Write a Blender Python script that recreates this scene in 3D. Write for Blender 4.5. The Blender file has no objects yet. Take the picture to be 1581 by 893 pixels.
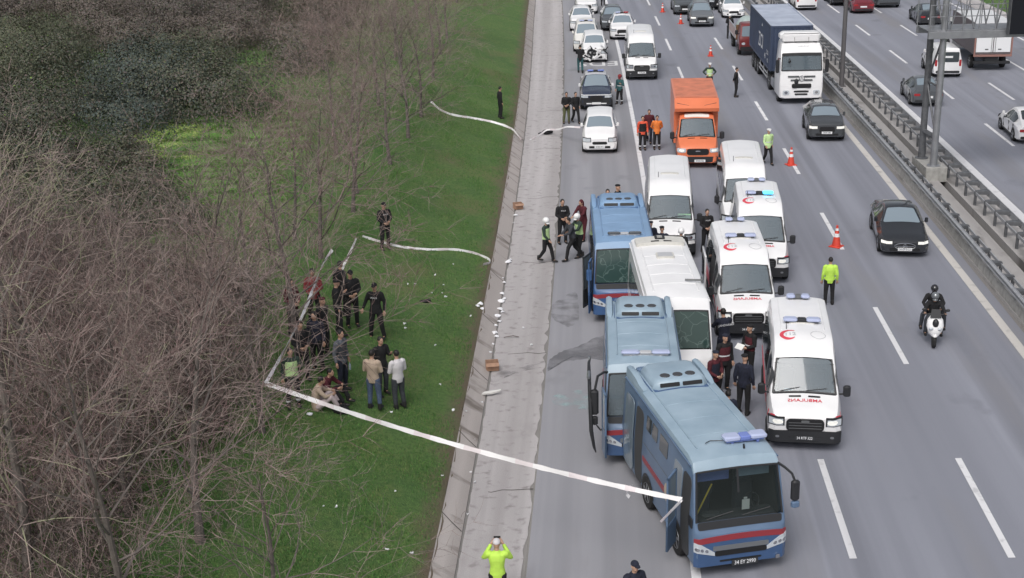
import bpy, bmesh, math, random
import numpy as np
from mathutils import Vector, Matrix
R = math.radians
sc = bpy.context.scene
col = sc.collection
# ---------------------------------------------------------------- camera
CF, TH, RO, CH = 2097.0, R(19.57), R(-1.56), 16.61
CX, CY = 790.5, 446.5
cam_d = bpy.data.cameras.new('camera'); cam = bpy.data.objects.new('camera', cam_d); col.objects.link(cam)
cam_d.sensor_width = 36.0; cam_d.lens = CF/1581*36.0; cam_d.clip_start = .5; cam_d.clip_end = 2000
_R = Vector((1, 0, 0)); _D = Vector((0, -math.sin(TH), -math.cos(TH))); _F = Vector((0, math.cos(TH), -math.sin(TH)))
_c, _s = math.cos(RO), math.sin(RO)
_X = _c*_R - _s*_D; _Y = -(_s*_R + _c*_D); _Z = -_F
cam.matrix_world = Matrix(((_X.x, _Y.x, _Z.x, 0), (_X.y, _Y.y, _Z.y, 0), (_X.z, _Y.z, _Z.z, CH), (0, 0, 0, 1)))
sc.camera = cam
# ---------------------------------------------------------------- light
w = bpy.data.worlds.new("World"); sc.world = w; w.use_nodes = True
nt = w.node_tree; bg = nt.nodes['Background']
sky = nt.nodes.new('ShaderNodeTexSky'); sky.sky_type = 'NISHITA'; sky.sun_disc = False
sky.sun_elevation = R(52); sky.sun_rotation = R(200); sky.air_density = 1.0; sky.dust_density = 5.0; sky.ozone_density = 1.0
hs = nt.nodes.new('ShaderNodeHueSaturation'); hs.inputs['Saturation'].default_value = .35
nt.links.new(sky.outputs[0], hs.inputs['Color']); nt.links.new(hs.outputs[0], bg.inputs[0]); bg.inputs[1].default_value = .10
sd = bpy.data.lights.new('sun', 'SUN'); sd.energy = 1.1; sd.angle = R(28); sd.color = (1, .97, .94)
so = bpy.data.objects.new('sun', sd); col.objects.link(so)
so.rotation_euler = (R(90-52), 0, R(-20)); so.location = (0, 0, 60)
vs = sc.view_settings; vs.view_transform = 'Standard'; vs.look = 'None'; vs.gamma = 1; vs.exposure = 0.36; vs.use_curve_mapping = False
sc.render.resolution_x = 1024; sc.render.resolution_y = 578
# ---------------------------------------------------------------- geometry of the place
CB, CC, CD = .089, -.288e-3, .037e-5
def ctr(Y): 
    Yc = min(max(Y, -20), 190)
    return CB*Yc + CC*Yc*Yc + CD*Yc**3 + (Y-Yc)*.05
def hdg(Y): return math.atan(CB + 2*CC*Y + 3*CD*Y*Y)
def tch(Y): return -3.73 - .0097*(min(Y, 110)-27)
def zter(t, Y=0):
    if t > 33.2: return min(3.0, .10 + (t-33.2)*.12)
    e = tch(Y) - .5
    if t > e:
        if t > tch(Y): return 0.0
        return (tch(Y)-t)/.5*.34
    s = e - t
    z = .34 + .27*min(s, 5) + .05*max(0, s-5)
    return z + .10*math.sin(t*.35+Y*.11)*min(1, s/6) + .06*math.sin(Y*.4+t*.9)*min(1, s/4)
def ray(px, py):
    u = (px-CX)/CF; v = (py-CY)/CF
    return (_X*u - _Y*v + _F)
def G(px, py, h=0.0):
    """the point of the (flat) road plane, or plane at height h, seen at photo pixel px,py"""
    d = ray(px, py); k = (CH-h)/-d.z
    return Vector((d.x*k, d.y*k, h))
def GT(px, py):
    """the point of the terrain seen at photo pixel"""
    d = ray(px, py); k = (CH-9)/-d.z; st = .15
    for i in range(4000):
        x, y, z = d.x*k, d.y*k, CH+d.z*k
        if z <= zter(x-ctr(y), y): return Vector((x, y, zter(x-ctr(y), y)))
        k += st
    return Vector((x, y, 0))
def GY(px, py, Y):
    d = ray(px, py); k = Y/d.y
    return Vector((d.x*k, Y, CH+d.z*k))
def T(t, Y, z=0.0): return Vector((ctr(Y)+t, Y, z))
# ---------------------------------------------------------------- materials
MAT = {}
def mat(name, c, rough=.6, metal=0, spec=None, noise=0, nscale=8, bump=0, bscale=40, coat=0, emit=None, alpha=None, c2=None, stretch=None):
    if name in MAT: return MAT[name]
    m = bpy.data.materials.new(name); m.use_nodes = True; n = m.node_tree; b = n.nodes['Principled BSDF']
    b.inputs['Base Color'].default_value = (*c, 1); b.inputs['Roughness'].default_value = rough; b.inputs['Metallic'].default_value = metal
    if coat: b.inputs['Coat Weight'].default_value = coat; b.inputs['Coat Roughness'].default_value = .06
    if spec is not None: b.inputs['Specular IOR Level'].default_value = spec
    if emit: b.inputs['Emission Color'].default_value = (*emit[:3], 1); b.inputs['Emission Strength'].default_value = emit[3]
    tc = None
    if noise or bump:
        tc = n.nodes.new('ShaderNodeTexCoord'); src = tc.outputs['Object']
        if stretch:
            mp = n.nodes.new('ShaderNodeMapping'); mp.inputs['Scale'].default_value = stretch; n.links.new(src, mp.inputs[0]); src = mp.outputs[0]
    if noise:
        t = n.nodes.new('ShaderNodeTexNoise'); t.inputs['Scale'].default_value = nscale; t.inputs['Detail'].default_value = 5; n.links.new(src, t.inputs['Vector'])
        mx = n.nodes.new('ShaderNodeMix'); mx.data_type = 'RGBA'
        mx.inputs[6].default_value = (*(c2 or [x*(1-noise) for x in c]), 1); mx.inputs[7].default_value = (*[min(1, x*(1+noise*.5)) for x in c], 1)
        mr = n.nodes.new('ShaderNodeMapRange'); mr.inputs[1].default_value = .3; mr.inputs[2].default_value = .7
        n.links.new(t.outputs[0], mr.inputs[0]); n.links.new(mr.outputs[0], mx.inputs[0]); n.links.new(mx.outputs[2], b.inputs['Base Color'])
    if bump:
        t = n.nodes.new('ShaderNodeTexNoise'); t.inputs['Scale'].default_value = bscale; t.inputs['Detail'].default_value = 4; n.links.new(src, t.inputs['Vector'])
        bp = n.nodes.new('ShaderNodeBump'); bp.inputs['Strength'].default_value = bump; bp.inputs['Distance'].default_value = .02
        n.links.new(t.outputs[0], bp.inputs['Height']); n.links.new(bp.outputs[0], b.inputs['Normal'])
    MAT[name] = m; return m
def glass_mat(name, tint, mixf, rough=.05, base=(.17, .215, .25)):  # pale default base paints reflected sky into the windscreen
    m = bpy.data.materials.new(name); m.use_nodes = True; n = m.node_tree; b = n.nodes['Principled BSDF']
    b.inputs['Base Color'].default_value = (*base, 1); b.inputs['Roughness'].default_value = rough; b.inputs['Coat Weight'].default_value = .8
    b.inputs['Coat Roughness'].default_value = .04
    tr = n.nodes.new('ShaderNodeBsdfTransparent'); tr.inputs[0].default_value = (*tint, 1)
    mx = n.nodes.new('ShaderNodeMixShader'); mx.inputs[0].default_value = mixf
    out = n.nodes['Material Output']; n.links.new(tr.outputs[0], mx.inputs[1]); n.links.new(b.outputs[0], mx.inputs[2]); n.links.new(mx.outputs[0], out.inputs[0])
    MAT[name] = m; return m
glass_mat('windscreen', (.80, .88, .90), .60); glass_mat('windscreen_clear', (.75, .82, .82), .40, base=(.03, .04, .042))
mat('glass', (.035, .045, .05), .06, spec=.7, coat=.5)
mat('glass_light', (.20, .25, .29), .10, spec=.8, coat=.6)  # pale blue-grey base stands for sky mirrored in the panes
mat('shattered_glass', (.03, .06, .05), .12, noise=.9, nscale=6, bump=1, bscale=9, c2=(.12, .2, .18), coat=.4)
mat('white_paint', (.80, .80, .81), .28, coat=.5, noise=.07, nscale=1.2)
_m = mat('cracked', (.02, .045, .04), .12, coat=.6); _n = _m.node_tree; _t = _n.nodes.new('ShaderNodeTexCoord'); _v = _n.nodes.new('ShaderNodeTexVoronoi'); _v.feature = 'DISTANCE_TO_EDGE'; _v.inputs['Scale'].default_value = 3.2
_z = _n.nodes.new('ShaderNodeTexNoise'); _z.inputs['Scale'].default_value = 2.2; _mx = _n.nodes.new('ShaderNodeMix'); _mx.data_type = 'VECTOR'; _mx.inputs[0].default_value = .35
_n.links.new(_t.outputs['Object'], _z.inputs['Vector']); _n.links.new(_t.outputs['Object'], _mx.inputs[4]); _n.links.new(_z.outputs['Color'], _mx.inputs[5]); _n.links.new(_mx.outputs[1], _v.inputs['Vector'])
_r = _n.nodes.new('ShaderNodeMapRange'); _r.inputs[1].default_value = 0; _r.inputs[2].default_value = .03; _r.inputs[3].default_value = 1; _r.inputs[4].default_value = 0; _n.links.new(_v.outputs['Distance'], _r.inputs[0])
_c2 = _n.nodes.new('ShaderNodeMix'); _c2.data_type = 'RGBA'; _c2.inputs[6].default_value = (.03, .06, .055, 1); _c2.inputs[7].default_value = (.10, .15, .14, 1); _n.links.new(_r.outputs[0], _c2.inputs[0]); _n.links.new(_c2.outputs[2], _n.nodes['Principled BSDF'].inputs['Base Color'])
mat('offwhite_paint', (.72, .71, .68), .35, coat=.3, noise=.08, nscale=2)
mat('black_paint', (.018, .02, .024), .22, coat=.9)
mat('darkgrey_paint', (.05, .055, .06), .25, coat=.8)
mat('silver_paint', (.22, .235, .25), .3, metal=.5, coat=.7)
mat('grey_paint', (.10, .11, .12), .28, metal=.3, coat=.7)
mat('navy_paint', (.03, .04, .07), .25, coat=.8)
mat('red_paint', (.17, .03, .032), .35, coat=.4, noise=.2, nscale=3)
mat('darkred_paint', (.16, .02, .03), .3, coat=.6)
mat('orange_paint', (.70, .19, .085), .34, coat=.3, noise=.06, nscale=2)
mat('bus_blue', (.105, .165, .265), .38, coat=.25, noise=.10, nscale=1.5)
mat('bus_roof', (.30, .39, .465), .42, noise=.14, nscale=1.1, c2=(.225, .31, .385))
mat('bus_deepblue', (.045, .095, .21), .35, coat=.4, noise=.1, nscale=1.5)
mat('bus3_blue', (.045, .11, .26), .35, coat=.4, noise=.12, nscale=1.5)
mat('bus3_roof', (.20, .32, .49), .45, noise=.12, nscale=1.4)
mat('bus_stripe', (.27, .035, .045), .4)
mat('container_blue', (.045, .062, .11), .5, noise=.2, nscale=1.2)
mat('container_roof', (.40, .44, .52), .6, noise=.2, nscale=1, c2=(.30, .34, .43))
mat('plastic_black', (.022, .023, .026), .5)
mat('plastic_grey', (.12, .125, .13), .5)
mat('plastic_cream', (.60, .59, .55), .45, noise=.08)
mat('grille', (.012, .012, .013), .45)
mat('chrome', (.62, .63, .65), .18, metal=1)
mat('rubber', (.018, .018, .019), .85, noise=.3)
mat('rim', (.30, .31, .33), .35, metal=.7)
mat('rim_dark', (.07, .07, .075), .4, metal=.4)
mat('lamp_glass', (.50, .54, .58), .08, spec=.8, coat=.8)
mat('lamp_lit', (.9, .9, .85), .1, emit=(1, .97, .9, .12))
mat('tail_lamp', (.35, .02, .025), .2, coat=.7)
mat('beacon_blue', (.16, .22, .55), .15, coat=.8)
mat('beacon_lit', (.1, .6, .95), .15, emit=(.1, .65, 1, 1.3))
mat('beacon_pale', (.42, .47, .66), .18, coat=.6)
mat('plate_white', (.72, .73, .74), .5)
mat('plate_text', (.02, .02, .025), .6)
mat('plate_dark', (.03, .032, .036), .5)
mat('plate_text_white', (.75, .76, .78), .5)
mat('decal_red', (.62, .06, .09), .4)
mat('decal_grey', (.45, .46, .48), .5)
mat('decal_white', (.75, .76, .78), .5)
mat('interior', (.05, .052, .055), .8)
mat('seat_cloth', (.05, .055, .07), .9)
mat('card', (.80, .80, .78), .7)
mat('card_blue', (.10, .42, .62), .6)
mat('card_green', (.35, .62, .38), .6)
mat('yellow_paint', (.60, .45, .05), .4)
mat('wood', (.20, .11, .06), .7, noise=.4)
mat('steel', (.36, .37, .39), .45, metal=.7, noise=.15, nscale=3)
mat('steel_dark', (.14, .145, .155), .55, metal=.4, noise=.3, nscale=5)
mat('galv', (.40, .41, .43), .5, metal=.35, noise=.18, nscale=4)
mat('concrete_block', (.34, .335, .32), .85, noise=.25, nscale=5, bump=.4)
mat('cone_orange', (.60, .06, .035), .45)
mat('sign_black', (.006, .007, .012), .35)
mat('tape_white', (.80, .79, .80), .5)
mat('tape_red', (.70, .33, .35), .5)
mat('cardboard', (.36, .22, .15), .85, noise=.2)
mat('cardboard_dark', (.07, .03, .02), .9)
mat('paper', (.78, .79, .82), .8)
mat('cloth_black', (.012, .012, .014), .9, noise=.4, nscale=20)
mat('cloth_navy', (.014, .017, .034), .9, noise=.4, nscale=20)
mat('cloth_grey', (.11, .12, .14), .9, noise=.3, nscale=20)
mat('cloth_slate', (.045, .05, .06), .9, noise=.3, nscale=20)
mat('cloth_green', (.03, .05, .04), .9, noise=.3, nscale=20)
mat('cloth_teal', (.03, .10, .11), .9, noise=.3, nscale=20)
mat('cloth_olive', (.10, .11, .05), .9, noise=.3, nscale=20)
mat('cloth_maroon', (.085, .014, .022), .9, noise=.3, nscale=20)
mat('cloth_jeans', (.07, .10, .17), .9, noise=.3, nscale=20)
mat('cloth_tan', (.46, .36, .28), .9, noise=.12, nscale=8)
mat('cloth_pink', (.50, .42, .43), .9, noise=.12, nscale=8)
mat('cloth_white', (.60, .58, .60), .9, noise=.10, nscale=8)
mat('cloth_orange', (.72, .20, .04), .8, noise=.15, nscale=10)
mat('cloth_redorange', (.68, .10, .05), .8, noise=.15, nscale=10)
mat('hivis', (.50, .78, .10), .7, noise=.12, nscale=8)
mat('hivis_pale', (.52, .72, .34), .7, noise=.12, nscale=8)
mat('reflective', (.70, .72, .74), .4)
mat('red_cloth', (.22, .03, .035), .9)
mat('skin', (.46, .28, .20), .55)
mat('skin_b', (.38, .22, .155), .55)
mat('eye', (.02, .015, .015), .3)
mat('lips', (.32, .12, .10), .5)
mat('hair_dark', (.014, .011, .010), .6, noise=.4, nscale=60)
mat('helmet_white', (.80, .80, .80), .3, coat=.5)
mat('helmet_black', (.015, .015, .018), .25, coat=.8)
mat('shoe', (.016, .015, .015), .6)
mat('shoe_white', (.6, .6, .6), .6)
mat('tarp', (.36, .43, .42), .5, noise=.15, nscale=3)
mat('lettering', (.62, .63, .65), .6)
# ---------------------------------------------------------------- mesh helpers
class MB:
    def __init__(s): s.v = []; s.f = []; s.m = []
    def add(s, vs, fs, mi=0):
        o = len(s.v); s.v += [tuple(p) for p in vs]; s.f += [tuple(i+o for i in f) for f in fs]; s.m += [mi]*len(fs)
    def box(s, x0, x1, y0, y1, z0, z1, mi=0, ch=0.0, M=None):
        if ch <= 0:
            p = [(x, y, z) for z in (z0, z1) for y in (y0, y1) for x in (x0, x1)]
            f = [(0, 2, 3, 1), (4, 5, 7, 6), (0, 1, 5, 4), (1, 3, 7, 5), (3, 2, 6, 7), (2, 0, 4, 6)]
        else:
            p = []; c = min(ch, (x1-x0)*.49, (y1-y0)*.49, (z1-z0)*.49)
            def rg(i, z):
                a, b, e, d = x0+i, x1-i, y0+i, y1-i
                k = c-i if c-i > 0 else 0
                k = c
                return [(a+k, e, z), (b-k, e, z), (b, e+k, z), (b, d-k, z), (b-k, d, z), (a+k, d, z), (a, d-k, z), (a, e+k, z)]
            p = rg(c, z0)+rg(0, z0+c)+rg(0, z1-c)+rg(c, z1)
            f = [tuple(range(7, -1, -1)), tuple(range(24, 32))]
            for k in range(3):
                for i in range(8): f.append((k*8+i, k*8+(i+1) % 8, k*8+8+(i+1) % 8, k*8+8+i))
        if M is not None: p = [M @ Vector(q) for q in p]
        s.add(p, f, mi)
    def tube(s, pts, rs, n=8, mi=0, cap=True, sx=1, sy=1):
        pts = [Vector(p) for p in pts]
        if not hasattr(rs, '__len__'): rs = [rs]*len(pts)
        vs = []; up = None
        for i, p in enumerate(pts):
            d = (pts[min(i+1, len(pts)-1)]-pts[max(i-1, 0)])
            d = d.normalized() if d.length > 1e-9 else Vector((0, 0, 1))
            if up is None: up = Vector((1, 0, 0)) if abs(d.x) < .8 else Vector((0, 1, 0))
            a = (up - d*up.dot(d)); a = a.normalized() if a.length > 1e-6 else d.orthogonal().normalized(); b = d.cross(a); up = a
            for k in range(n):
                t = 2*math.pi*k/n; vs.append(p + a*math.cos(t)*rs[i]*sx + b*math.sin(t)*rs[i]*sy)
        fs = []
        for i in range(len(pts)-1):
            for k in range(n): fs.append((i*n+k, i*n+(k+1) % n, (i+1)*n+(k+1) % n, (i+1)*n+k))
        if cap: fs += [tuple(range(n-1, -1, -1)), tuple((len(pts)-1)*n+k for k in range(n))]
        s.add(vs, fs, mi)
    def loft(s, rings, mi=0, cap=True, closed=True):
        n = len(rings[0]); vs = [p for r in rings for p in r]; fs = []
        for i in range(len(rings)-1):
            for k in range(n if closed else n-1): fs.append((i*n+k, i*n+(k+1) % n, (i+1)*n+(k+1) % n, (i+1)*n+k))
        if cap: fs += [tuple(range(n-1, -1, -1)), tuple((len(rings)-1)*n+k for k in range(n))]
        s.add(vs, fs, mi)
    def ell(s, c, r, n=12, m=8, mi=0, z0=-1.0, z1=1.0, M=None):
        """ellipsoid between relative heights z0..z1"""
        rings = []
        a0, a1 = math.asin(max(-1, z0)), math.asin(min(1, z1))
        for j in range(m+1):
            a = a0+(a1-a0)*j/m; cr = max(math.cos(a), .01); zz = math.sin(a)
            rings.append([Vector((c[0]+r[0]*cr*math.cos(2*math.pi*k/n), c[1]+r[1]*cr*math.sin(2*math.pi*k/n), c[2]+r[2]*zz)) for k in range(n)])
        if M is not None: rings = [[M @ p for p in q] for q in rings]
        s.loft(rings, mi)
    def lathe(s, prof, c=(0, 0, 0), axis='z', n=16, mi=0):
        rings = []
        for (r, h) in prof:
            g = []
            for k in range(n):
                t = 2*math.pi*k/n; a, b = r*math.cos(t), r*math.sin(t)
                g.append((c[0]+h, c[1]+a, c[2]+b) if axis == 'x' else (c[0]+a, c[1]+b, c[2]+h) if axis == 'z' else (c[0]+b, c[1]+h, c[2]+a))
            rings.append(g)
        s.loft(rings, mi)
    def prism(s, poly, M, d, mi=0):
        """poly in local xy extruded by d along local z, placed with matrix M"""
        n = len(poly); vs = [M @ Vector((x, y, 0)) for x, y in poly]+[M @ Vector((x, y, d)) for x, y in poly]
        fs = [tuple(range(n-1, -1, -1)), tuple(range(n, 2*n))]+[(i, (i+1) % n, n+(i+1) % n, n+i) for i in range(n)]
        s.add(vs, fs, mi)
    def panel(s, S, a0, a1, b0, b1, r=.15, off=.006, th=.02, mi=0, k=5, flip=False, asp=1.0):
        """a rounded plate lying on the surface S(a,b); r = corner radius as a share of the height, asp = width/height"""
        base = []
        ra = r/max(asp, .01); rb = r
        for cxx, cyy, t0 in ((1-ra, rb, -90), (1-ra, 1-rb, 0), (ra, 1-rb, 90), (ra, rb, 180)):
            for i in range(k+1):
                t = R(t0+90*i/k); base.append((cxx+ra*math.cos(t), cyy+rb*math.sin(t)))
        # extra points on the long edges
        pts = []
        for i in range(len(base)):
            p, q = base[i], base[(i+1) % len(base)]; pts.append(p)
            if abs(p[0]-q[0])+abs(p[1]-q[1]) > .3:
                for j in (1, 2, 3): pts.append((p[0]+(q[0]-p[0])*j/4, p[1]+(q[1]-p[1])*j/4))
        n = len(pts); rings = []
        def P(x, y, o):
            a, b = a0+(a1-a0)*x, b0+(b1-b0)*y; e = 1e-3
            p = Vector(S(a, b)); da = Vector(S(a+e*(a1-a0), b))-p; db = Vector(S(a, b+e*(b1-b0)))-p
            nn = da.cross(db); nn = nn.normalized() if nn.length > 1e-14 else Vector((0, -1, 0))
            if flip: nn = -nn
            return p+nn*o
        for sc_ in (1, .66, .33): rings.append([P(.5+(x-.5)*sc_, .5+(y-.5)*sc_, off) for x, y in pts])
        sk = [P(x, y, off-th) for x, y in pts]
        vs = sk+[p for r_ in rings for p in r_]+[P(.5, .5, off)]
        fs = []
        for g in range(3):
            for i in range(n): fs.append((g*n+i, g*n+(i+1) % n, (g+1)*n+(i+1) % n, (g+1)*n+i))
        c = 4*n
        for i in range(n): fs.append((3*n+i, 3*n+(i+1) % n, c))
        if flip: fs = [f[::-1] for f in fs]
        s.add(vs, fs, mi)
    def sheet(s, S, a0, a1, b0, b1, nx=26, nz=3, off=.012, th=.03, mi=0, flip=False):
        """a square-cornered skin that follows the surface S round its corners"""
        def P(x, y, o):
            a, b = a0+(a1-a0)*x, b0+(b1-b0)*y; e = 1e-3; x0_ = min(x, 1-e)
            aa = a0+(a1-a0)*x0_; p = Vector(S(aa, b)); da = Vector(S(aa+e*(a1-a0), b))-p; db = Vector(S(aa, b+e*(b1-b0)))-p; n_ = da.cross(db)
            n_ = n_.normalized() if n_.length > 1e-14 else Vector((0, -1, 0))
            if flip: n_ = -n_
            return Vector(S(a, b))+n_*o
        F = [[P(i/nx, j/nz, off) for i in range(nx+1)] for j in range(nz+1)]; B = [[P(i/nx, j/nz, off-th) for i in range(nx+1)] for j in range(nz+1)]
        vs = [p for r_ in F for p in r_]+[p for r_ in B for p in r_]; w_ = nx+1; o2 = w_*(nz+1); fs = [(j*w_+i, j*w_+i+1, (j+1)*w_+i+1, (j+1)*w_+i) for j in range(nz) for i in range(nx)]
        ed = [i for i in range(w_)]+[j*w_+nx for j in range(1, nz+1)]+[nz*w_+i for i in range(nx-1, -1, -1)]+[j*w_ for j in range(nz-1, 0, -1)]
        for k in range(len(ed)): a, b = ed[k], ed[(k+1) % len(ed)]; fs.append((a, b, b+o2, a+o2))
        s.add(vs, fs, mi)
    def build(s, name, mats, parent=None, ang=35, loc=None, rz=0.0):
        me = bpy.data.meshes.new(name); me.from_pydata(s.v, [], s.f)
        if not isinstance(mats, (list, tuple)): mats = [mats]
        for m_ in mats: me.materials.append(MAT[m_] if isinstance(m_, str) else m_)
        if len(mats) > 1: me.polygons.foreach_set('material_index', s.m)
        if ang:
            me.polygons.foreach_set('use_smooth', [True]*len(me.polygons)); me.set_sharp_from_angle(angle=R(ang))
        me.update()
        o = bpy.data.objects.new(name, me); col.objects.link(o)
        if parent: o.parent = parent
        if loc is not None: o.location = loc
        if rz: o.rotation_euler.z = rz
        return o
def bulk(name, V, F, mats, mi=None, smooth=False, uv=None, loc=None):
    """V (n,3) F (m,3 or 4) numpy"""
    me = bpy.data.meshes.new(name); V = np.asarray(V, np.float32); F = np.asarray(F, np.int32)
    me.vertices.add(len(V)); me.vertices.foreach_set('co', V.ravel())
    k = F.shape[1]; me.loops.add(F.size); me.loops.foreach_set('vertex_index', F.ravel())
    me.polygons.add(len(F)); me.polygons.foreach_set('loop_start', np.arange(0, F.size, k, dtype=np.int32))
    if mi is not None: me.polygons.foreach_set('material_index', np.asarray(mi, np.int32))
    for m_ in mats: me.materials.append(m_ if not isinstance(m_, str) else MAT[m_])
    me.update(calc_edges=True)
    if uv is not None:
        l = me.uv_layers.new(name='road'); l.data.foreach_set('uv', np.asarray(uv, np.float32)[F.ravel()].ravel())
    me.polygons.foreach_set('use_smooth', np.full(len(F), smooth)); me.validate()
    o = bpy.data.objects.new(name, me); col.objects.link(o)
    if loc is not None: o.location = loc
    return o
def tag(o, label=None, cat=None, group=None, kind=None):
    if label: o['label'] = label
    if cat: o['category'] = cat
    if group: o['group'] = group
    if kind: o['kind'] = kind
    return o
def empty(name, loc, rz=0.0, label=None, cat=None, group=None):
    o = bpy.data.objects.new(name, None); col.objects.link(o); o.location = loc; o.rotation_euler.z = rz; o.empty_display_size = .3
    return tag(o, label, cat, group)
_txt = {}
def text_geo(s, size=1.0):
    if s not in _txt:
        c = bpy.data.curves.new('t', 'FONT'); c.body = s; c.align_x = 'CENTER'; c.align_y = 'CENTER'; c.resolution_u = 2; c.offset = .012
        o = bpy.data.objects.new('t', c); col.objects.link(o); dg = bpy.context.evaluated_depsgraph_get(); dg.update()
        me = o.evaluated_get(dg).to_mesh(); _txt[s] = ([(v.co.x, v.co.y) for v in me.vertices], [tuple(p.vertices) for p in me.polygons])
        o.evaluated_get(dg).to_mesh_clear(); bpy.data.objects.remove(o); bpy.data.curves.remove(c)
    v, f = _txt[s]; return [(x*size, y*size) for x, y in v], f
def text_on(mb, s, size, S, a, b, off=.008, mi=0, mirror=False, flip=False, bold=0, rot=0, wx=1.0):
    """lettering laid on surface S with its centre at (a,b), text x along +a, text y along +b"""
    v, f = text_geo(s, size); e = 1e-3
    p = Vector(S(a, b)); da = (Vector(S(a+e, b))-p).length/e; db = (Vector(S(a, b+e))-p).length/e
    out = []
    for x, y in v:
        x *= wx
        if mirror: x = -x
        if rot: x, y = x*math.cos(rot)-y*math.sin(rot), x*math.sin(rot)+y*math.cos(rot)
        A, B = a+x/da, b+y/db; q = Vector(S(A, B)); n = (Vector(S(A+e, B))-q).cross(Vector(S(A, B+e))-q)
        n = n.normalized() if n.length > 1e-14 else Vector((0, -1, 0))
        out.append(q+n*(-off if flip else off))
    mb.add(out, f, mi)
# ================================================================ SETTING
def road_mat(name, c1, c2, streak=.5, fine=.12, rough=.75, bump=.25, blot=0.0, cb=None, bstretch=(1, 1, 1)):
    m = bpy.data.materials.new(name); m.use_nodes = True; n = m.node_tree; L = n.links; b = n.nodes['Principled BSDF']
    b.inputs['Roughness'].default_value = rough
    uv = n.nodes.new('ShaderNodeUVMap'); uv.uv_map = 'road'
    def noise(scale, stretch, detail=4, lo=.3, hi=.7):
        mp = n.nodes.new('ShaderNodeMapping'); mp.inputs['Scale'].default_value = stretch; L.new(uv.outputs[0], mp.inputs[0])
        t = n.nodes.new('ShaderNodeTexNoise'); t.inputs['Scale'].default_value = scale; t.inputs['Detail'].default_value = detail; L.new(mp.outputs[0], t.inputs['Vector'])
        r = n.nodes.new('ShaderNodeMapRange'); r.inputs[1].default_value = lo; r.inputs[2].default_value = hi; L.new(t.outputs[0], r.inputs[0]); return r.outputs[0]
    def mixc(f, a, bb, blend='MIX'):
        x = n.nodes.new('ShaderNodeMix'); x.data_type = 'RGBA'; x.blend_type = blend
        for i, v in ((0, f), (6, a), (7, bb)):
            if hasattr(v, 'is_linked') or hasattr(v, 'node'): L.new(v, x.inputs[i])
            else: x.inputs[i].default_value = v if i == 0 else (*v, 1)
        return x.outputs[2]
    base = mixc(noise(1, (1.15, .012, 1), 4, .38, .62), [x*.88 for x in c1], [x*1.05 for x in c2])
    base = mixc(noise(1, (.25, .05, 1), 5, .35, .7), base, mixc(.35, c1, c2))
    base = mixc(noise(1, (.5, .35, 1), 6, .62, .80), base, [x*.78 for x in c1])
    f = noise(55, (1, 1, 1), 6, .25, .75)
    g = n.nodes.new('ShaderNodeMapRange'); g.inputs[3].default_value = 1-fine; g.inputs[4].default_value = 1+fine; L.new(f, g.inputs[0])
    cc = n.nodes.new('ShaderNodeCombineColor'); [L.new(g.outputs[0], cc.inputs[i]) for i in range(3)]
    base = mixc(1.0, base, cc.outputs[0], 'MULTIPLY')
    if blot: base = mixc(noise(blot, bstretch, 6, .56, .70), base, cb)
    L.new(base, b.inputs['Base Color'])
    bp = n.nodes.new('ShaderNodeBump'); bp.inputs['Strength'].default_value = bump; bp.inputs['Distance'].default_value = .01
    L.new(f, bp.inputs['Height']); L.new(bp.outputs[0], b.inputs['Normal'])
    MAT[name] = m; return m
road_mat('asphalt', (.203, .211, .248), (.258, .268, .312), blot=.5, cb=(.215, .215, .235), bstretch=(1, .12, 1))
road_mat('asphalt_shoulder', (.235, .238, .26), (.30, .30, .325), blot=.7, cb=(.25, .245, .26), bstretch=(1, .2, 1))
road_mat('concrete', (.37, .35, .35), (.46, .44, .445), fine=.22, rough=.9, bump=.6, blot=4.0, cb=(.28, .26, .26), bstretch=(.8, .9, 1))
road_mat('concrete_kerb', (.37, .335, .32), (.48, .44, .42), fine=.2, rough=.9, bump=.6, blot=1.5, cb=(.19, .165, .145), bstretch=(.4, 1, 1))
road_mat('concrete_median', (.30, .29, .285), (.38, .365, .36), fine=.2, rough=.9, bump=.6, blot=1.2, cb=(.17, .16, .155), bstretch=(1, .3, 1))
road_mat('gutter_dirt', (.20, .19, .185), (.27, .26, .25), fine=.25, rough=.95, bump=.6)
road_mat('line_paint', (.66, .66, .68), (.76, .76, .78), fine=.10, rough=.6, bump=.15, blot=3, cb=(.50, .50, .52))
road_mat('line_paint_old', (.50, .48, .45), (.60, .58, .56), fine=.18, rough=.7, bump=.2, blot=2, cb=(.36, .35, .34))
def ribbon(name, t0, t1, Y0, Y1, z0, z1, m, dy=3.0, nt=2, label=None, struct=True):
    f0 = t0 if callable(t0) else (lambda Y: t0); f1 = t1 if callable(t1) else (lambda Y: t1)
    ny = max(2, int((Y1-Y0)/dy)+1); Ys = np.linspace(Y0, Y1, ny); V = []; UV = []
    for Y in Ys:
        for k in range(nt):
            a = k/(nt-1); t = f0(Y)+(f1(Y)-f0(Y))*a; V.append((ctr(Y)+t, Y, z0+(z1-z0)*a)); UV.append((t, Y))
    F = [(i*nt+k, i*nt+k+1, (i+1)*nt+k+1, (i+1)*nt+k) for i in range(ny-1) for k in range(nt-1)]
    o = bulk(name, V, F, [m], uv=UV)
    if struct: o['kind'] = 'structure'
    return o
YA, YB = 8, 320
# base sheet to the horizon
b_ = MB(); b_.box(-700, 700, -60, 1200, -1.0, -.6); g_ = b_.build('ground', mat('earth', (.13, .115, .08), .95, noise=.4, nscale=.2)); g_['kind'] = 'structure'
ribbon('road', -2.06, 13.45, YA, YB, 0, 0, 'asphalt', nt=6)
ribbon('hard_shoulder', -2.06, 1.74, YA, YB, .004, .004, 'asphalt_shoulder')
ribbon('far_road', 16.72, 31.6, YA, YB, 0, 0, 'asphalt', nt=6)
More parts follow.
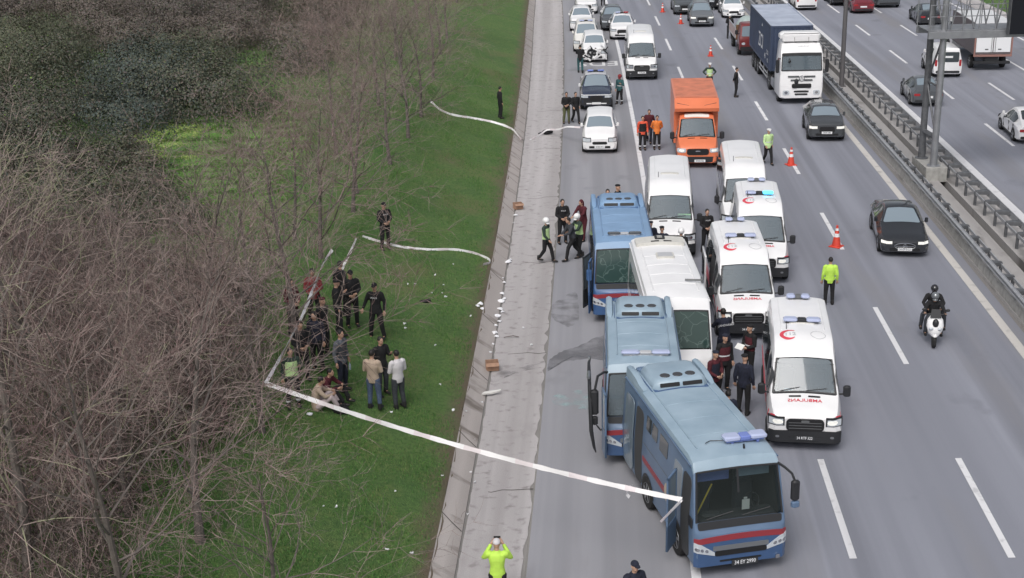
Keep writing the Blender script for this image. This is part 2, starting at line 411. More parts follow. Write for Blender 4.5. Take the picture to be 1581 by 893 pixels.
# concrete drainage apron: step down from the asphalt, then slab, channel and upstand
ribbon('pavement_edge', -2.11, -2.06, YA, YB, -.05, .0, 'gutter_dirt')
_jr = random.Random(8)
ribbon('drainage_slab', lambda Y: tch(Y)+.05+_jr.uniform(0, .05), lambda Y: -2.11-_jr.choice((0, 0, .02, .05, .09)), YA, YB, -.03, -.045, 'concrete', nt=4, dy=.35)
ribbon('slab_bed', lambda Y: tch(Y), -2.06, YA, YB, -.065, -.065, 'gutter_dirt')
ribbon('drainage_channel', lambda Y: tch(Y), lambda Y: tch(Y)+.05, YA, YB, -.06, -.06, 'gutter_dirt')
ribbon('concrete_upstand', lambda Y: tch(Y)-.5, lambda Y: tch(Y)+.01, YA, YB, .34, -.03, 'concrete_kerb', nt=3, dy=1.5)
# joints and cracks in the slab
mb = MB(); rr = random.Random(4)
for Y in np.arange(20, 150, 4.6):
    e = tch(Y)
    pts = [T(e-.5, Y+.35, .347), T(e-.25, Y+.15, .165), T(e, Y, -.018)]
    for a, b in zip(pts[:-1], pts[1:]):
        mb.add([a, b, b+Vector((0, .06, 0)), a+Vector((0, .06, 0))], [(0, 1, 2, 3)])
for Y in np.arange(22, 150, 9.2):
    e = tch(Y); q = [Vector(T(e+.05+(-2.11-e-.05)*k/6, Y+rr.uniform(-.12, .12)+k*.04, -.034)) for k in range(7)]
    for a, b in zip(q[:-1], q[1:]): mb.add([a, b, b+Vector((0, .035, 0)), a+Vector((0, .035, 0))], [(0, 1, 2, 3)])
j_ = mb.build('slab_joint_lines', mat('joint', (.10, .09, .085), .95), ang=0); j_['kind'] = 'structure'
# median
ribbon('median_gutter', 13.45, 13.62, YA, YB, .002, -.03, 'gutter_dirt')
ribbon('median_paving', 13.62, 15.12, YA, YB, .06, .10, 'concrete_median')
ribbon('median_face', 13.60, 13.62, YA, YB, -.03, .06, 'concrete_median')
ribbon('median_slot', 15.12, 15.46, YA, YB, -.35, -.35, 'gutter_dirt')
ribbon('median_slot_side', 15.119, 15.121, YA, YB, -.35, .10, 'concrete_median')
ribbon('median_slot_side', 15.459, 15.461, YA, YB, -.35, .10, 'concrete_median')
ribbon('median_paving', 15.46, 16.70, YA, YB, .10, .05, 'concrete_median')
ribbon('median_kerb', 16.70, 16.72, YA, YB, .05, 0, 'concrete_median')
# far verge
ribbon('far_kerb', 31.6, 33.2, YA, YB, .02, .10, 'concrete', nt=3)
# ---- painted lines
def lines(name, segs, z, m='line_paint'):
    V = []; F = []; UV = []
    for t, wd, y0, y1 in segs:
        n = max(1, int((y1-y0)/3)); 
        for i in range(n+1):
            Y = y0+(y1-y0)*i/n
            for s in (-1, 1): V.append((ctr(Y)+t+s*wd/2, Y, z)); UV.append((t+s*wd/2, Y))
        o = len(V)-2*(n+1)
        F += [(o+2*i, o+2*i+1, o+2*i+3, o+2*i+2) for i in range(n)]
    o = bulk(name, V, F, [m], uv=UV); o['kind'] = 'structure'; return o
def dashes(t, wd, Y0, Ld, P):
    return [(t, wd, Y0+k*P, Y0+k*P+Ld) for k in range(-2, 26)]
Dl, Dy, DP = 5.05, 27.3, 11.47
lines('edge_line', [(1.82, .22, YA, YB)], .009)
lines('lane_line', dashes(5.49, .17, 27.45, Dl, DP), .009)
lines('lane_line', dashes(9.12, .17, 27.3, Dl, DP), .009)
lines('edge_line', [(12.95, .30, YA, YB)], .009, 'line_paint_old')
lines('edge_line', [(17.22, .40, YA, YB)], .009)
Ym = G(1566, 226).y
lines('lane_line', dashes(20.47, .17, Ym-2*DP, Dl, DP), .009)
Ym2 = G(1567, 154.5).y
lines('lane_line', dashes(23.77, .17, Ym2-2*DP, Dl, DP), .009)
Ym3 = G(1581, 108).y
lines('lane_line', dashes(27.13, .17, Ym3-1.2-2*DP, Dl, DP), .009)
lines('edge_line', [(30.6, .2, YA, YB)], .009)
# EDS lettering painted on the shoulder, read by the drivers
mb = MB(); v, f = text_geo('EDS', 1.0)
pc = G(923, 98.5); hw = 2.75/(max(x for x, y in v)-min(x for x, y in v)); hh = 1.75/(max(y for x, y in v)-min(y for x, y in v))
mb.add([(pc.x - x*hw - y*hh*.05, pc.y - y*hh, .011) for x, y in v], f)
uvv = [(p[0]*1.0, p[1]*1.0) for p in mb.v]
me_ = mb.build('road_lettering', mat('line_letter', (.68, .68, .69), .6, noise=.2, nscale=5), ang=0); me_['kind'] = 'structure'
# white cross streak behind the orange jackets
# ---- wet spill on the shoulder
def blob(name, pts, z, m, kind='structure'):
    P = [G(*q) for q in pts]; n = len(P); out = []
    for i in range(n):
        p0, p1, p2, p3 = P[i-1], P[i], P[(i+1) % n], P[(i+2) % n]
        for k in range(5):
            t = k/5; q = .5*((2*p1)+(p2-p0)*t+(2*p0-5*p1+4*p2-p3)*t*t+(3*p1-p0-3*p2+p3)*t**3); out.append((q.x+random.uniform(-.02, .02), q.y+random.uniform(-.06, .06), z))
    c = sum((Vector(q) for q in out), Vector())/len(out)
    me = bpy.data.meshes.new(name); me.from_pydata(out+[tuple(c)], [], [(i, (i+1) % len(out), len(out)) for i in range(len(out))])
    me.materials.append(MAT[m]); o = bpy.data.objects.new(name, me); col.objects.link(o); o['kind'] = kind; return o
def alpha_mat(name, c, rough, lo, hi, sc_, amax=.8):
    m = mat(name, c, rough); n = m.node_tree; b = n.nodes['Principled BSDF']; g = n.nodes.new('ShaderNodeNewGeometry'); t = n.nodes.new('ShaderNodeTexNoise'); t.inputs['Scale'].default_value = sc_; t.inputs['Detail'].default_value = 6
    n.links.new(g.outputs['Position'], t.inputs['Vector']); r = n.nodes.new('ShaderNodeMapRange'); r.inputs[1].default_value = lo; r.inputs[2].default_value = hi; r.inputs[4].default_value = amax
    n.links.new(t.outputs[0], r.inputs[0]); n.links.new(r.outputs[0], b.inputs['Alpha']); return m
alpha_mat('spill', (.12, .12, .13), .4, .30, .55, 1.0, .42); alpha_mat('spill_thin', (.15, .145, .15), .5, .42, .72, 1.8, .42)
alpha_mat('glass_dust', (.45, .66, .66), .3, .45, .75, 2.2, .55)
blob('liquid_stain', [(846, 574), (847, 560), (857, 549), (874, 541), (892, 536), (915, 524), (940, 520), (945, 556), (915, 553), (890, 556), (868, 559), (855, 566)], .008, 'spill')
blob('liquid_stain', [(852, 490), (852, 472), (866, 462), (888, 452), (893, 470), (893, 495), (880, 505), (866, 500)], .008, 'spill_thin')
blob('liquid_stain', [(758, 582), (775, 572), (815, 563), (845, 557), (846, 565), (820, 570), (785, 580), (762, 590)], -.020, 'spill_thin')
blob('glass_dust', [(850, 618), (868, 606), (895, 604), (915, 606), (917, 630), (900, 632), (872, 630)], .0085, 'glass_dust')
# ================================================================ left bank: terrain
gm = bpy.data.materials.new('turf'); gm.use_nodes = True; n = gm.node_tree; b = n.nodes['Principled BSDF']; b.inputs['Roughness'].default_value = .9
uv = n.nodes.new('ShaderNodeUVMap'); uv.uv_map = 'road'
def nz(scale, detail=4, lo=.35, hi=.65, st=(1, 1, 1)):
    mp = n.nodes.new('ShaderNodeMapping'); mp.inputs['Scale'].default_value = st; n.links.new(uv.outputs[0], mp.inputs[0])
    t = n.nodes.new('ShaderNodeTexNoise'); t.inputs['Scale'].default_value = scale; t.inputs['Detail'].default_value = detail; n.links.new(mp.outputs[0], t.inputs['Vector'])
    r = n.nodes.new('ShaderNodeMapRange'); r.inputs[1].default_value = lo; r.inputs[2].default_value = hi; n.links.new(t.outputs[0], r.inputs[0]); return r.outputs[0]
def mx(f, a, c):
    x = n.nodes.new('ShaderNodeMix'); x.data_type = 'RGBA'
    n.links.new(f, x.inputs[0]) if not isinstance(f, float) else None
    if isinstance(f, float): x.inputs[0].default_value = f
    for i, v in ((6, a), (7, c)):
        if isinstance(v, tuple): x.inputs[i].default_value = (*v, 1)
        else: n.links.new(v, x.inputs[i])
    return x.outputs[2]
g1 = mx(nz(.35, 5), (.082, .166, .042), (.120, .205, .052))
g1 = mx(nz(1.3, 6, .48, .72), g1, (.145, .205, .060))
g1 = mx(nz(7, 6, .42, .80), g1, (.045, .110, .028))
g1 = mx(nz(.22, 6, .56, .74), g1, (.155, .155, .07))
sx_ = n.nodes.new('ShaderNodeSeparateXYZ'); n.links.new(uv.outputs[0], sx_.inputs[0])
ma = n.nodes.new('ShaderNodeMath'); ma.operation = 'MULTIPLY_ADD'; ma.inputs[1].default_value = 1.0
nn_ = n.nodes.new('ShaderNodeTexNoise'); nn_.inputs['Scale'].default_value = 1.3; nn_.inputs['Detail'].default_value = 5; n.links.new(uv.outputs[0], nn_.inputs['Vector'])
n.links.new(sx_.outputs[0], ma.inputs[0]); n.links.new(nn_.outputs[0], ma.inputs[2])
mr = n.nodes.new('ShaderNodeMapRange'); mr.inputs[1].default_value = -4.55; mr.inputs[2].default_value = -3.85; n.links.new(ma.outputs[0], mr.inputs[0])
g1 = mx(mr.outputs[0], g1, (.15, .115, .08))
n.links.new(g1, b.inputs['Base Color'])
bp = n.nodes.new('ShaderNodeBump'); bp.inputs['Strength'].default_value = .9; bp.inputs['Distance'].default_value = .08; n.links.new(nz(22, 6, .2, .8), bp.inputs['Height']); n.links.new(bp.outputs[0], b.inputs['Normal'])
MAT['turf'] = gm
tt = [0, -.06, -.3, -.7, -1.2] + [-1.2-.8*k for k in range(1, 30)] + [-25-4*k for k in range(1, 25)]
Ys = np.concatenate([np.arange(8, 130, .4), np.arange(130, 321, 3)]); V = []; UV = []
for Y in Ys:
    e = tch(Y)-.48
    for q in tt:
        t = e+q; t += _jr.uniform(-.05, .07) if q == 0 else 0; V.append((ctr(Y)+t, Y, zter(t, Y)+(.01 if q else .0))); UV.append((t-(tch(Y)+3.9), Y))
nt_ = len(tt); F = [(i*nt_+k, (i+1)*nt_+k, (i+1)*nt_+k+1, i*nt_+k+1)[::-1] for i in range(len(Ys)-1) for k in range(nt_-1)]
o = bulk('grass_bank', V, F, ['turf'], uv=UV, smooth=True); o['kind'] = 'structure'
tt = [33.2, 34, 36, 40, 50, 80, 150]; V = []; UV = []
for Y in Ys[::2]:
    for t in tt: V.append((ctr(Y)+t, Y, zter(t, Y))); UV.append((t-100, Y))
F = [(i*7+k, i*7+k+1, (i+1)*7+k+1, (i+1)*7+k) for i in range(len(Ys[::2])-1) for k in range(6)]
o = bulk('far_verge', V, F, ['turf'], uv=UV, smooth=True); o['kind'] = 'structure'
# grass blades
rng = np.random.default_rng(5)
N = 260000; e_ = 27
Yg = 24+ (rng.random(N)**1.5)*62; tg = -4.35 - rng.random(N)*11.5
xs = np.array([ctr(y) for y in Yg])+tg+np.array([tch(y)+3.73 for y in Yg])*1.0
zs = np.array([zter(x-ctr(y), y) for x, y in zip(xs, Yg)])
cl = rng.random(N) < (.5+.5*np.sin(xs*2.1+Yg*1.3)*np.sin(Yg*.7-xs)); xs, Yg, zs = xs[cl], Yg[cl], zs[cl]; N = len(xs)
h = rng.uniform(.03, .10, N); an = rng.random(N)*6.28; wd = .016
dx, dy = np.cos(an)*wd, np.sin(an)*wd; lx, ly = rng.normal(0, .025, N), rng.normal(0, .025, N)
V = np.stack([np.stack([xs-dx, Yg-dy, zs-.005], 1), np.stack([xs+dx, Yg+dy, zs-.005], 1), np.stack([xs+lx, Yg+ly, zs+h], 1)], 1).reshape(-1, 3)
F = np.arange(3*N).reshape(-1, 3); mi = rng.choice(3, N, p=[.5, .35, .15])
mat('blade_a', (.062, .165, .036), .8); mat('blade_b', (.105, .225, .05), .8); mat('blade_c', (.16, .21, .075), .8)
o = bulk('grass_blades', V, F, ['blade_a', 'blade_b', 'blade_c'], mi); tag(o, 'short green grass covering the bank beside the drainage slab', 'grass', kind='stuff')
# ================================================================ bare trees
mat('bark', (.14, .12, .11), .9, noise=.3, nscale=6, bump=.5); mat('twig_a', (.255, .200, .180), .85); mat('twig_shade', (.070, .052, .048), .9); mat('twig_b', (.13, .105, .10), .85); mat('twig_g', (.25, .25, .16), .85)
mat('twig_r', (.17, .11, .105), .85)
RMIN = [.0062]
def grow(rd, p, d, L, r, depth, out, up=.12, wob=.22, kids=(3, 5)):
    n = 5 if depth >= 2 else 4; q = p.copy(); dd = d.copy(); nodes = []
    for i in range(n):
        s = L/n; dd = (dd+Vector((rd.gauss(0, wob), rd.gauss(0, wob), rd.gauss(0, wob*.7)+up))*.5).normalized()
        e = q+dd*s; r0 = r*(1-.7*i/n); r1 = r*(1-.7*(i+1)/n); out.append((q.copy(), e.copy(), r0, r1, depth)); q = e; nodes.append((q.copy(), dd.copy(), r1, (i+1)/n))
    if depth > 0:
        k = rd.randint(*kids)+1
        for j in range(k):
            a = nodes[min(len(nodes)-1, int(rd.uniform(.15, 1)*len(nodes)))]
            ax = a[1].orthogonal().normalized(); ax.rotate(Matrix.Rotation(rd.uniform(0, 6.28), 3, a[1]))
            nd = (a[1]*math.cos(.75)+ax*math.sin(rd.uniform(.5, .95))).normalized()
            grow(rd, a[0], nd, L*rd.uniform(.45, .68), max(a[2]*.62, RMIN[0]), depth-1, out, up, wob, kids)
def seg_arrays(segs, sides=3):
    P0 = np.array([s[0] for s in segs]); P1 = np.array([s[1] for s in segs]); r0 = np.array([s[2] for s in segs])[:, None]; r1 = np.array([s[3] for s in segs])[:, None]
    D = P1-P0; D /= np.linalg.norm(D, axis=1, keepdims=True)+1e-9; up = np.where(np.abs(D[:, 2:3]) > .9, [[1., 0, 0]], [[0, 0, 1.]])
    A = np.cross(D, up); A /= np.linalg.norm(A, axis=1, keepdims=True)+1e-9; B = np.cross(D, A)
    R0 = [P0+(A*math.cos(2*math.pi*k/sides)+B*math.sin(2*math.pi*k/sides))*r0 for k in range(sides)]
    R1 = [P1+(A*math.cos(2*math.pi*k/sides)+B*math.sin(2*math.pi*k/sides))*r1 for k in range(sides)]
    V = np.stack(R0+R1, 1).reshape(-1, 3); n = len(segs); base = np.arange(n)[:, None]*2*sides
    F = np.concatenate([base+np.array([k, (k+1) % sides, sides+(k+1) % sides, sides+k]) for k in range(sides)], 0)
    return V, F
def tree_variant(seed, h, lean=0.0, spread=1.0, limbs=13, depth=3, gmat='twig_a'):
    rd = random.Random(seed); tr = MB(); pts = []; q = Vector((0, 0, -.15)); d = Vector((lean, 0, 1)).normalized()
    for i in range(9):
        pts.append(q.copy()); d = (d+Vector((rd.gauss(0, .05), rd.gauss(0, .05), .05))).normalized(); q = q+d*h*.80/8
    r0 = .035+h*.0105; tr.tube(pts, [r0*1.25]+[r0*(1-.085*i) for i in range(1, 9)], n=8)
    segs = []; RMIN[0] = .0072 if seed > 2 else .0060
    for k in range(limbs):
        f = .18+.80*(k/(limbs-1)); fi = f*8; i = min(7, int(fi)); p = pts[i].lerp(pts[i+1], fi-i)
        a = k*2.4+rd.uniform(-.4, .4); el = (1.32-.75*f)*rd.uniform(.85, 1.12)
        dv = Vector((math.cos(a)*math.sin(el), math.sin(a)*math.sin(el), math.cos(el)))
        grow(rd, p, dv, h*(.62-.32*f)*spread*rd.uniform(.85, 1.2), r0*(.42-.24*f), depth, segs, .05, .26, (3, 4) if seed > 2 else (2, 4))
    grow(rd, pts[-1], d, h*.30, r0*.30, depth, segs, .08, .24, (2, 4))
    big = [s for s in segs if s[4] == depth]; V, F = seg_arrays(segs, 3)
    dp = np.array([s[4] for s in segs]); sm = np.array([rd.random() for s in segs])
    mi = np.where(dp >= depth, 1, np.where(sm < .6, 0, 2)); mi = np.tile(mi, 3) if False else np.concatenate([mi]*3)
    return tr, V, F, mi, gmat
TV = []
for sd_, h_, ln, sp, lb, gm_ in ((1, 7.2, .03, 1.0, 14, 'twig_g'), (2, 6.6, -.04, 1.05, 13, 'twig_b'), (3, 7.8, .0, .95, 15, 'twig_r'), (4, 6.0, .05, 1.1, 13, 'twig_r'), (5, 8.2, .02, 1.0, 15, 'twig_b')):
    tr, V, F, mi, g2 = tree_variant(sd_, h_, ln, sp, lb, 3, gm_)
    a = tr.build('trunk', 'bark'); b2 = bulk('crown', V, F, ['twig_a', 'bark', g2], mi)
    TV.append((a.data, b2.data)); bpy.data.objects.remove(a); bpy.data.objects.remove(b2)
def put_tree(px, py, var, s, rz, label, group):
    P = GT(px, py); o = empty('bare_tree', P, rz, label, 'tree', group); o.scale = (s, s, s)
    for nm, me in zip(('trunk', 'crown'), TV[var]):
        c = bpy.data.objects.new(nm, me); col.objects.link(c); c.parent = o
    return P
G1 = 'bare trees on the near grass bank'; G2 = 'bare trees beyond the taped area'
trees = [
 (45, 925, 0, 1.10, .3, 'leafless tree with a dark trunk at the lower left corner', G1),
 (198, 800, 3, .80, 1.3, 'thin leafless tree between the corner tree and the brown thicket', G1),
 (309, 838, 1, .98, 2.0, 'leafless tree with a straight grey trunk, nearest the lower grass slope', G1),
 (405, 668, 3, .85, 4.2, 'leafless tree carrying the knotted end of the long white tape', G1),
 (110, 700, 4, .9, 5.0, 'tall leafless tree standing in the thicket at the left edge', G1),
 (200, 1010, 2, .85, 3.1, 'leafless tree at the bottom edge left of the grass slope', G1),
 (420, 1020, 1, .66, .2, 'low leafless tree whose twigs cross the bottom of the grass slope', G1),
 (462, 566, 2, .88, 2.7, 'leafless tree standing right behind the crowd of dark uniforms', G1),
 (300, 640, 4, .8, 1.1, 'leafless tree rising from the middle of the brown thicket', G1),
 (395, 520, 0, .72, 3.7, 'leafless tree at the thicket edge left of the crowd', G1),
 (495, 400, 3, .92, 5.3, 'leafless tree left of the lone officer on the grass', G2),
 (545, 330, 1, .82, .9, 'leafless tree holding the hanging piece of white tape', G2),
 (455, 372, 2, .62, 4.4, 'small leafless tree below the bright grass clearing', G2),
 (603, 255, 0, .80, 2.2, 'leafless tree above the lone officer on the grass', G2),
 (630, 214, 4, .72, 3.3, 'leafless tree nearest the curved white tape end', G2),
 (650, 182, 1, .80, 5.6, 'leafless tree just behind the curved white tape end', G2),
 (520, 240, 3, .88, 1.9, 'leafless tree right of the dark evergreen scrub', G2),
 (585, 165, 2, .82, 0.4, 'leafless tree two rows behind the lone officer', G2),
 (668, 120, 0, .82, 4.9, 'leafless tree left of the officer at the top of the slope', G2),
 (610, 90, 4, .80, 2.9, 'leafless tree deep in the upper row, left of the open slope', G2),
 (690, 60, 3, .92, 1.5, 'leafless tree leaning over the upper slope', G2),
 (645, 30, 1, .86, 3.9, 'leafless tree near the top edge beside the green opening', G2),
 (705, 5, 2, .85, 5.9, 'rightmost leafless tree at the top edge of the slope', G2),
 (500, 110, 3, .80, 2.4, 'reddish leafless tree at the edge of the dark scrub', G2),
 (545, 190, 4, .72, 0.6, 'leafless tree between the scrub edge and the tree row', G2),
 (552, 300, 1, .62, 3.0, 'leafless tree directly left of the lone officer', G2),
 (620, 150, 3, .82, 5.1, 'reddish leafless tree inside the tree row above the curved tape', G2),
 (590, 50, 2, .85, 1.8, 'reddish leafless tree in the top part of the tree row', G2),
 (680, 85, 3, .80, 4.0, 'outermost reddish leafless tree facing the upper slope', G2),
 (535, 60, 4, .75, 5.4, 'leafless tree against the scrub near the top edge', G2),
 (560, 20, 0, .7, 2.4, 'thin leafless tree standing in the green opening at the top', G2),
]
TREEP = {}
for t in trees: TREEP[t[0]] = put_tree(*t)
# ================================================================ thicket of bare brush, evergreen scrub
def inpoly(x, y, P):
    c = False; n = len(P)
    for i in range(n):
        x1, y1 = P[i]; x2, y2 = P[i-1]
        if (y1 > y) != (y2 > y) and x < (x2-x1)*(y-y1)/(y2-y1)+x1: c = not c
    return c
SH = []
for sd_ in range(5):
    rd = random.Random(100+sd_); segs = []
    for k in range(15):
        a = rd.uniform(0, 6.28); el = rd.uniform(.1, .95); dv = Vector((math.cos(a)*math.sin(el), math.sin(a)*math.sin(el), math.cos(el)))
        grow(rd, Vector((rd.gauss(0, .35), rd.gauss(0, .35), 0)), dv, rd.uniform(.9, 1.7), .018, 2, segs, up=.06, wob=.46, kids=(2, 4))
    V, F = seg_arrays(segs, 3); SH.append((V, F, len(segs)))
    print('shrub', sd_, len(segs))
rd = random.Random(9)
THK = [(-320, 370), (0, 380), (130, 400), (240, 420), (320, 440), (385, 450), (385, 500), (385, 590), (345, 680), (255, 765), (180, 850), (120, 980), (-400, 960)]
pts = []; tries = 0
RMIN[0] = .0062
while len(pts) < 430 and tries < 60000:
    tries += 1; Y = rd.uniform(23, 78); x = rd.uniform(-36, -6); t = x-ctr(Y)
    P = Vector((x, Y, zter(t, Y))); d = P-Vector((0, 0, CH)); z = d.dot(_F); px = CX+CF*d.dot(_X)/z; py = CY-CF*d.dot(_Y)/z
    if not inpoly(px, py, THK): continue
    if any((q[0]-x)**2+(q[1]-Y)**2 < .75 for q in pts): continue
    pts.append((x, Y, P.z))
VV = []; FF = []; MI = []; off = 0
for x, Y, z in pts:
    V, F, ns = SH[rd.randrange(5)]; a = rd.uniform(0, 6.28); s = rd.uniform(.75, 1.25); c_, s_ = math.cos(a)*s, math.sin(a)*s
    W = V @ np.array([[c_, s_, 0], [-s_, c_, 0], [0, 0, s*rd.uniform(.8, 1.25)]]) + np.array([x, Y, z]); VV.append(W); FF.append(F+off); off += len(W)
    u = rd.random(); base = 0 if u < .22 else 1 if u < .62 else 2
    mm = np.where(rng.random(ns) < .40, base, rng.integers(0, 3, ns)); mm = np.where(rng.random(ns) < .34, 3, mm); MI.append(np.concatenate([mm]*3))  # dark share of twigs paints deep shade into the thicket gaps
o = bulk('brush_thicket', np.concatenate(VV), np.concatenate(FF), ['twig_a', 'twig_b', 'twig_r', 'twig_shade'], np.concatenate(MI))
tag(o, 'dense brown thicket of bare brush filling the left side of the bank', 'thicket', kind='stuff')
print('thicket', len(pts), off)
# evergreen scrub mounds
for nm, c in (('leaf_dark', (.058, .070, .048)), ('leaf_mid', (.085, .098, .056)), ('leaf_olive', (.110, .100, .066)), ('leaf_brown', (.125, .098, .085)), ('leaf_grey', (.13, .110, .104)), ('leaf_blue', (.055, .075, .068)), ('leaf_bright', (.16, .25, .05))): mat(nm, c, .7)
mat('leaf_lush', (.12, .25, .045), .8); mat('leaf_sunlit', (.30, .36, .11), .8)  # the yellow-green colour stands for sunlit brightness in the clearing
SCR = [(-320, -420), (590, -420), (560, -60), (532, 5), (500, 65), (462, 112), (425, 150), (370, 180), (320, 178), (275, 170), (215, 190), (150, 240), (80, 290), (-20, 310), (-320, 310)]
def scrub(n, polyg, seed, Yr, xr, sep, rad, hgt, dens, leaf, mats, wts, name, label, tint=None):
    rd = random.Random(seed); rg = np.random.default_rng(seed); C = []; tries = 0
    while len(C) < n and tries < 80000:
        tries += 1; Y = rd.uniform(*Yr); x = rd.uniform(*xr); t = x-ctr(Y); z = zter(t, Y)
        P = Vector((x, Y, z)); d = P-Vector((0, 0, CH)); zz = d.dot(_F); px = CX+CF*d.dot(_X)/zz; py = CY-CF*d.dot(_Y)/zz
        if not inpoly(px, py, polyg): continue
        if any((q[0]-x)**2+(q[1]-Y)**2 < sep*sep for q in C): continue
        C.append((x, Y, z, px, py))
    VV = []; MM = []
    for x, Y, z, px, py in C:
        r = rd.uniform(*rad); h = rd.uniform(*hgt); k = int(dens*r*r)
        u = rg.normal(size=(k, 3)); u /= np.linalg.norm(u, axis=1, keepdims=True); u[:, 2] = np.abs(u[:, 2])
        lump = 1+.22*np.sin(u[:, 0]*7+x)*np.sin(u[:, 1]*6+Y)+.15*np.sin(u[:, 2]*11+x*2)
        rr_ = (rg.random(k)**.35)*lump; p = u*rr_[:, None]*np.array([r, r, h])+np.array([x, Y, z])
        nrm = u+rg.normal(0, .32, (k, 3)); nrm /= np.linalg.norm(nrm, axis=1, keepdims=True)
        a = np.cross(nrm, rg.normal(size=(k, 3))); a /= np.linalg.norm(a, axis=1, keepdims=True); b = np.cross(nrm, a)
        s1 = rg.uniform(*leaf, (k, 1)); s2 = s1*rg.uniform(.35, .8, (k, 1))
        VV.append(np.stack([p-a*s1, p+b*s2, p+a*s1, p-b*s2], 1).reshape(-1, 3))
        wt = np.array(list(wts(px, py, rd)), float)**1.6; wt = wt/wt.sum(); MM.append(rg.choice(len(mats), k, p=wt))
    V = np.concatenate(VV); o = bulk(name, V, np.arange(len(V)).reshape(-1, 4), mats, np.concatenate(MM)); tag(o, label, 'scrub', kind='stuff')
    print(name, len(C), len(V)//4); return o
ML = ['leaf_dark', 'leaf_mid', 'leaf_olive', 'leaf_brown', 'leaf_grey', 'leaf_blue', 'leaf_bright']
def wts(px, py, rd):
    u = rd.random()
    if 130 < px < 240 and 100 < py < 200: return (4, 2, 1, 1, 1, 6, .1)
    if py > 150: return (5, 3, 2, 2, 2, 1, .3)
    u = .5+.5*math.sin(px*.013+1.2)*math.cos(py*.035+px*.006)+rd.uniform(-.18, .18)
    if u < .34: return (3, 6, 3, .6, .5, .3, .25)
    if u < .70: return (1.5, 1, 2, 5, 3, 0, 0)
    return (2, 1, 2, 2, 5, .5, 0)
scrub(300, SCR, 21, (56, 165), (-75, 4), 2.35, (2.0, 4.3), (1.5, 4.0), 1000, (.03, .075), ML, wts, 'evergreen_scrub', 'dark green and brown scrub covering the rough ground behind the clearing')
scrub(110, [(-80, 260), (200, 225), (235, 290), (300, 345), (370, 400), (390, 450), (0, 470), (-80, 460)], 22, (48, 80), (-36, -8), 1.5, (1.0, 1.7), (.8, 1.7), 1100, (.03, .07), ML, lambda a, b_, c_: (4, 4, 3, 3, 2, 1, .4), 'low_scrub', 'patchy green undergrowth showing among the brown brush')
scrub(60, [(222, 200), (300, 180), (450, 168), (470, 240), (400, 330), (300, 320), (240, 260)], 23, (52, 90), (-27, -8), .9, (.8, 1.2), (.05, .12), 2200, (.02, .045), ['leaf_lush', 'blade_b', 'leaf_sunlit'], lambda a, b_, c_: (5, 5, 8 if (a < 305 and b_ < 250) else .4), 'clearing_grass', 'bright green tussocky grass with painted sunlit tufts in the clearing between the scrub')  # yellow tufts paint a sunlit patch into the upper left of the clearing
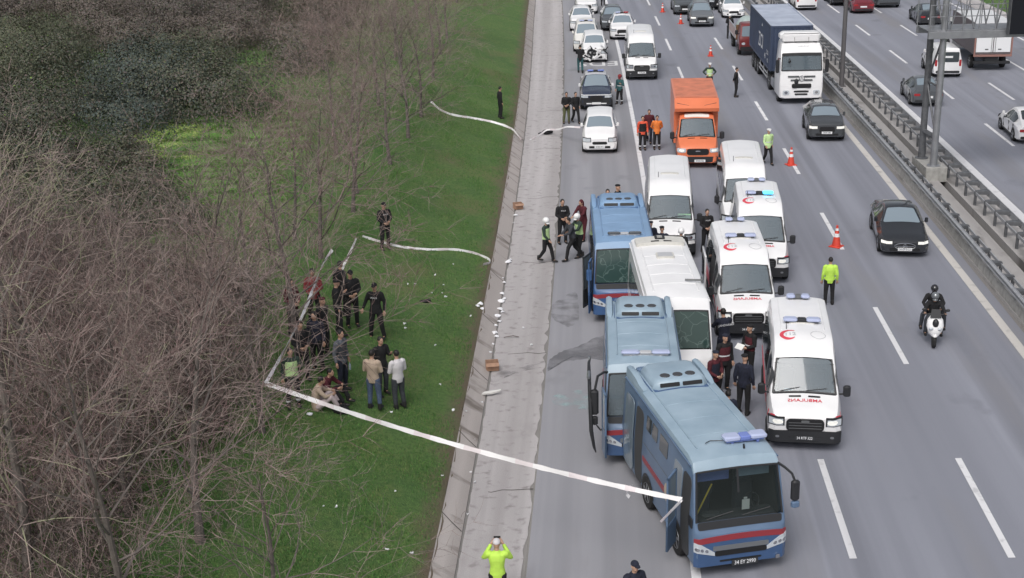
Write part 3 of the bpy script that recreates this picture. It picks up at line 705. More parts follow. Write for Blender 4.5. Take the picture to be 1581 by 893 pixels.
# ================================================================ VEHICLES
class Hull:
    """st: list of stations (y, zb, zm, zt, wb, wm, wt[, r, cr]) from the nose (y=0) to the tail"""
    def __init__(s, st): s.st = [tuple(q)+(.06, .025)[len(q)-7:] if len(q) < 9 else tuple(q) for q in st]
    def at(s, f):
        f = max(0, min(len(s.st)-1, f)); i = min(int(f), len(s.st)-2); a = f-i
        return [p+(q-p)*a for p, q in zip(s.st[i], s.st[i+1])]
    def sy(s, y):
        for i in range(len(s.st)-1):
            if s.st[i][0] <= y <= s.st[i+1][0]: return i+(y-s.st[i][0])/max(1e-6, s.st[i+1][0]-s.st[i][0])
        return 0 if y < 0 else len(s.st)-1
    def half(s, q):
        y, zb, zm, zt, wb, wm, wt, r, cr = q
        return [(wb*.85, zb), (wb, zb+.06), (wm, zm), (wt, zt-r), (wt-r*.3, zt-r*.3), (wt-r, zt), ((wt-r)*.5, zt+cr*.67), (0, zt+cr)]
    def ring(s, q):
        h = s.half(q); y = q[0]
        return [Vector((-x, y, z)) for x, z in h]+[Vector((x, y, z)) for x, z in h[-2::-1]]
    def mesh(s, mats, name, parent, hole=None, fmi=None, roof_mi=None, roof_from=1.0):
        mb = MB(); rings = [s.ring(q) for q in s.st]; n = len(rings[0]); vs = [p for r in rings for p in r]; o = 0
        fs = []; ms = []
        for i in range(len(rings)-1):
            for k in range(n):
                top = 3 <= k <= n-5
                if hole and i == hole and 5 <= k <= n-7: continue
                fs.append((i*n+k, i*n+(k+1) % n, (i+1)*n+(k+1) % n, (i+1)*n+k)); ms.append(roof_mi if (roof_mi is not None and top and i >= roof_from) else 0)
        fs += [tuple(range(n-1, -1, -1)), tuple((len(rings)-1)*n+k for k in range(n))]; ms += [0, 0]
        mb.v = [tuple(v) for v in vs]; mb.f = [f[::-1] for f in fs]; mb.m = ms
        return mb.build(name, mats, parent, ang=32)
    # surfaces
    def top(s, u, f):      # u -1..1 across, f station
        y, zb, zm, zt, wb, wm, wt, r, cr = s.at(f); return (u*(wt-r), y, zt+cr*(1-abs(u)**1.6))
    def topy(s, x, y):     # metric
        q = s.at(s.sy(y)); return (x, y, q[3]+q[8]*(1-min(1, abs(x)/(q[6]-q[7]))**1.6))
    def side(s, sg):
        def S(y, v):       # v 0 sill .. 1 belt .. 2 roof edge
            q = s.at(s.sy(y)); h = s.half(q); P = [h[1], h[2], h[3]]; i = 0 if v < 1 else 1; a = v-i
            x = P[i][0]+(P[i+1][0]-P[i][0])*a; z = P[i][1]+(P[i+1][1]-P[i][1])*a
            return (sg*x, y, z)
        return S
    def sidez(s, sg):
        def S(y, z):       # metric height
            q = s.at(s.sy(y)); h = s.half(q); P = [h[1], h[2], h[3]]
            i = 0 if z < P[1][1] else 1; a = (z-P[i][1])/max(1e-6, P[i+1][1]-P[i][1]); return (sg*(P[i][0]+(P[i+1][0]-P[i][0])*a), y, z)
        return S
    def front(s, x, z):
        """nose surface: flat face, then round the corner to the side along station 1"""
        q0 = s.st[0]; q1 = s.st[1]
        def wz(q, z):
            h = s.half(q); P = h[1:4]
            if z <= P[1][1]: a = max(0, (z-P[0][1])/max(1e-6, P[1][1]-P[0][1])); return P[0][0]+(P[1][0]-P[0][0])*a
            a = min(1, (z-P[1][1])/max(1e-6, P[2][1]-P[1][1])); return P[1][0]+(P[2][0]-P[1][0])*a
        w0 = wz(q0, z); w1 = wz(q1, z); ax = abs(x)
        if ax <= w0: return (x, q0[0], z)
        a = (ax-w0)/max(1e-6, w1-w0)
        return (x, q0[0]+(q1[0]-q0[0])*a, z)
    def back(s, x, z): return (x, s.st[-1][0], z)
_wheel = {}
def underbody_shadow_block(root, w, y0, y1, z0=.16, z1=.34):
    m = MB(); m.box(-w, w, y0, y1, z0, z1, ch=.04); return m.build('underbody_shadow_block', 'interior', root)  # dark block added low under the vehicle to deepen its contact shadow
def wheels(root, pos, r, wd, rim='rim', dark=False, arch=None):
    for x, y in pos:
        sg = 1 if x > 0 else -1; key = (r, wd, rim)
        if key not in _wheel:
            t = MB(); t.lathe([(r*.60, -wd/2+.02), (r*.86, -wd/2), (r*.97, -wd/2+.02), (r, -wd/2+.05), (r, wd/2-.05), (r*.97, wd/2-.02), (r*.86, wd/2), (r*.60, wd/2-.02)], axis='x', n=20)
            a = t.build('wheel', 'rubber'); g = MB()
            g.lathe([(.03, wd/2-.035), (.09, wd/2-.03), (r*.22, wd/2-.06), (r*.52, wd/2-.05), (r*.62, wd/2-.012), (r*.64, wd/2-.03), (r*.64, -wd/2+.03)], axis='x', n=20)
            for k in range(5):
                M = Matrix.Rotation(k*2*math.pi/5, 4, 'X'); g.box(wd/2-.055, wd/2-.018, -.035, .035, .04, r*.60, M=M)
            b = g.build('rim', rim); _wheel[key] = (a.data, b.data); bpy.data.objects.remove(a); bpy.data.objects.remove(b)
        a = bpy.data.objects.new('wheel', _wheel[key][0]); b = bpy.data.objects.new('rim', _wheel[key][1]); col.objects.link(a); col.objects.link(b)
        a.parent = root; b.parent = a; a.location = (x, y, r)
        if sg < 0: a.rotation_euler.z = math.pi
def arches_(root, H, pos, r):
    for q in pos:
        m_ = MB(); arches(m_, H, [q], r); m_.build('wheel_arch', 'plastic_black', root)
def arches(mb, H, pos, r, mi=0):
    for x, y in pos:
        sg = 1 if x > 0 else -1; S = H.sidez(sg); ring = []; n = 14
        vs = []; rr = r*1.16
        for k in range(n+1):
            t = math.pi*k/n*1.0; vs.append((y+rr*math.cos(t), r+rr*math.sin(t)))
        low = H.at(H.sy(y))[1]+.06
        pts = [(a, max(b, low)) for a, b in vs]
        P = [Vector(S(a, b))+Vector((sg*.006, 0, 0)) for a, b in pts]; c = Vector(S(y, max(r, low)))+Vector((sg*.006, 0, 0))
        fs = [(i, i+1, n+1) if sg < 0 else (i+1, i, n+1) for i in range(n)]
        mb.add(P+[c], fs, mi)
def plate(root, S, x, z, txt, w=.52, h=.12, flip=False, off=.012, dark=False):
    p = MB(); p.panel(S, x-w/2, x+w/2, z-h/2, z+h/2, r=.08, off=off, th=.02, asp=w/h, flip=flip)
    o = p.build('number_plate', 'plate_dark' if dark else 'plate_white', root)
    if txt:
        t = MB(); text_on(t, txt, h*.92, S, x, z, off=off+.003, flip=flip, wx=.80 if not flip else -.8); t.build('plate_lettering', 'plate_text_white' if dark else 'plate_text', o, ang=0)
    return o
def mirror(root, x, y, z, sg, m='plastic_black', s=1.0, arm=.12):
    mb = MB(); mb.box(x if sg > 0 else x-.20*s, x+.20*s if sg > 0 else x, y-.06*s, y+.07*s, z-.16*s, z+.16*s, ch=.04*s); 
    mb.tube([(x-sg*arm, y+.05, z-.12*s), (x+sg*.05, y, z-.08*s)], .025*s, n=6)
    return mb.build('mirror', m, root)
def lightbar(root, x0, x1, y, z, mats=('beacon_pale', 'plastic_black'), d=.26, h=.10, lit=None):
    mb = MB(); w = (x1-x0); c = (x0+x1)/2
    mb.box(x0, c-w*.12, y-d/2, y+d/2, z+.045, z+.045+h, 0, ch=.035); mb.box(c+w*.12, x1, y-d/2, y+d/2, z+.045, z+.045+h, 2 if lit else 0, ch=.035)
    mb.box(c-w*.12+.003, c+w*.12-.003, y-d/2+.02, y+d/2-.02, z+.045, z+.03+h, 1, ch=.02)
    mb.box(x0+.06, x1-.06, y-d*.3, y+d*.3, z+.01, z+.042, 1)
    for q in (x0+w*.2, x1-w*.2): mb.box(q-.03, q+.03, y-.08, y+.08, z-.05, z+.02, 1)
    return mb.build('light_bar', [mats[0], mats[1], lit or mats[0]], root)
def interior(root, H, s0, wf, ydash, zdash, ztop, yend, yellow=False, seats=2, cards=()):
    """dark cabin liner with dashboard, wheel and seats, seen through the windscreen"""
    mb = MB(); w = wf
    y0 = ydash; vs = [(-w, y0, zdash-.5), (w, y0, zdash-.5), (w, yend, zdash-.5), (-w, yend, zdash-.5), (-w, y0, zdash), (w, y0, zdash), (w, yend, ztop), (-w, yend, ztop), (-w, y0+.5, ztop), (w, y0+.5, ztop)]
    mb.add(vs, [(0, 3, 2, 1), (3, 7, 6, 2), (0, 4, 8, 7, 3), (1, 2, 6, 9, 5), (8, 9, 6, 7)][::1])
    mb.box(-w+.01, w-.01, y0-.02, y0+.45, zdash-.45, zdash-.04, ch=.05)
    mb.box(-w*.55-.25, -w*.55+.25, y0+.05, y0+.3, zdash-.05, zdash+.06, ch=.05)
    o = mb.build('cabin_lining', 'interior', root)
    st = MB()
    for q in ([-.5, .5] if seats == 2 else [-.5, .1, .6]):
        x = q*w*1.05; st.box(x-.24, x+.24, y0+.95, y0+1.12, zdash-.45, zdash+.35, ch=.06); st.box(x-.12, x+.12, y0+.97, y0+1.08, zdash+.36, zdash+.56, ch=.04)
    st.build('seat', 'seat_cloth', root)
    sw = MB(); c = Vector((w*.52, y0+.48, zdash+.05)); ring = []
    for k in range(17):
        t = 2*math.pi*k/16; ring.append(c+Vector((.2*math.cos(t), .06*math.sin(t), .18*math.sin(t))))
    sw.tube(ring, .018, n=5, cap=False); sw.tube([c-Vector((.2, 0, 0)), c+Vector((.2, 0, 0))], .015, n=5); sw.tube([c, c+Vector((0, -.3, -.15))], .03, n=5); sw.build('steering_wheel', 'plastic_black', root)
    for x, m, a, b, nm in cards:
        k = MB(); k.box(x-a/2, x+a/2, y0+.06, y0+.075, zdash-.02, zdash-.02+b, M=None); k.build(nm, m, root)
def wipers(root, H, f0, f1, w):
    mb = MB()
    for x0, x1 in ((-.75, -.15), (.05, .70)):
        pts = [Vector(H.top(x0+(x1-x0)*k/4, f0+(f1-f0)*(.04+.10*(k/4))))+Vector((0, -.02, .018)) for k in range(5)]
        mb.tube(pts, .012, n=4)
    return mb.build('wiper', 'plastic_black', root)
# ---------------------------------------------------------------- panel van family
def van(name, label, cat, P, rz, L=5.4, W=2.04, Ht=2.62, paint='white_paint', group=None, amb=False, glazed=True, txt='34 RTM 65', lit=False, cards=(), side_door_open=False, roofkit='hatch', bumper='plastic_black', stripes=False):
    w = W/2; root = empty(name, P, rz, label, cat, group)
    H = Hull([(0, .30, .55, .98, w*.80, w*.85, w*.74, .08, .03), (.10, .26, .62, 1.08, w*.93, w*.97, w*.86, .07, .04), (.34, .25, .75, 1.20, w*.95, w, w*.90, .07, .05), (.80, .25, 1.0, 1.36, w*.95, w, w*.93, .05, .05),
              (1.48, .25, 1.2, 2.12, w*.95, w, w*.84, .07, .05), (1.62, .25, 1.25, 2.26, w*.95, w, w*.83, .10, .06), (2.0, .25, 1.25, Ht-.06, w*.95, w, w*.84, .14, .07), (2.35, .25, 1.25, Ht, w*.95, w, w*.84, .15, .06),
              (L-.14, .25, 1.25, Ht, w*.95, w, w*.84, .15, .06), (L, .32, 1.2, Ht-.14, w*.92, w*.96, w*.78, .12, .03)])
    body = H.mesh([paint], 'body', root, hole=3)
    # roof ribs, seams
    mb = MB(); 
    mb.panel(H.top, -.93, .93, 3.03, 3.97, r=.09, off=.010, th=.02, asp=1.6); mb.build('windscreen', 'windscreen', root)
    underbody_shadow_block(root, w*.80, .45, L-.4)
    rb = MB()
    for u0, u1, f0, f1 in ((-.99, -.93, 3.0, 4.0), (.93, .99, 3.0, 4.0)): rb.panel(H.top, u0, u1, f0, f1, r=.05, off=.006, th=.012)
    rb.panel(H.top, -.97, .97, 2.93, 3.04, r=.1, off=.012, th=.02); rb.build('windscreen_seal', 'plastic_black', root)
    interior(root, H, 3, w*.80, .86, 1.32, 2.02, 2.5, cards=cards)
    wipers(root, H, 3, 4, w)
    # front face
    g = MB(); gw = .50
    g.panel(H.front, -gw, gw, .64, .985, r=.35, off=.036, th=.05, asp=3); g.build('grille', 'grille', root)
    gt = MB()
    for z in (.72, .80, .88): gt.panel(H.front, -gw*.86, gw*.86, z-.008, z+.008, r=.3, off=.042, th=.01, asp=40)
    gt.panel(H.front, -.11, .11, .885, .955, r=.5, off=.050, th=.02, asp=2.6); gt.build('grille_bar', 'plastic_grey', root)
    bp = MB(); bp.sheet(H.front, -w*.955, w*.955, .30, .64, off=.03, th=.06); bp.panel(H.front, -.42, .42, .36, .46, r=.3, off=.04, th=.02, asp=5)
    bp.build('bumper', bumper, root)
    hl = MB()
    for sg in (-1, 1):
        a, b = sorted((sg*.56, sg*w*.97)); 
        hd_ = MB(); hd_.sheet(H.front, a-.02, b+.02, .775, 1.03, nx=10, off=.010, th=.03); hd_.build('headlight_housing', 'plastic_black', root); hl = MB(); hl.sheet(H.front, a+.02, b-.02, .80, .97, nx=10, off=.022, th=.03); h = hl.build('headlight', 'lamp_glass', root)
        lb = MB(); lb.panel(H.front, (a+b)/2-.13-sg*.05, (a+b)/2+.13-sg*.05, .83, .95, r=.5, off=.034, th=.02, asp=1.6); lb.build('bulb_reflector', 'lamp_lit' if (lit or amb) else 'chrome', h)
        fg = MB(); fg.panel(H.front, sg*.72-.05, sg*.72+.05, .44, .50, r=.5, off=.045, th=.02, asp=1.6); fg.build('fog_lamp', 'rim', root)
        mirror(root, sg*(w+.05), .95, 1.42, sg, s=1.0)
        m2 = MB(); S = H.side(sg)
        m2.panel(S, 1.28, 2.05, 1.06, 1.80, r=.12, off=.010, th=.02, flip=sg < 0); m2.build('side_window', 'glass', root)
        if glazed:
            for a, b in ((2.25, 3.2), (3.3, 4.2), (4.3, L-.2)):
                m3 = MB(); m3.panel(S, a, b, 1.12, 1.80, r=.10, off=.010, th=.02, flip=sg < 0); m3.build('side_window', 'glass', root)
        dr = MB(); S2 = H.sidez(sg)
        for yy in (1.12, 2.12, 3.28): dr.panel(S2, yy, yy+.02, .45, 1.9, r=.3, off=.004, th=.008, flip=sg < 0, asp=.02)
        dr.panel(S2, .9, L-.3, .60, .70, r=.3, off=.012, th=.02, flip=sg < 0, asp=20); dr.build('door_seam_and_moulding', 'plastic_grey', root)
        vent = MB(); 
    hv = MB()
    for sg in (-1, 1): hv.panel(H.top, sg*.30-.19, sg*.30+.19, 2.62, 2.74, r=.3, off=.010, th=.02, asp=4)
    hv.build('bonnet_vent', 'grille', root)
    plate(root, H.front, 0, .44 if amb else .52, txt, off=.05, dark=amb)
    pos = [(sg*(w-.10), y) for sg in (-1, 1) for y in (.72, L-1.0)]
    arches_(root, H, pos, .35)
    wheels(root, pos, .35, .22)
    rp = MB()
    for sg in (-1, 1): rp.tube([Vector(H.topy(sg*(w*.60), y))+Vector((0, 0, .004)) for y in (2.5, 3.2, 4.0, L-.3)], .018, n=5)
    rp.build('roof_rib', paint, root)
    if roofkit == 'hatch':
        r = MB(); r.panel(lambda a, b: H.topy(a, b), -.36, .36, 2.9, 3.10, r=.3, off=.03, th=.05, asp=4, flip=False); r.build('roof_vent', 'plastic_cream', root)
        an = MB(); an.tube([(-.45, 2.5, Ht), (-.45, 2.62, Ht+.22)], .012, n=5); an.build('antenna', 'plastic_black', root)
    if amb:
        TS = lambda a, b: H.topy(a, b)
        lightbar(root, -.52, .52, 2.75 if L < 5.2 else 3.0, Ht+.05, lit='beacon_lit' if lit else None); lightbar(root, -.34, .34, L-.35, Ht+.05, mats=('beacon_pale', 'plastic_grey'))
        cr = MB(); c0 = (-.40, 2.16); n = 22; vs = []; R1, R2 = .25, .195
        out = []; inn = []
        for k in range(n+1):
            t = R(48)+(2*math.pi-R(96))*k/n; out.append((c0[0]+R1*math.cos(t), c0[1]+R1*.95*math.sin(t)))
        for k in range(n+1):
            t = R(62)+(2*math.pi-R(124))*k/n; inn.append((c0[0]+.058+R2*math.cos(t)*1.02, c0[1]+R2*.92*math.sin(t)))
        vv = [Vector(TS(*p))+Vector((0, 0, .008)) for p in out+inn]; cr.add(vv, [(k, k+1, n+1+k+1, n+1+k) for k in range(n)]); cr.build('red_crescent_emblem', 'decal_red', root, ang=0)
        tx = MB(); text_on(tx, '112', .22, TS, -.36, 2.16, off=.009); tx.build('roof_lettering', 'decal_grey', root, ang=0)
        fc = MB(); rg_ = []
        for k in range(25):
            t = 2*math.pi*k/24; rg_.append(Vector(TS(.40+.20*math.cos(t), 2.16+.19*math.sin(t)))+Vector((0, 0, .006)))
        fc.tube(rg_, .008, n=4, cap=False); fc.build('faded_round_seal', 'decal_grey', root)
        ft = MB(); text_on(ft, 'AMBULANS', .16, H.top, 0, 2.33, off=.012, mirror=True, wx=1.12); ft.build('bonnet_lettering', 'decal_red', root, ang=0)
        for sg in (-1, 1):
            st = MB(); S2 = H.sidez(sg); st.panel(S2, .45, L-.15, .86, 1.02, r=.1, off=.009, th=.012, flip=sg < 0, asp=25)
            for k in range(7): y = 2.3+k*.36; st.panel(lambda a, b, S2=S2: S2(a+b*.45, .42+b*.42), y, y+.14, 0, 1, r=.05, off=.010, th=.012, flip=sg < 0)
            st.build('red_side_stripe', 'decal_red', root)
            ck = MB(); ck.panel(H.front, sg*.86-.06, sg*.86+.06, 1.0, 1.06, r=.3, off=.01, th=.02, asp=2); ck.build('corner_marking', 'decal_red', root)
    if side_door_open:
        d = MB(); x = -w-.22
        d.box(x-.03, x+.03, 2.35, 3.55, .45, 2.15, ch=.03); d.build('sliding_door', paint, root)
        dg = MB(); dg.box(x-.045, x-.032, 2.5, 3.4, 1.25, 1.95, ch=.005); dg.build('door_window', 'glass', root)
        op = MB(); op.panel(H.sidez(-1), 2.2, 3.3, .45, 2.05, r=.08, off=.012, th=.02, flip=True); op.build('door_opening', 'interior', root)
    return root, H
# ---------------------------------------------------------------- small cars
def car(name, label, cat, P, rz, L=4.6, W=1.82, Ht=1.45, paint='black_paint', kind='sedan', group=None, rear=False, txt='', bar=False, glass='glass', grille='grille', lamps='lamp_glass', smashed=False, rim='rim', roofm=None, flag=None, mirror_m=None):
    w = W/2
    if rear:   # P marks the tail: turn the car round
        P = Vector((P.x-math.sin(rz)*L, P.y+math.cos(rz)*L, 0)); rz = rz+math.pi
    root = empty(name, P, rz, label, cat, group)
    if kind == 'sedan':
        k = L/4.9; g = .30
        S_ = [(0, .24, .44, .60, w*.78, w*.82, w*.72, .06, .02), (.14*k, .19, .50, .71, w*.92, w*.96, w*.84, .07, .03), (.55*k, .19, .58, .82, w*.96, w, w*.90, .08, .04), (1.42*k, .19, .70, .97, w*.96, w, w*.88, .06, .04),
              (2.22*k, .19, .86, Ht-.04, w*.96, w*.985, w*.64, .07, .04), (2.6*k, .19, .88, Ht, w*.96, w*.985, w*.63, .08, .04), (3.2*k, .19, .90, Ht-.02, w*.96, w*.985, w*.63, .08, .04), (4.15*k, .19, .90, 1.08, w*.96, w*.985, w*.70, .07, .04),
              (4.72*k, .20, .78, 1.00, w*.94, w*.97, w*.80, .07, .03), (L, .26, .60, .90, w*.84, w*.88, w*.72, .07, .02)]
        ws = 3; sw = [(1.75*k, 2.75*k), (2.82*k, 3.75*k)]; rwf = (6, 7); hz = (.56, .68); gz = (.36, .60); plz = .36; wy = (.88*k, L-1.02*k)
    elif kind == 'suv':
        k = L/4.5
        S_ = [(0, .30, .55, .86, w*.80, w*.84, w*.76, .07, .03), (.12*k, .24, .60, .96, w*.93, w*.97, w*.86, .07, .03), (.4*k, .24, .7, 1.02, w*.96, w, w*.90, .08, .04), (1.1*k, .24, .85, 1.12, w*.96, w, w*.90, .06, .04),
              (1.85*k, .24, 1.0, Ht-.04, w*.96, w*.99, w*.68, .07, .04), (2.2*k, .24, 1.0, Ht, w*.96, w*.99, w*.68, .09, .04), (3.7*k, .24, 1.05, Ht-.04, w*.96, w*.99, w*.67, .09, .04), (4.25*k, .24, 1.05, 1.18, w*.95, w*.98, w*.78, .07, .03),
              (L, .32, .70, 1.02, w*.86, w*.90, w*.78, .07, .02)]
        ws = 3; sw = [(1.5*k, 2.4*k), (2.48*k, 3.4*k)]; rwf = (6, 7); hz = (.70, .84); gz = (.50, .80); plz = .50; wy = (.82*k, L-.9*k)
    elif kind == 'mpv':    # compact van
        k = L/4.2
        S_ = [(0, .28, .50, .78, w*.80, w*.84, w*.72, .07, .03), (.12*k, .22, .58, .90, w*.93, w*.97, w*.84, .07, .04), (.35*k, .22, .70, 1.00, w*.95, w, w*.88, .08, .05), (.95*k, .22, .90, 1.18, w*.95, w, w*.88, .06, .05),
              (1.65*k, .22, 1.0, Ht-.06, w*.95, w*.99, w*.74, .07, .05), (1.95*k, .22, 1.0, Ht, w*.95, w*.99, w*.74, .10, .05), (L-.15, .22, 1.0, Ht-.02, w*.95, w*.99, w*.76, .10, .05), (L-.02, .26, .9, Ht-.12, w*.93, w*.96, w*.74, .09, .03), (L, .30, .9, Ht-.2, w*.9, w*.93, w*.72, .08, .02)]
        ws = 3; sw = [(1.45*k, 2.2*k), (2.28*k, 3.2*k)] if glass else []; rwf = None; hz = (.66, .84); gz = (.52, .66); plz = .40; wy = (.75*k, L-.72*k)
    elif kind == 'pickup':
        k = L/5.2
        S_ = [(0, .42, .62, .98, w*.82, w*.86, w*.80, .07, .03), (.12*k, .34, .70, 1.06, w*.94, w*.97, w*.88, .07, .03), (.5*k, .34, .8, 1.12, w*.96, w, w*.90, .08, .05), (1.25*k, .34, .95, 1.20, w*.96, w, w*.90, .06, .05),
              (1.95*k, .34, 1.1, Ht-.04, w*.96, w*.99, w*.68, .07, .04), (2.2*k, .34, 1.1, Ht, w*.96, w*.99, w*.68, .09, .04), (3.2*k, .34, 1.1, Ht-.03, w*.96, w*.99, w*.68, .09, .04), (3.5*k, .34, 1.08, 1.22, w*.96, w*.99, w*.84, .04, .0), (L-.05, .34, 1.02, 1.14, w*.96, w*.99, w*.92, .03, -.0), (L, .5, .9, 1.1, w*.95, w*.97, w*.90, .03, 0)]
        ws = 3; sw = [(1.55*k, 2.35*k), (2.42*k, 3.1*k)]; rwf = (6, 7); hz = (.82, .95); gz = (.62, .92); plz = .50; wy = (.95*k, L-1.1*k)
    H = Hull(S_); body = H.mesh([paint, roofm or paint], 'body', root, roof_mi=1 if roofm else None, roof_from=4)
    mb = MB(); mb.panel(H.top, -.95, .95, ws+.05, ws+.96, r=.10, off=.012, th=.025, asp=1.7)
    underbody_shadow_block(root, w*.80, .45, L-.35, S_[0][1]-.08, S_[0][1]+.1)
    wsr = mb.build('windscreen', 'glass' if glass is None else glass, root)
    if rwf: mb = MB(); mb.panel(H.top, -.93, .93, rwf[0]+.06, rwf[1]-.08, r=.12, off=.012, th=.025, asp=1.7); mb.build('rear_window', 'glass' if glass is None else glass, root)
    else:
        mb = MB(); mb.panel(lambda x, z: H.back(x, z), -w*.72, w*.72, 1.0, Ht-.22, r=.12, off=.015, th=.025, asp=2, flip=True); mb.build('rear_window', 'glass', root)
    for sg in (-1, 1):
        S = H.side(sg)
        for a, b in sw: mb = MB(); mb.panel(S, a, b, 1.05, 1.90, r=.14, off=.010, th=.02, flip=sg < 0, asp=2); mb.build('side_window', 'glass', root)
        S2 = H.sidez(sg); mb = MB(); zz = S_[0][1]+.02
        for yy in (sw[0][0]-.15, sw[0][1]+.03, sw[-1][1]): mb.panel(S2, yy, yy+.015, .36, S_[4][2]-.02, r=.3, off=.003, th=.006, flip=sg < 0, asp=.03)
        mb.panel(S2, S_[2][0]+.5, L-.8, S_[2][1]+.03, S_[2][1]+.12, r=.3, off=.008, th=.02, flip=sg < 0, asp=20); mb.build('door_seam_and_sill', 'plastic_black', root)
        mirror(root, sg*(w*.97), sw[0][0]-.05, S_[3][3]+.08, sg, m=mirror_m or paint, s=.62, arm=.08)
        x0, x1 = sorted((sg*w*.50, sg*w*.95))
        if not (smashed and sg < 0):
            mb = MB(); mb.sheet(H.front, x0-.02, x1+.01, hz[0]-.02, hz[1]+.025, nx=10, off=.008, th=.03); mb.build('headlight_housing', 'plastic_black', root); mb = MB(); mb.sheet(H.front, x0+.01, x1-.02, hz[0], hz[1]-.01, nx=10, off=.018, th=.03); h = mb.build('headlight', lamps, root)
        xt0, xt1 = sorted((sg*w*.50, sg*w*.87)); zt = S_[-1][3]
        if kind in ('mpv',): xt0, xt1 = sorted((sg*w*.74, sg*w*.90)); zr = (.75, 1.15)
        else: zr = (zt-.26, zt-.12)
        mb = MB(); mb.panel(lambda x, z: H.back(x, z), xt0, xt1, *zr, r=.3, off=.012, th=.03, flip=True, asp=2); mb.build('tail_lamp', 'tail_lamp', root)
    g = MB(); g.panel(H.front, -w*.42, w*.42, *gz, r=.4, off=.014, th=.03, asp=3); gr = g.build('grille', 'grille' if grille == 'chrome' else grille, root)
    if grille == 'chrome':
        g = MB(); rg = [Vector(H.front(w*.42*math.cos(2*math.pi*k/28), (gz[0]+gz[1])/2+(gz[1]-gz[0])/2*math.sin(2*math.pi*k/28)))+Vector((0, -.022, 0)) for k in range(29)]; g.tube(rg, .014, n=5, cap=False); g.panel(H.front, -w*.38, w*.38, (gz[0]+gz[1])/2-.01, (gz[0]+gz[1])/2+.01, r=.3, off=.02, th=.01, asp=30)
        c_ = Vector(H.front(0, (gz[0]+gz[1])/2))+Vector((0, -.035, 0)); g.tube([c_+Vector((.075*math.cos(2*math.pi*k/16), 0, .075*math.sin(2*math.pi*k/16))) for k in range(17)], .010, n=5, cap=False)
        for k in range(3): g.tube([c_, c_+Vector((.07*math.cos(R(90+120*k)), 0, .07*math.sin(R(90+120*k))))], .008, n=4)
        g.build('chrome_grille_frame', 'chrome', gr)
    if kind == 'pickup':
        g = MB(); g.sheet(H.front, -w*.93, w*.93, .955, 1.0, off=.02, th=.03); g.sheet(H.front, -w*.62, -w*.30, .46, .52, nx=6, off=.04, th=.02); g.sheet(H.front, w*.30, w*.62, .46, .52, nx=6, off=.04, th=.02); g.build('chrome_strip', 'decal_white', root)
        g = MB(); g.sheet(H.front, -w*.95, w*.95, .42, .80, off=.012, th=.03); g.build('front_bumper', 'plastic_black', root)
    g = MB(); g.sheet(H.front, -w*.60, w*.60, S_[0][1]+.05, S_[0][1]+.16, off=.018, th=.03); g.build('lower_intake', 'grille', root)
    g = MB(); g.panel(lambda x, z: H.back(x, z), -w*.80, w*.80, S_[-1][1]+.02, S_[-1][1]+.16, r=.3, off=.03, th=.05, asp=8, flip=True); g.build('rear_bumper', 'plastic_black', root)
    plate(root, H.front, 0, plz, txt, off=.03); plate(root, lambda x, z: H.back(x, z), 0, S_[-1][3]-.32, '', flip=True, off=.02)
    pos = [(sg*(w-.09), y) for sg in (-1, 1) for y in wy]; r = .33 if kind != 'pickup' else .38
    if kind == 'suv': r = .36
    arches_(root, H, pos, r); wheels(root, pos, r, .21, rim)
    if bar:
        lightbar(root, -.5, .5, S_[5][0]+.35, Ht+.02, mats=('beacon_blue' if bar == 'blue' else 'beacon_pale', 'plastic_black'), d=.24, h=.09, lit='tail_lamp' if bar == 'red' else None)
    return root, H
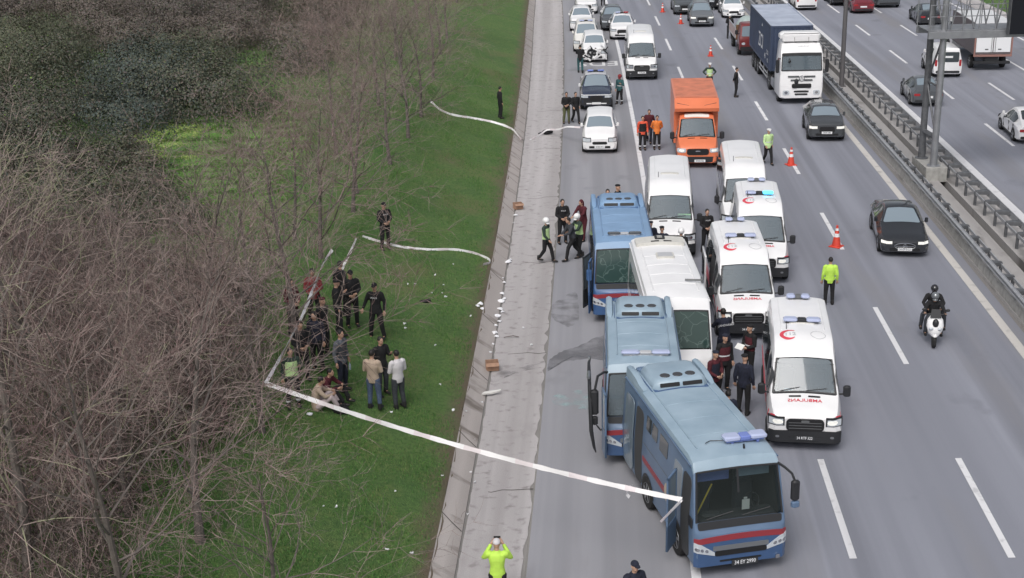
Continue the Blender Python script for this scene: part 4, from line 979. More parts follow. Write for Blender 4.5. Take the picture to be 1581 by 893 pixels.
# ---------------------------------------------------------------- prison buses
def bus(name, label, P, rz, L=5.8, W=2.2, Ht=2.78, lower='bus_blue', roof='bus_roof', front='bus_deepblue', windshield='windscreen', group=None, txt='', hero=False, barm=None, ac_y=None, white=False, zfront=True):
    w = W/2; root = empty(name, P, rz, label, 'bus', group)
    H = Hull([(0, .34, .62, 1.12, w*.90, w*.93, w*.90, .05, .01), (.07, .30, .70, 1.22, w*.97, w*.995, w*.97, .04, .01), (.13, .30, 1.15, 1.40, w*.985, w, w*.975, .03, .01), (.40, .30, 1.25, 2.52, w*.985, w, w*.93, .05, .03),
              (.55, .30, 1.28, Ht-.07, w*.985, w, w*.92, .10, .05), (.9, .30, 1.28, Ht, w*.985, w, w*.915, .13, .06), (L-.2, .30, 1.28, Ht, w*.985, w, w*.915, .13, .06), (L, .36, 1.2, Ht-.15, w*.95, w*.97, w*.88, .10, .03)])
    H.mesh([lower, roof], 'body', root, hole=2, roof_mi=1, roof_from=3.0)
    # front skin in the deeper blue, red band, silver band, black visor strip
    if zfront:
        m = MB(); m.sheet(H.front, -w*.985, w*.985, .34, .955, nz=6, off=.012, th=.02); m.build('front_bumper', front, root)
        m = MB(); m.panel(H.front, -w*.60, w*.60, .72, .84, r=.2, off=.022, th=.03, asp=9); m.build('silver_trim', 'silver_paint', root)
        m = MB(); m.sheet(lambda x, z: H.front(x, z-.05+.05*(1-(x/w)**2)), -w*.985, w*.985, .96, 1.10, off=.018, th=.02); m.build('red_band', 'bus_stripe', root)
        m = MB(); m.panel(H.front, -w*.56, w*.56, .585, .71, r=.35, off=.026, th=.03, asp=9); 
        m.panel(H.front, -w*.45, w*.45, .43, .47, r=.4, off=.024, th=.02, asp=20); m.build('grille', 'grille', root)
        for sg in (-1, 1):
            a, b = sorted((sg*w*.60, sg*w*.985)); m = MB()
            Sx = lambda x, z, sg=sg: H.front(x, z+abs(x)*.28-.2)
            m.sheet(lambda x, z, Sx=Sx, sg=sg: Sx(x, .63+(z-.63)*(.35+.65*min(1, (abs(x)-w*.56)/(w*.30)))), a-(.04 if sg > 0 else 0), b+(.04 if sg < 0 else 0), .63, .86, nx=14, off=.026, th=.04); h = m.build('headlight', 'lamp_glass', root)
            for kx in (.74, .84, .93):
                q = MB(); q.panel(Sx, sg*w*kx-.04, sg*w*kx+.04, .68, .76, r=.5, off=.036, th=.02); q.build('lamp_ring', 'chrome', h)
        m = MB(); m.panel(lambda u, f: H.top(u, f), -.96, .96, 1.04, 1.98, r=.25, off=.012, th=.02, asp=9); m.build('wiper_panel', 'plastic_black', root)
        if txt: plate(root, H.front, .10, .37, txt, w=.62, h=.15, off=.045, dark=True)
    underbody_shadow_block(root, w*.82, .3, L-.3, .22, .45)
    # windscreen
    m = MB(); m.panel(H.top, -.965, .965, 2.03, 2.97, r=.07, off=.010, th=.02, asp=1.8); ws = m.build('windscreen', windshield, root)
    m = MB()
    for u0, u1 in ((-.995, -.955), (.955, .995)): m.panel(H.top, u0, u1, 2.0, 3.0, r=.05, off=.014, th=.02)
    if hero: m.panel(H.top, -.02, .03, 2.5, 2.97, r=.05, off=.014, th=.02)
    m.panel(H.top, -.97, .97, 2.97, 3.03, r=.1, off=.014, th=.02); m.build('windscreen_frame', 'plastic_black', root)
    interior(root, H, 2, w*.90, .30, 1.38, 2.55, 3.2)
    if hero: ws.material_slots[0].link = 'OBJECT'; ws.material_slots[0].material = MAT['windscreen_clear']
    if hero:
        m = MB(); m.box(-.85, -.10, .62, .64, 2.16, 2.50); m.build('blue_sun_blind', 'beacon_blue', root); m = MB(); m.box(.08, .86, .62, .64, 2.18, 2.50); m.build('pale_sun_blind', 'bus_roof', root)
        m = MB(); m.tube([(-.93, .42, 1.42), (-.45, .75, 2.0)], .02, n=6); m.build('yellow_grab_rail', 'yellow_paint', root)
        m = MB(); m.box(.14, .32, .36, .37, 1.47, 1.72); m.box(.18, .26, .36, .37, 1.735, 1.78); m.build('windscreen_card', 'card', root)
        wipers(root, H, 2, 3, w)
        m = MB(); m.box(-.6, -.2, 1.2, 1.6, 1.4, 2.2, ch=.1); m.box(.3, .75, 1.3, 1.5, 1.45, 2.25, ch=.08); m.build('passenger_seat', 'seat_cloth', root)
    # roof: side gutters, air conditioner at the rear
    for yy in np.arange(1.6, L-1.6, .9):
        m = MB(); m.tube([Vector(H.topy(x_, yy))+Vector((0, 0, .0)) for x_ in np.linspace(-w*.62, w*.62, 7)], .008, n=4); m.build('roof_seam', roof, root)
    for sg in (-1, 1):
        m = MB(); m.tube([Vector(H.topy(sg*w*.66, y))+Vector((0, 0, .006)) for y in (1.0, 2.5, L-.3)], .022, n=5); m.build('roof_rib', roof, root)
        m = MB(); m.tube([Vector(H.sidez(sg)(y, Ht-.16))+Vector((sg*.015, 0, 0)) for y in (.55, L-.15)], .022, n=5); m.build('rain_gutter', lower, root)
    ay = ac_y if ac_y is not None else L-.95
    if not white:
        m = MB(); z = Ht+.04
        def rr(i, zz, sy0=0, sy1=0): 
            x0, x1, y0, y1, c = -w*.60-i, w*.60+i, ay-.62-i-sy0, ay+.58+i, .12
            return [Vector(p) for p in [(x0+c, y0, zz), (x1-c, y0, zz), (x1, y0+c, zz), (x1, y1-c, zz), (x1-c, y1, zz), (x0+c, y1, zz), (x0, y1-c, zz), (x0, y0+c, zz)]]
        m.loft([rr(.05, z-.08), rr(.05, z+.04), rr(0, z+.17), rr(-.05, z+.22), rr(-.10, z+.235)]); ac = m.build('air_conditioner', roof, root, ang=40)
        m = MB()
        for x in (-.33, 0, .33):
            m.lathe([(.03, .0), (.12, .0), (.13, -.01), (.13, -.03)], c=(x, ay-.34, z+.250), n=16)
        m.build('fan_opening', 'rim_dark', ac)
        m = MB()
        Sf = lambda a, b: (a, ay-.62-.05+b*.05-.0, z+.045+b*.13)
        for a, b in ((-w*.50, -.04), (.04, w*.50)): m.panel(Sf, a, b, .12, .85, r=.2, off=.012, th=.02, asp=4)
        m.build('intake_grille', 'grille', ac)
        for sg in (-1, 1):   # fairings beside the unit
            m = MB(); rings = []
            for k in range(7):
                y = ay-.55+k*.22; hh = .02+.17*math.sin(min(1, k/4)*1.57); c = Vector(H.topy(sg*w*.80, min(y, L-.05))); rings.append([c+Vector((dx*(1 if k else .6), 0, dz)) for dx, dz in ((-.13, -.06), (-.11, hh*.8), (-.04, hh), (.05, hh*.8), (.10, -.06))])
            m.loft(rings); m.build('roof_fairing', roof, root, ang=50)
        m = MB(); m.box(-w*.68, w*.68, ay+.60, min(L-.12, ay+.80), Ht-.05, Ht+.10, ch=.03); m.build('rear_roof_lip', lower, root)
        m = MB(); m.panel(lambda a, b: H.topy(a, b), -w*.70, w*.70, ay-.72, ay+.62, r=.10, off=.012, th=.03); m.build('roof_recess', front if lower != 'bus_blue' else 'bus_deepblue', root)
    return root, H
# ================================================================ PEOPLE
def voxel(mb, name, size, mats, smooth=True, sm=2):
    me = bpy.data.meshes.new('tmp'); me.from_pydata(mb.v, [], mb.f); o = bpy.data.objects.new('tmp', me); col.objects.link(o)
    m = o.modifiers.new('r', 'REMESH'); m.mode = 'VOXEL'; m.voxel_size = size; m.use_smooth_shade = True
    if sm: q = o.modifiers.new('s', 'SMOOTH'); q.factor = .5; q.iterations = sm
    dg = bpy.context.evaluated_depsgraph_get(); dg.update(); e = o.evaluated_get(dg); out = bpy.data.meshes.new_from_object(e, depsgraph=dg); bpy.data.objects.remove(o); out.name = name
    for mm in mats: out.materials.append(MAT[mm])
    return out
def addto(me, mb, name):
    """append the small pieces in mb (with material indices) to mesh me"""
    nv = [tuple(v.co) for v in me.vertices]; nf = [tuple(p.vertices) for p in me.polygons]; mi = [0]*len(nf); k = len(nv)
    nv += mb.v; nf += [tuple(i+k for i in f) for f in mb.f]; mi += mb.m
    out = bpy.data.meshes.new(name); out.from_pydata(nv, [], nf)
    for m in me.materials: out.materials.append(m)
    out.polygons.foreach_set('material_index', mi); out.polygons.foreach_set('use_smooth', [True]*len(nf)); out.update(); return out
V3 = lambda *a: Vector(a)
BASE = dict(pel=(0, 0, .95), waist=(0, .01, 1.10), chest=(0, .015, 1.30), sh=(0, .01, 1.43), neck=(0, 0, 1.50), head=(0, -.02, 1.645),
    sL=(.185, .01, 1.415), eL=(.245, .04, 1.13), wL=(.26, -.03, .89), sR=(-.185, .01, 1.415), eR=(-.245, .04, 1.13), wR=(-.26, -.03, .89),
    hL=(.095, 0, .91), kL=(.115, -.02, .50), aL=(.125, .03, .09), hR=(-.095, 0, .91), kR=(-.115, -.02, .50), aR=(-.125, .03, .09), hdL=(.26, -.05, .81), hdR=(-.26, -.05, .81), yaw=0.0)
def P_(**k): d = dict(BASE); d.update(k); return d
def lean(d, a, dy=0, dz=0, up=('waist', 'chest', 'sh', 'neck', 'head', 'sL', 'eL', 'wL', 'sR', 'eR', 'wR', 'hdL', 'hdR')):
    o = Vector((0, 0, .98)); d = dict(d)
    for k in up:
        v = Vector(d[k])-o; v.rotate(Matrix.Rotation(a, 3, 'X')); d[k] = tuple(v+o+Vector((0, dy, dz)))
    return d
POSES = {
 'stand': P_(),
 'stand_wide': P_(kL=(.15, -.02, .50), aL=(.20, .02, .09), kR=(-.15, -.02, .50), aR=(-.20, .02, .09), eL=(.27, .05, 1.14), eR=(-.30, .03, 1.16), wR=(-.38, -.05, .95), hdR=(-.40, -.08, .87)),
 'hands_front': P_(eL=(.25, -.02, 1.15), wL=(.10, -.22, 1.08), hdL=(.03, -.26, 1.08), eR=(-.25, -.02, 1.15), wR=(-.10, -.22, 1.04), hdR=(-.03, -.26, 1.03), kR=(-.13, -.04, .50), aR=(-.16, .0, .09)),
 'hands_back': P_(eL=(.27, .10, 1.16), wL=(.10, .17, .98), hdL=(.03, .18, .93), eR=(-.27, .10, 1.16), wR=(-.10, .17, 1.0), hdR=(-.03, .18, .95)),
 'akimbo': P_(eL=(.38, .06, 1.20), wL=(.20, -.06, 1.04), hdL=(.14, -.10, 1.02), eR=(-.38, .06, 1.20), wR=(-.20, -.06, 1.04), hdR=(-.14, -.10, 1.02), kL=(.13, -.02, .5), aL=(.17, .02, .09)),
 'walk': P_(kL=(.10, -.16, .52), aL=(.10, -.24, .11), kR=(-.10, .04, .50), aR=(-.10, .28, .16), eL=(.25, .12, 1.16), wL=(.24, .10, .92), hdL=(.24, .06, .84), eR=(-.25, -.06, 1.14), wR=(-.22, -.24, .97), hdR=(-.22, -.30, .92)),
 'photo': P_(eL=(.30, -.10, 1.25), wL=(.13, -.26, 1.50), hdL=(.07, -.30, 1.57), eR=(-.30, -.10, 1.25), wR=(-.13, -.26, 1.50), hdR=(-.07, -.30, 1.57)),
 'reach': lean(P_(eL=(.24, -.20, 1.24), wL=(.16, -.42, 1.22), hdL=(.15, -.50, 1.22), eR=(-.24, -.18, 1.22), wR=(-.16, -.40, 1.14), hdR=(-.15, -.48, 1.12), kL=(.12, -.08, .5), aL=(.12, -.12, .09), aR=(-.14, .14, .10)), .16),
 'stride': lean(P_(kL=(.11, -.22, .56), aL=(.11, -.30, .12), kR=(-.12, .16, .50), aR=(-.12, .46, .14), hR=(-.095, .02, .90), eL=(.24, -.18, 1.22), wL=(.16, -.40, 1.20), hdL=(.15, -.48, 1.22), eR=(-.24, -.14, 1.22), wR=(-.18, -.38, 1.10), hdR=(-.17, -.46, 1.10)), .22),
 'talk': P_(eL=(.26, -.02, 1.15), wL=(.20, -.22, 1.26), hdL=(.17, -.28, 1.32), kR=(-.13, -.06, .50), aR=(-.17, -.05, .09)),
 'sit_ground': dict(pel=(0, .12, .17), waist=(0, .14, .32), chest=(0, .08, .53), sh=(0, .02, .66), neck=(0, -.02, .73), head=(0, -.07, .87), sL=(.185, .02, .645), eL=(.26, -.14, .48), wL=(.14, -.34, .50), hdL=(.06, -.38, .52),
    sR=(-.185, .02, .645), eR=(-.26, -.14, .48), wR=(-.14, -.34, .48), hdR=(-.06, -.40, .48), hL=(.10, .08, .15), kL=(.20, -.32, .46), aL=(.14, -.50, .09), hR=(-.10, .08, .15), kR=(-.22, -.30, .44), aR=(-.16, -.48, .09), yaw=0),
 'ride': dict(pel=(0, .10, .78), waist=(0, .09, .93), chest=(0, .03, 1.13), sh=(0, -.02, 1.26), neck=(0, -.05, 1.33), head=(0, -.09, 1.47), sL=(.19, -.01, 1.24), eL=(.30, -.18, 1.05), wL=(.31, -.42, 1.04), hdL=(.30, -.50, 1.05),
    sR=(-.19, -.01, 1.24), eR=(-.30, -.18, 1.05), wR=(-.31, -.42, 1.04), hdR=(-.30, -.50, 1.05), hL=(.11, .06, .76), kL=(.24, -.34, .74), aL=(.24, -.28, .34), hR=(-.11, .06, .76), kR=(-.24, -.34, .74), aR=(-.24, -.28, .34), yaw=0),
 'pillion': dict(pel=(0, .10, .88), waist=(0, .09, 1.03), chest=(0, .05, 1.23), sh=(0, .02, 1.36), neck=(0, 0, 1.43), head=(0, -.04, 1.57), sL=(.19, .03, 1.34), eL=(.32, -.08, 1.12), wL=(.24, -.28, 1.02), hdL=(.20, -.34, 1.0),
    sR=(-.19, .03, 1.34), eR=(-.32, -.08, 1.12), wR=(-.24, -.28, 1.02), hdR=(-.20, -.34, 1.0), hL=(.13, .06, .86), kL=(.33, -.32, .80), aL=(.36, -.22, .38), hR=(-.13, .06, .86), kR=(-.33, -.32, .80), aR=(-.36, -.22, .38), yaw=0),
}
def ring_ell(c, rx, ry, n=14, tilt=None):
    out = []
    for k in range(n):
        t = 2*math.pi*k/n; v = Vector((rx*math.cos(t), ry*math.sin(t), 0))
        if tilt: v.rotate(tilt)
        out.append(Vector(c)+v)
    return out
def torso(mb, d, g=0.0, low=.0):
    spine = [Vector(d[k]) for k in ('pel', 'waist', 'chest', 'sh', 'neck')]
    prof = [(Vector(d['pel'])-(spine[1]-spine[0]).normalized()*(.10+low), .150+g, .105+g), (spine[0], .165+g, .115+g), (spine[1], .140+g, .100+g), (spine[2], .170+g, .115+g), (spine[3]-(spine[3]-spine[2])*.1, .150+g, .095+g), (spine[3]+(spine[4]-spine[3])*.35, .09+g, .07+g), (spine[4], .06+g*.6, .062+g*.6)]
    rings = []
    for i, (c, rx, ry) in enumerate(prof):
        a = prof[max(0, i-1)][0]; b = prof[min(len(prof)-1, i+1)][0]; q = Vector((0, 0, 1)).rotation_difference((b-a).normalized()); rings.append(ring_ell(c, rx, ry, 14, q))
    mb.loft(rings)
def limb(mb, pts, rs, n=10):
    P = [Vector(p) for p in pts]; out = []; rr_ = []
    for i in range(len(P)-1):
        for k in range(3): out.append(P[i].lerp(P[i+1], k/3)); rr_.append(rs[i]+(rs[i+1]-rs[i])*k/3)
    out.append(P[-1]); rr_.append(rs[-1]); mb.tube(out, rr_, n=n)
def hand(mb, w, h, side, other):
    """palm, four unequal bent fingers and a thumb, from wrist w towards h"""
    w = Vector(w); h = Vector(h); d = (h-w).normalized(); a = d.cross(Vector((0, -1, 0)) if abs(d.y) < .8 else Vector((0, 0, 1))).normalized(); nrm = a.cross(d).normalized()
    if side < 0: a = -a
    palm = w+d*.085
    fm = MB()
    for k, (o, L) in enumerate(((-.03, .066), (-.010, .078), (.010, .074), (.03, .060))):
        b = w+d*.075+a*o; m = b+d*L*.5+nrm*.004; e = m+(d*.8+nrm*side*.0+Vector((0, 0, -.2))*.5).normalized()*L*.5
        fm.tube([b-d*.02, b, m, e], [.010, .0095, .009, .0065], n=5)
    t0 = w+d*.03+a*(-.03); fm.tube([t0, t0+d*.03-a*.022, t0+d*.062-a*.028], [.012, .011, .008], n=5)
    return fm
PM = {}
def pose_mesh(name):
    if name in PM: return PM[name]
    d = POSES[name]; b = MB(); torso(b, d, -.012); hd = Vector(d['head'])
    limb(b, [d['neck'], hd-Vector((0, -.005, .07))], [.058, .052])
    b.ell(hd, (.074, .092, .115), 14, 10); b.ell(hd+V3(0, -.045, -.055), (.052, .05, .055), 10, 6)
    b.tube([hd+V3(0, -.085, .02), hd+V3(0, -.108, -.018), hd+V3(0, -.088, -.028)], [.010, .016, .012], n=6)
    for sg in (-1, 1): b.ell(hd+V3(sg*.076, .005, -.005), (.012, .02, .032), 8, 5)
    fing = MB()
    for S, sg in (('L', 1), ('R', -1)):
        limb(b, [d['s'+S], d['e'+S], d['w'+S]], [.050, .040, .026])
        w = Vector(d['w'+S]); h = Vector(d['hd'+S]); dd = (h-w).normalized(); b.tube([w-dd*.02, w+dd*.03, w+dd*.085], [.026, .036, .032], n=8)
        f = hand(b, w, h, sg, None); fing.add(f.v, f.f, 0)
        limb(b, [d['h'+S], d['k'+S], d['a'+S]], [.085, .055, .038])
        a = Vector(d['a'+S]); b.tube([a+V3(0, .05, -.03), a+V3(0, -.05, -.04), a+V3(0, -.16, -.06)], [.035, .036, .025], n=8)
    body = voxel(b, 'body', .016, ['skin', 'eye', 'lips'])
    ex = MB()
    ex.v += fing.v; ex.f += fing.f; ex.m += fing.m
    for sg in (-1, 1): ex.ell(hd+V3(sg*.031, -.082, .012), (.013, .012, .008), 8, 5, mi=1)
    ex.ell(hd+V3(0, -.088, -.056), (.024, .012, .006), 8, 4, mi=2)
    body = addto(body, ex, 'body')
    # clothes
    c = MB(); torso(c, d, .016, .04)
    for S in 'LR': limb(c, [Vector(d['s'+S])-V3((.05 if S == 'L' else -.05), 0, 0), d['s'+S], d['e'+S], Vector(d['e'+S]).lerp(Vector(d['w'+S]), .96)], [.085, .075, .058, .043])
    top = voxel(c, 'jacket', .02, ['cloth_black'])
    c = MB(); pel = Vector(d['pel']); wv = Vector(d['waist'])
    c.ell(pel-(wv-pel).normalized()*.03, (.175, .125, .12), 12, 8)
    for S in 'LR': limb(c, [Vector(d['h'+S])+V3(0, 0, .02), d['h'+S], d['k'+S], d['a'+S]], [.10, .108, .078, .060])
    bot = voxel(c, 'trousers', .02, ['cloth_black'])
    s = MB()
    for S in 'LR':
        a = Vector(d['a'+S]); fz = -.09 if a.z < .3 else -.09
        s.box(a.x-.048, a.x+.048, a.y-.20, a.y+.075, a.z-.09, a.z-.015, ch=.028); s.tube([a+V3(0, .02, -.03), a+V3(0, .01, .10)], [.060, .058], n=10)
    sh = s.build('boots', 'shoe'); sme = sh.data; bpy.data.objects.remove(sh)
    PM[name] = (body, top, bot, sme, d); return PM[name]
_hair = {}
def headgear(kind, hd):
    m = MB()
    if kind in ('short', 'balding'): m.ell(hd+V3(0, .014, .022), (.081, .093, .104), 14, 10, z0=-.55, z1=1)
    elif kind == 'long': m.ell(hd+V3(0, .014, .022), (.086, .096, .106), 14, 10, z0=-.9); m.tube([hd+V3(0, .06, .02), hd+V3(0, .085, -.10), hd+V3(0, .09, -.20)], [.075, .075, .05], n=10)
    elif kind == 'cap':
        m.ell(hd+V3(0, .005, .042), (.086, .102, .085), 14, 8, z0=-.1); m.prism([(-.06, 0), (-.045, -.065), (0, -.085), (.045, -.065), (.06, 0)], Matrix.Translation(hd+V3(0, -.085, .040)) @ Matrix.Rotation(.2, 4, 'X'), .012)
    elif kind == 'beret': m.ell(hd+V3(.01, .01, .075), (.098, .108, .042), 14, 8)
    elif kind == 'peaked':
        m.ell(hd+V3(0, .0, .085), (.118, .125, .035), 14, 8); m.lathe([(.084, .03), (.088, .075)], c=tuple(hd), n=14); m.prism([(-.06, 0), (-.045, -.05), (0, -.065), (.045, -.05), (.06, 0)], Matrix.Translation(hd+V3(0, -.085, .035)) @ Matrix.Rotation(.35, 4, 'X'), .010)
    elif kind == 'helmet':
        m.ell(hd+V3(0, .015, .035), (.122, .140, .128), 16, 10, z0=-.55); m.ell(hd+V3(0, -.05, -.075), (.085, .085, .04), 12, 6)
    elif kind == 'hood': m.ell(hd+V3(0, .02, .015), (.105, .115, .13), 14, 10, z0=-.9); m.ell(hd+V3(0, .03, -.12), (.14, .12, .05), 12, 6)
    return m
def setm(o, *ms):
    for i, m in enumerate(ms):
        o.material_slots[i].link = 'OBJECT'; o.material_slots[i].material = MAT[m]
NP = [0]
def person(at, face, pose, label, top='cloth_black', bot='cloth_black', head='short', hm='hair_dark', skin='skin', s=1.0, group=None, vest=None, band=None, text=None, tback=False, boots='shoe', terrain=None, extra=None, cuffs=None):
    P = at if isinstance(at, Vector) else (GT(*at) if terrain else G(*at))
    body, tp, bt, sm, d = pose_mesh(pose); NP[0] += 1
    o = empty('person', P, R(face), label, 'person', group); o.scale = (s, s, s)
    def ch(nm, me, *ms):
        q = bpy.data.objects.new(nm, me); col.objects.link(q); q.parent = o
        if ms: setm(q, *ms)
        return q
    bd = ch('body', body, skin); ch('jacket', tp, top); ch('trousers', bt, bot); ch('boots', sm, boots)
    hk = (head, tuple(d['head']))
    if hk not in _hair:
        q = headgear(head, Vector(d['head'])).build('h', 'hair_dark', ang=60); _hair[hk] = q.data; bpy.data.objects.remove(q)
    ch({'short': 'hair', 'long': 'hair', 'cap': 'cap', 'beret': 'beret', 'peaked': 'cap', 'helmet': 'helmet', 'hood': 'hood', 'balding': 'hair'}[head], _hair[hk], hm)
    ax = [Vector(d[k]) for k in ('pel', 'waist', 'chest', 'sh')]
    if head in ('cap', 'beret', 'peaked', 'helmet', 'hood'):
        hk2 = ('short', tuple(d['head']))
    def bandmesh(a, b, g, nm, mname):
        m = MB(); rings = []
        def prof(t):
            P_s = [(ax[0], .181, .131), (ax[1], .156, .116), (ax[2], .186, .131), (ax[3]-(ax[3]-ax[2])*.1, .166, .111)]
            i = min(2, int(t)); f = t-i; return P_s[i][0].lerp(P_s[i+1][0], f), P_s[i][1]+(P_s[i+1][1]-P_s[i][1])*f, P_s[i][2]+(P_s[i+1][2]-P_s[i][2])*f
        for k in range(5):
            c, rx, ry = prof(a+(b-a)*k/4); i = min(2, int(a+(b-a)*k/4)); q = Vector((0, 0, 1)).rotation_difference((ax[i+1]-ax[i]).normalized()); rings.append(ring_ell(c, rx+g, ry+g, 16, q))
        m.loft(rings, cap=False); return m.build(nm, mname, o, ang=60)
    if vest: bandmesh(.1, 2.75, .012, 'safety_vest', vest)
    if band: bandmesh(.95, 1.20, .020, 'reflective_band', band)
    if text:
        m = MB(); c = Vector(d['chest']); y = c.y+(.155 if tback else -.158); S = lambda a, b: (a*(-1 if tback else 1), y, b)
        text_on(m, text, .075 if not tback else .09, S, 0, c.z+.03, off=0); m.build('lettering', 'lettering', o, ang=0)
    if cuffs:
        m = MB()
        for S in 'LR':
            a = Vector(d['a'+S]); k = Vector(d['k'+S]); m.tube([a.lerp(k, .28), a.lerp(k, .42)], [.075, .078], n=10, cap=False)
        m.build('reflective_trouser_band', 'reflective', o)
    return o
# ================================================================ PLACEMENT: vehicles
def hr(Y, extra=0.0): return -(hdg(Y)+R(extra))        # z rotation of a vehicle whose tail points away along the road
def at_px(px, py): return G(px, py)
GB = 'blue prison buses in the pile-up'; GA = 'ambulances parked beside the buses'; GM = 'white minibuses'; GC1 = 'vehicles queued on the hard shoulder'; GT_ = 'cars in the open lanes'; GF = 'traffic on the far carriageway'
def V_(x, y): return Vector((x, y, 0))
# --- front bus (hero)
rzF = R(11.3)
bf, BF = bus('prison_bus', 'front blue prison bus, its door open and a red band under the windscreen', V_(5.0, 26.88), rzF, L=5.9, W=2.2, hero=True, txt='34 EY 2990', group=GB)
lightbar(bf, -.10, .92, 1.05, 2.86, mats=('beacon_pale', 'beacon_blue'), d=.30, h=.12)
m = MB(); m.tube([(-.10, 1.05, 2.9), (-.35, 1.2, 2.86), (-.5, 1.1, 2.86)], .012, n=4); m.build('cable', 'plastic_black', bf)
m = MB(); m.tube([(.30, .75, 2.8), (.30, .78, 2.90)], .025, n=6); m.build('marker_stud', 'plastic_black', bf)
SL = BF.sidez(-1)
def sp(par, name, y0, y1, z0, z1, m_, off=.012, th=.02, r=.08, S=None):
    q = MB(); q.panel(S or SL, y0, y1, z0, z1, r=r, off=off, th=th, flip=True, asp=max(.3, (y1-y0)/(z1-z0))); return q.build(name, m_, par)
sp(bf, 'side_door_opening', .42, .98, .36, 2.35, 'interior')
sp(bf, 'side_panel_window', 1.05, 1.62, 1.35, 2.32, 'glass_light')
sp(bf, 'upper_window', 2.15, 2.75, 2.00, 2.42, 'glass'); sp(bf, 'upper_window', 2.95, 3.35, 2.05, 2.42, 'glass'); sp(bf, 'upper_window', 3.42, 3.80, 2.05, 2.42, 'glass')
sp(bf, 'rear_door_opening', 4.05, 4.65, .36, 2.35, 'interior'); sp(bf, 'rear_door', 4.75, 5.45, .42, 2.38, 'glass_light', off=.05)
sp(bf, 'red_side_stripe', 1.75, 3.95, 1.12, 1.26, 'bus_stripe'); sp(bf, 'panel_seam', 1.7, 4.0, 1.60, 1.615, 'plastic_grey', off=.004)
q = MB(); rg = []
for k in range(24): 
    t = 2*math.pi*k/24; rg.append(Vector(SL(2.0+.17*math.cos(t), 1.22+.24*math.sin(t)))+Vector((-.018, 0, 0)))
q.add(rg+[Vector(SL(2.0, 1.22))+Vector((-.018, 0, 0))], [(k, (k+1) % 24, 24) for k in range(24)]); q.build('round_crest', mat('crest', (.45, .38, .30), .5), bf)
# opened front door leaf, hinged at its rear edge and swung outwards
def bus_door(par, x, y, z0, z1, wd, ang, fm='bus_blue', name='door'):
    M = Matrix.Translation((x, y, 0)) @ Matrix.Rotation(ang, 4, 'Z')
    f = MB(); 
    for a, b, c_, d_ in ((0, wd, z0, z0+(z1-z0)*.36), (0, .05, z0, z1), (wd-.05, wd, z0, z1), (0, wd, z1-.06, z1)): f.box(-.025, .025, -b, -a, c_, d_, ch=.01, M=M)
    dd = f.build(name, fm, par); g = MB(); g.box(-.010, .010, -wd+.045, -.045, z0+(z1-z0)*.36-.01, z1-.05, M=M); g.build('door_glass', 'glass_light', dd)
    h = MB(); h.box(-.045, -.028, -wd+.08, -wd+.12, z0+(z1-z0)*.40, z0+(z1-z0)*.55, M=M); h.build('door_handle', 'chrome', dd); return dd
bus_door(bf, -1.16, 1.15, .42, 2.30, .60, R(-38))
q = MB(); q.box(-1.125, -1.09, .16, .40, 1.25, 1.50, ch=.02); q.build('door_post_box', 'plastic_black', bf)
pos = [(sg*1.0, y) for sg in (-1, 1) for y in (.95 if False else .80, 3.95)]
pos = [(sg*1.0, y) for sg in (-1, 1) for y in (1.28, 3.55)]
arches_(bf, BF, pos, .42); wheels(bf, pos, .42, .26)
q = MB(); q.tube([(.96, .50, 2.52), (1.06, .20, 2.50), (1.16, .02, 2.42), (1.22, -.05, 2.24)], .03, n=6); q.box(1.13, 1.32, -.12, .02, 1.78, 2.28, ch=.04); mm_ = q.build('mirror', 'plastic_black', bf)
q = MB(); q.box(1.14, 1.33, -.12, .0, 1.60, 1.765, ch=.03); q.build('lower_mirror', 'bus_blue', mm_)
q = MB(); q.lathe([(.01, 0), (.05, 0), (.055, -.03)], c=(.88, -.02, .40), axis='y', n=10); q.build('round_lamp', 'chrome', bf)
# --- middle bus
b2, B2 = bus('prison_bus', 'middle pale blue prison bus with a broken mirror and door frame hanging off', V_(3.38, 32.35), hr(32, -.3), L=5.35, W=2.12, txt='', group=GB)
lightbar(b2, -.60, .70, .95, 2.82, mats=('beacon_pale', 'decal_grey'), d=.22, h=.08)
SL2 = B2.sidez(-1)
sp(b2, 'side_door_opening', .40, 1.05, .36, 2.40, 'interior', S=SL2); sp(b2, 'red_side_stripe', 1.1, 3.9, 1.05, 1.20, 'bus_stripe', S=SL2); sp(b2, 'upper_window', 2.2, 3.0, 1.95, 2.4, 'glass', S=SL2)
sp(b2, 'upper_window', 3.2, 4.0, 1.95, 2.4, 'glass', S=SL2)
pos = [(sg*.96, y) for sg in (-1, 1) for y in (1.35, 3.9)]; arches_(b2, B2, pos, .42); wheels(b2, pos, .42, .26)
bus_door(b2, -1.10, .28, .40, 2.20, .60, R(8))
q = MB(); q.tube([(-.93, .48, 2.52), (-1.06, .35, 2.58), (-1.22, .05, 2.60), (-1.30, -.05, 2.25)], .035, n=7); q.box(-1.42, -1.20, -.12, .03, 1.55, 2.25, ch=.05); q.box(-1.40, -1.22, -.11, .02, 1.25, 1.50, ch=.04)
q.tube([(-1.25, .02, 1.2), (-1.15, .15, 1.0), (-1.08, .2, 1.02)], .02, n=5); q.build('broken_mirror', 'plastic_black', b2)
q = MB(); pts = [(-1.42, 1.9, 2.35), (-1.46, 1.3, 2.45), (-1.45, .6, 2.45), (-1.44, .1, 2.3), (-1.42, -.15, 1.8), (-1.40, -.28, 1.2), (-1.33, -.30, .75), (-1.28, -.25, .55)]
q.tube(pts, [.02, .04, .05, .05, .055, .055, .04, .015], n=7); q.build('hanging_door_frame', 'plastic_black', b2)
q = MB(); q.tube([(-1.45, .55, 2.50), (-1.46, .25, 2.46)], .05, n=6); q.tube([(-1.44, 1.75, 2.42), (-1.46, 1.6, 2.46)], .04, n=6); q.build('hinge', 'silver_paint', b2)
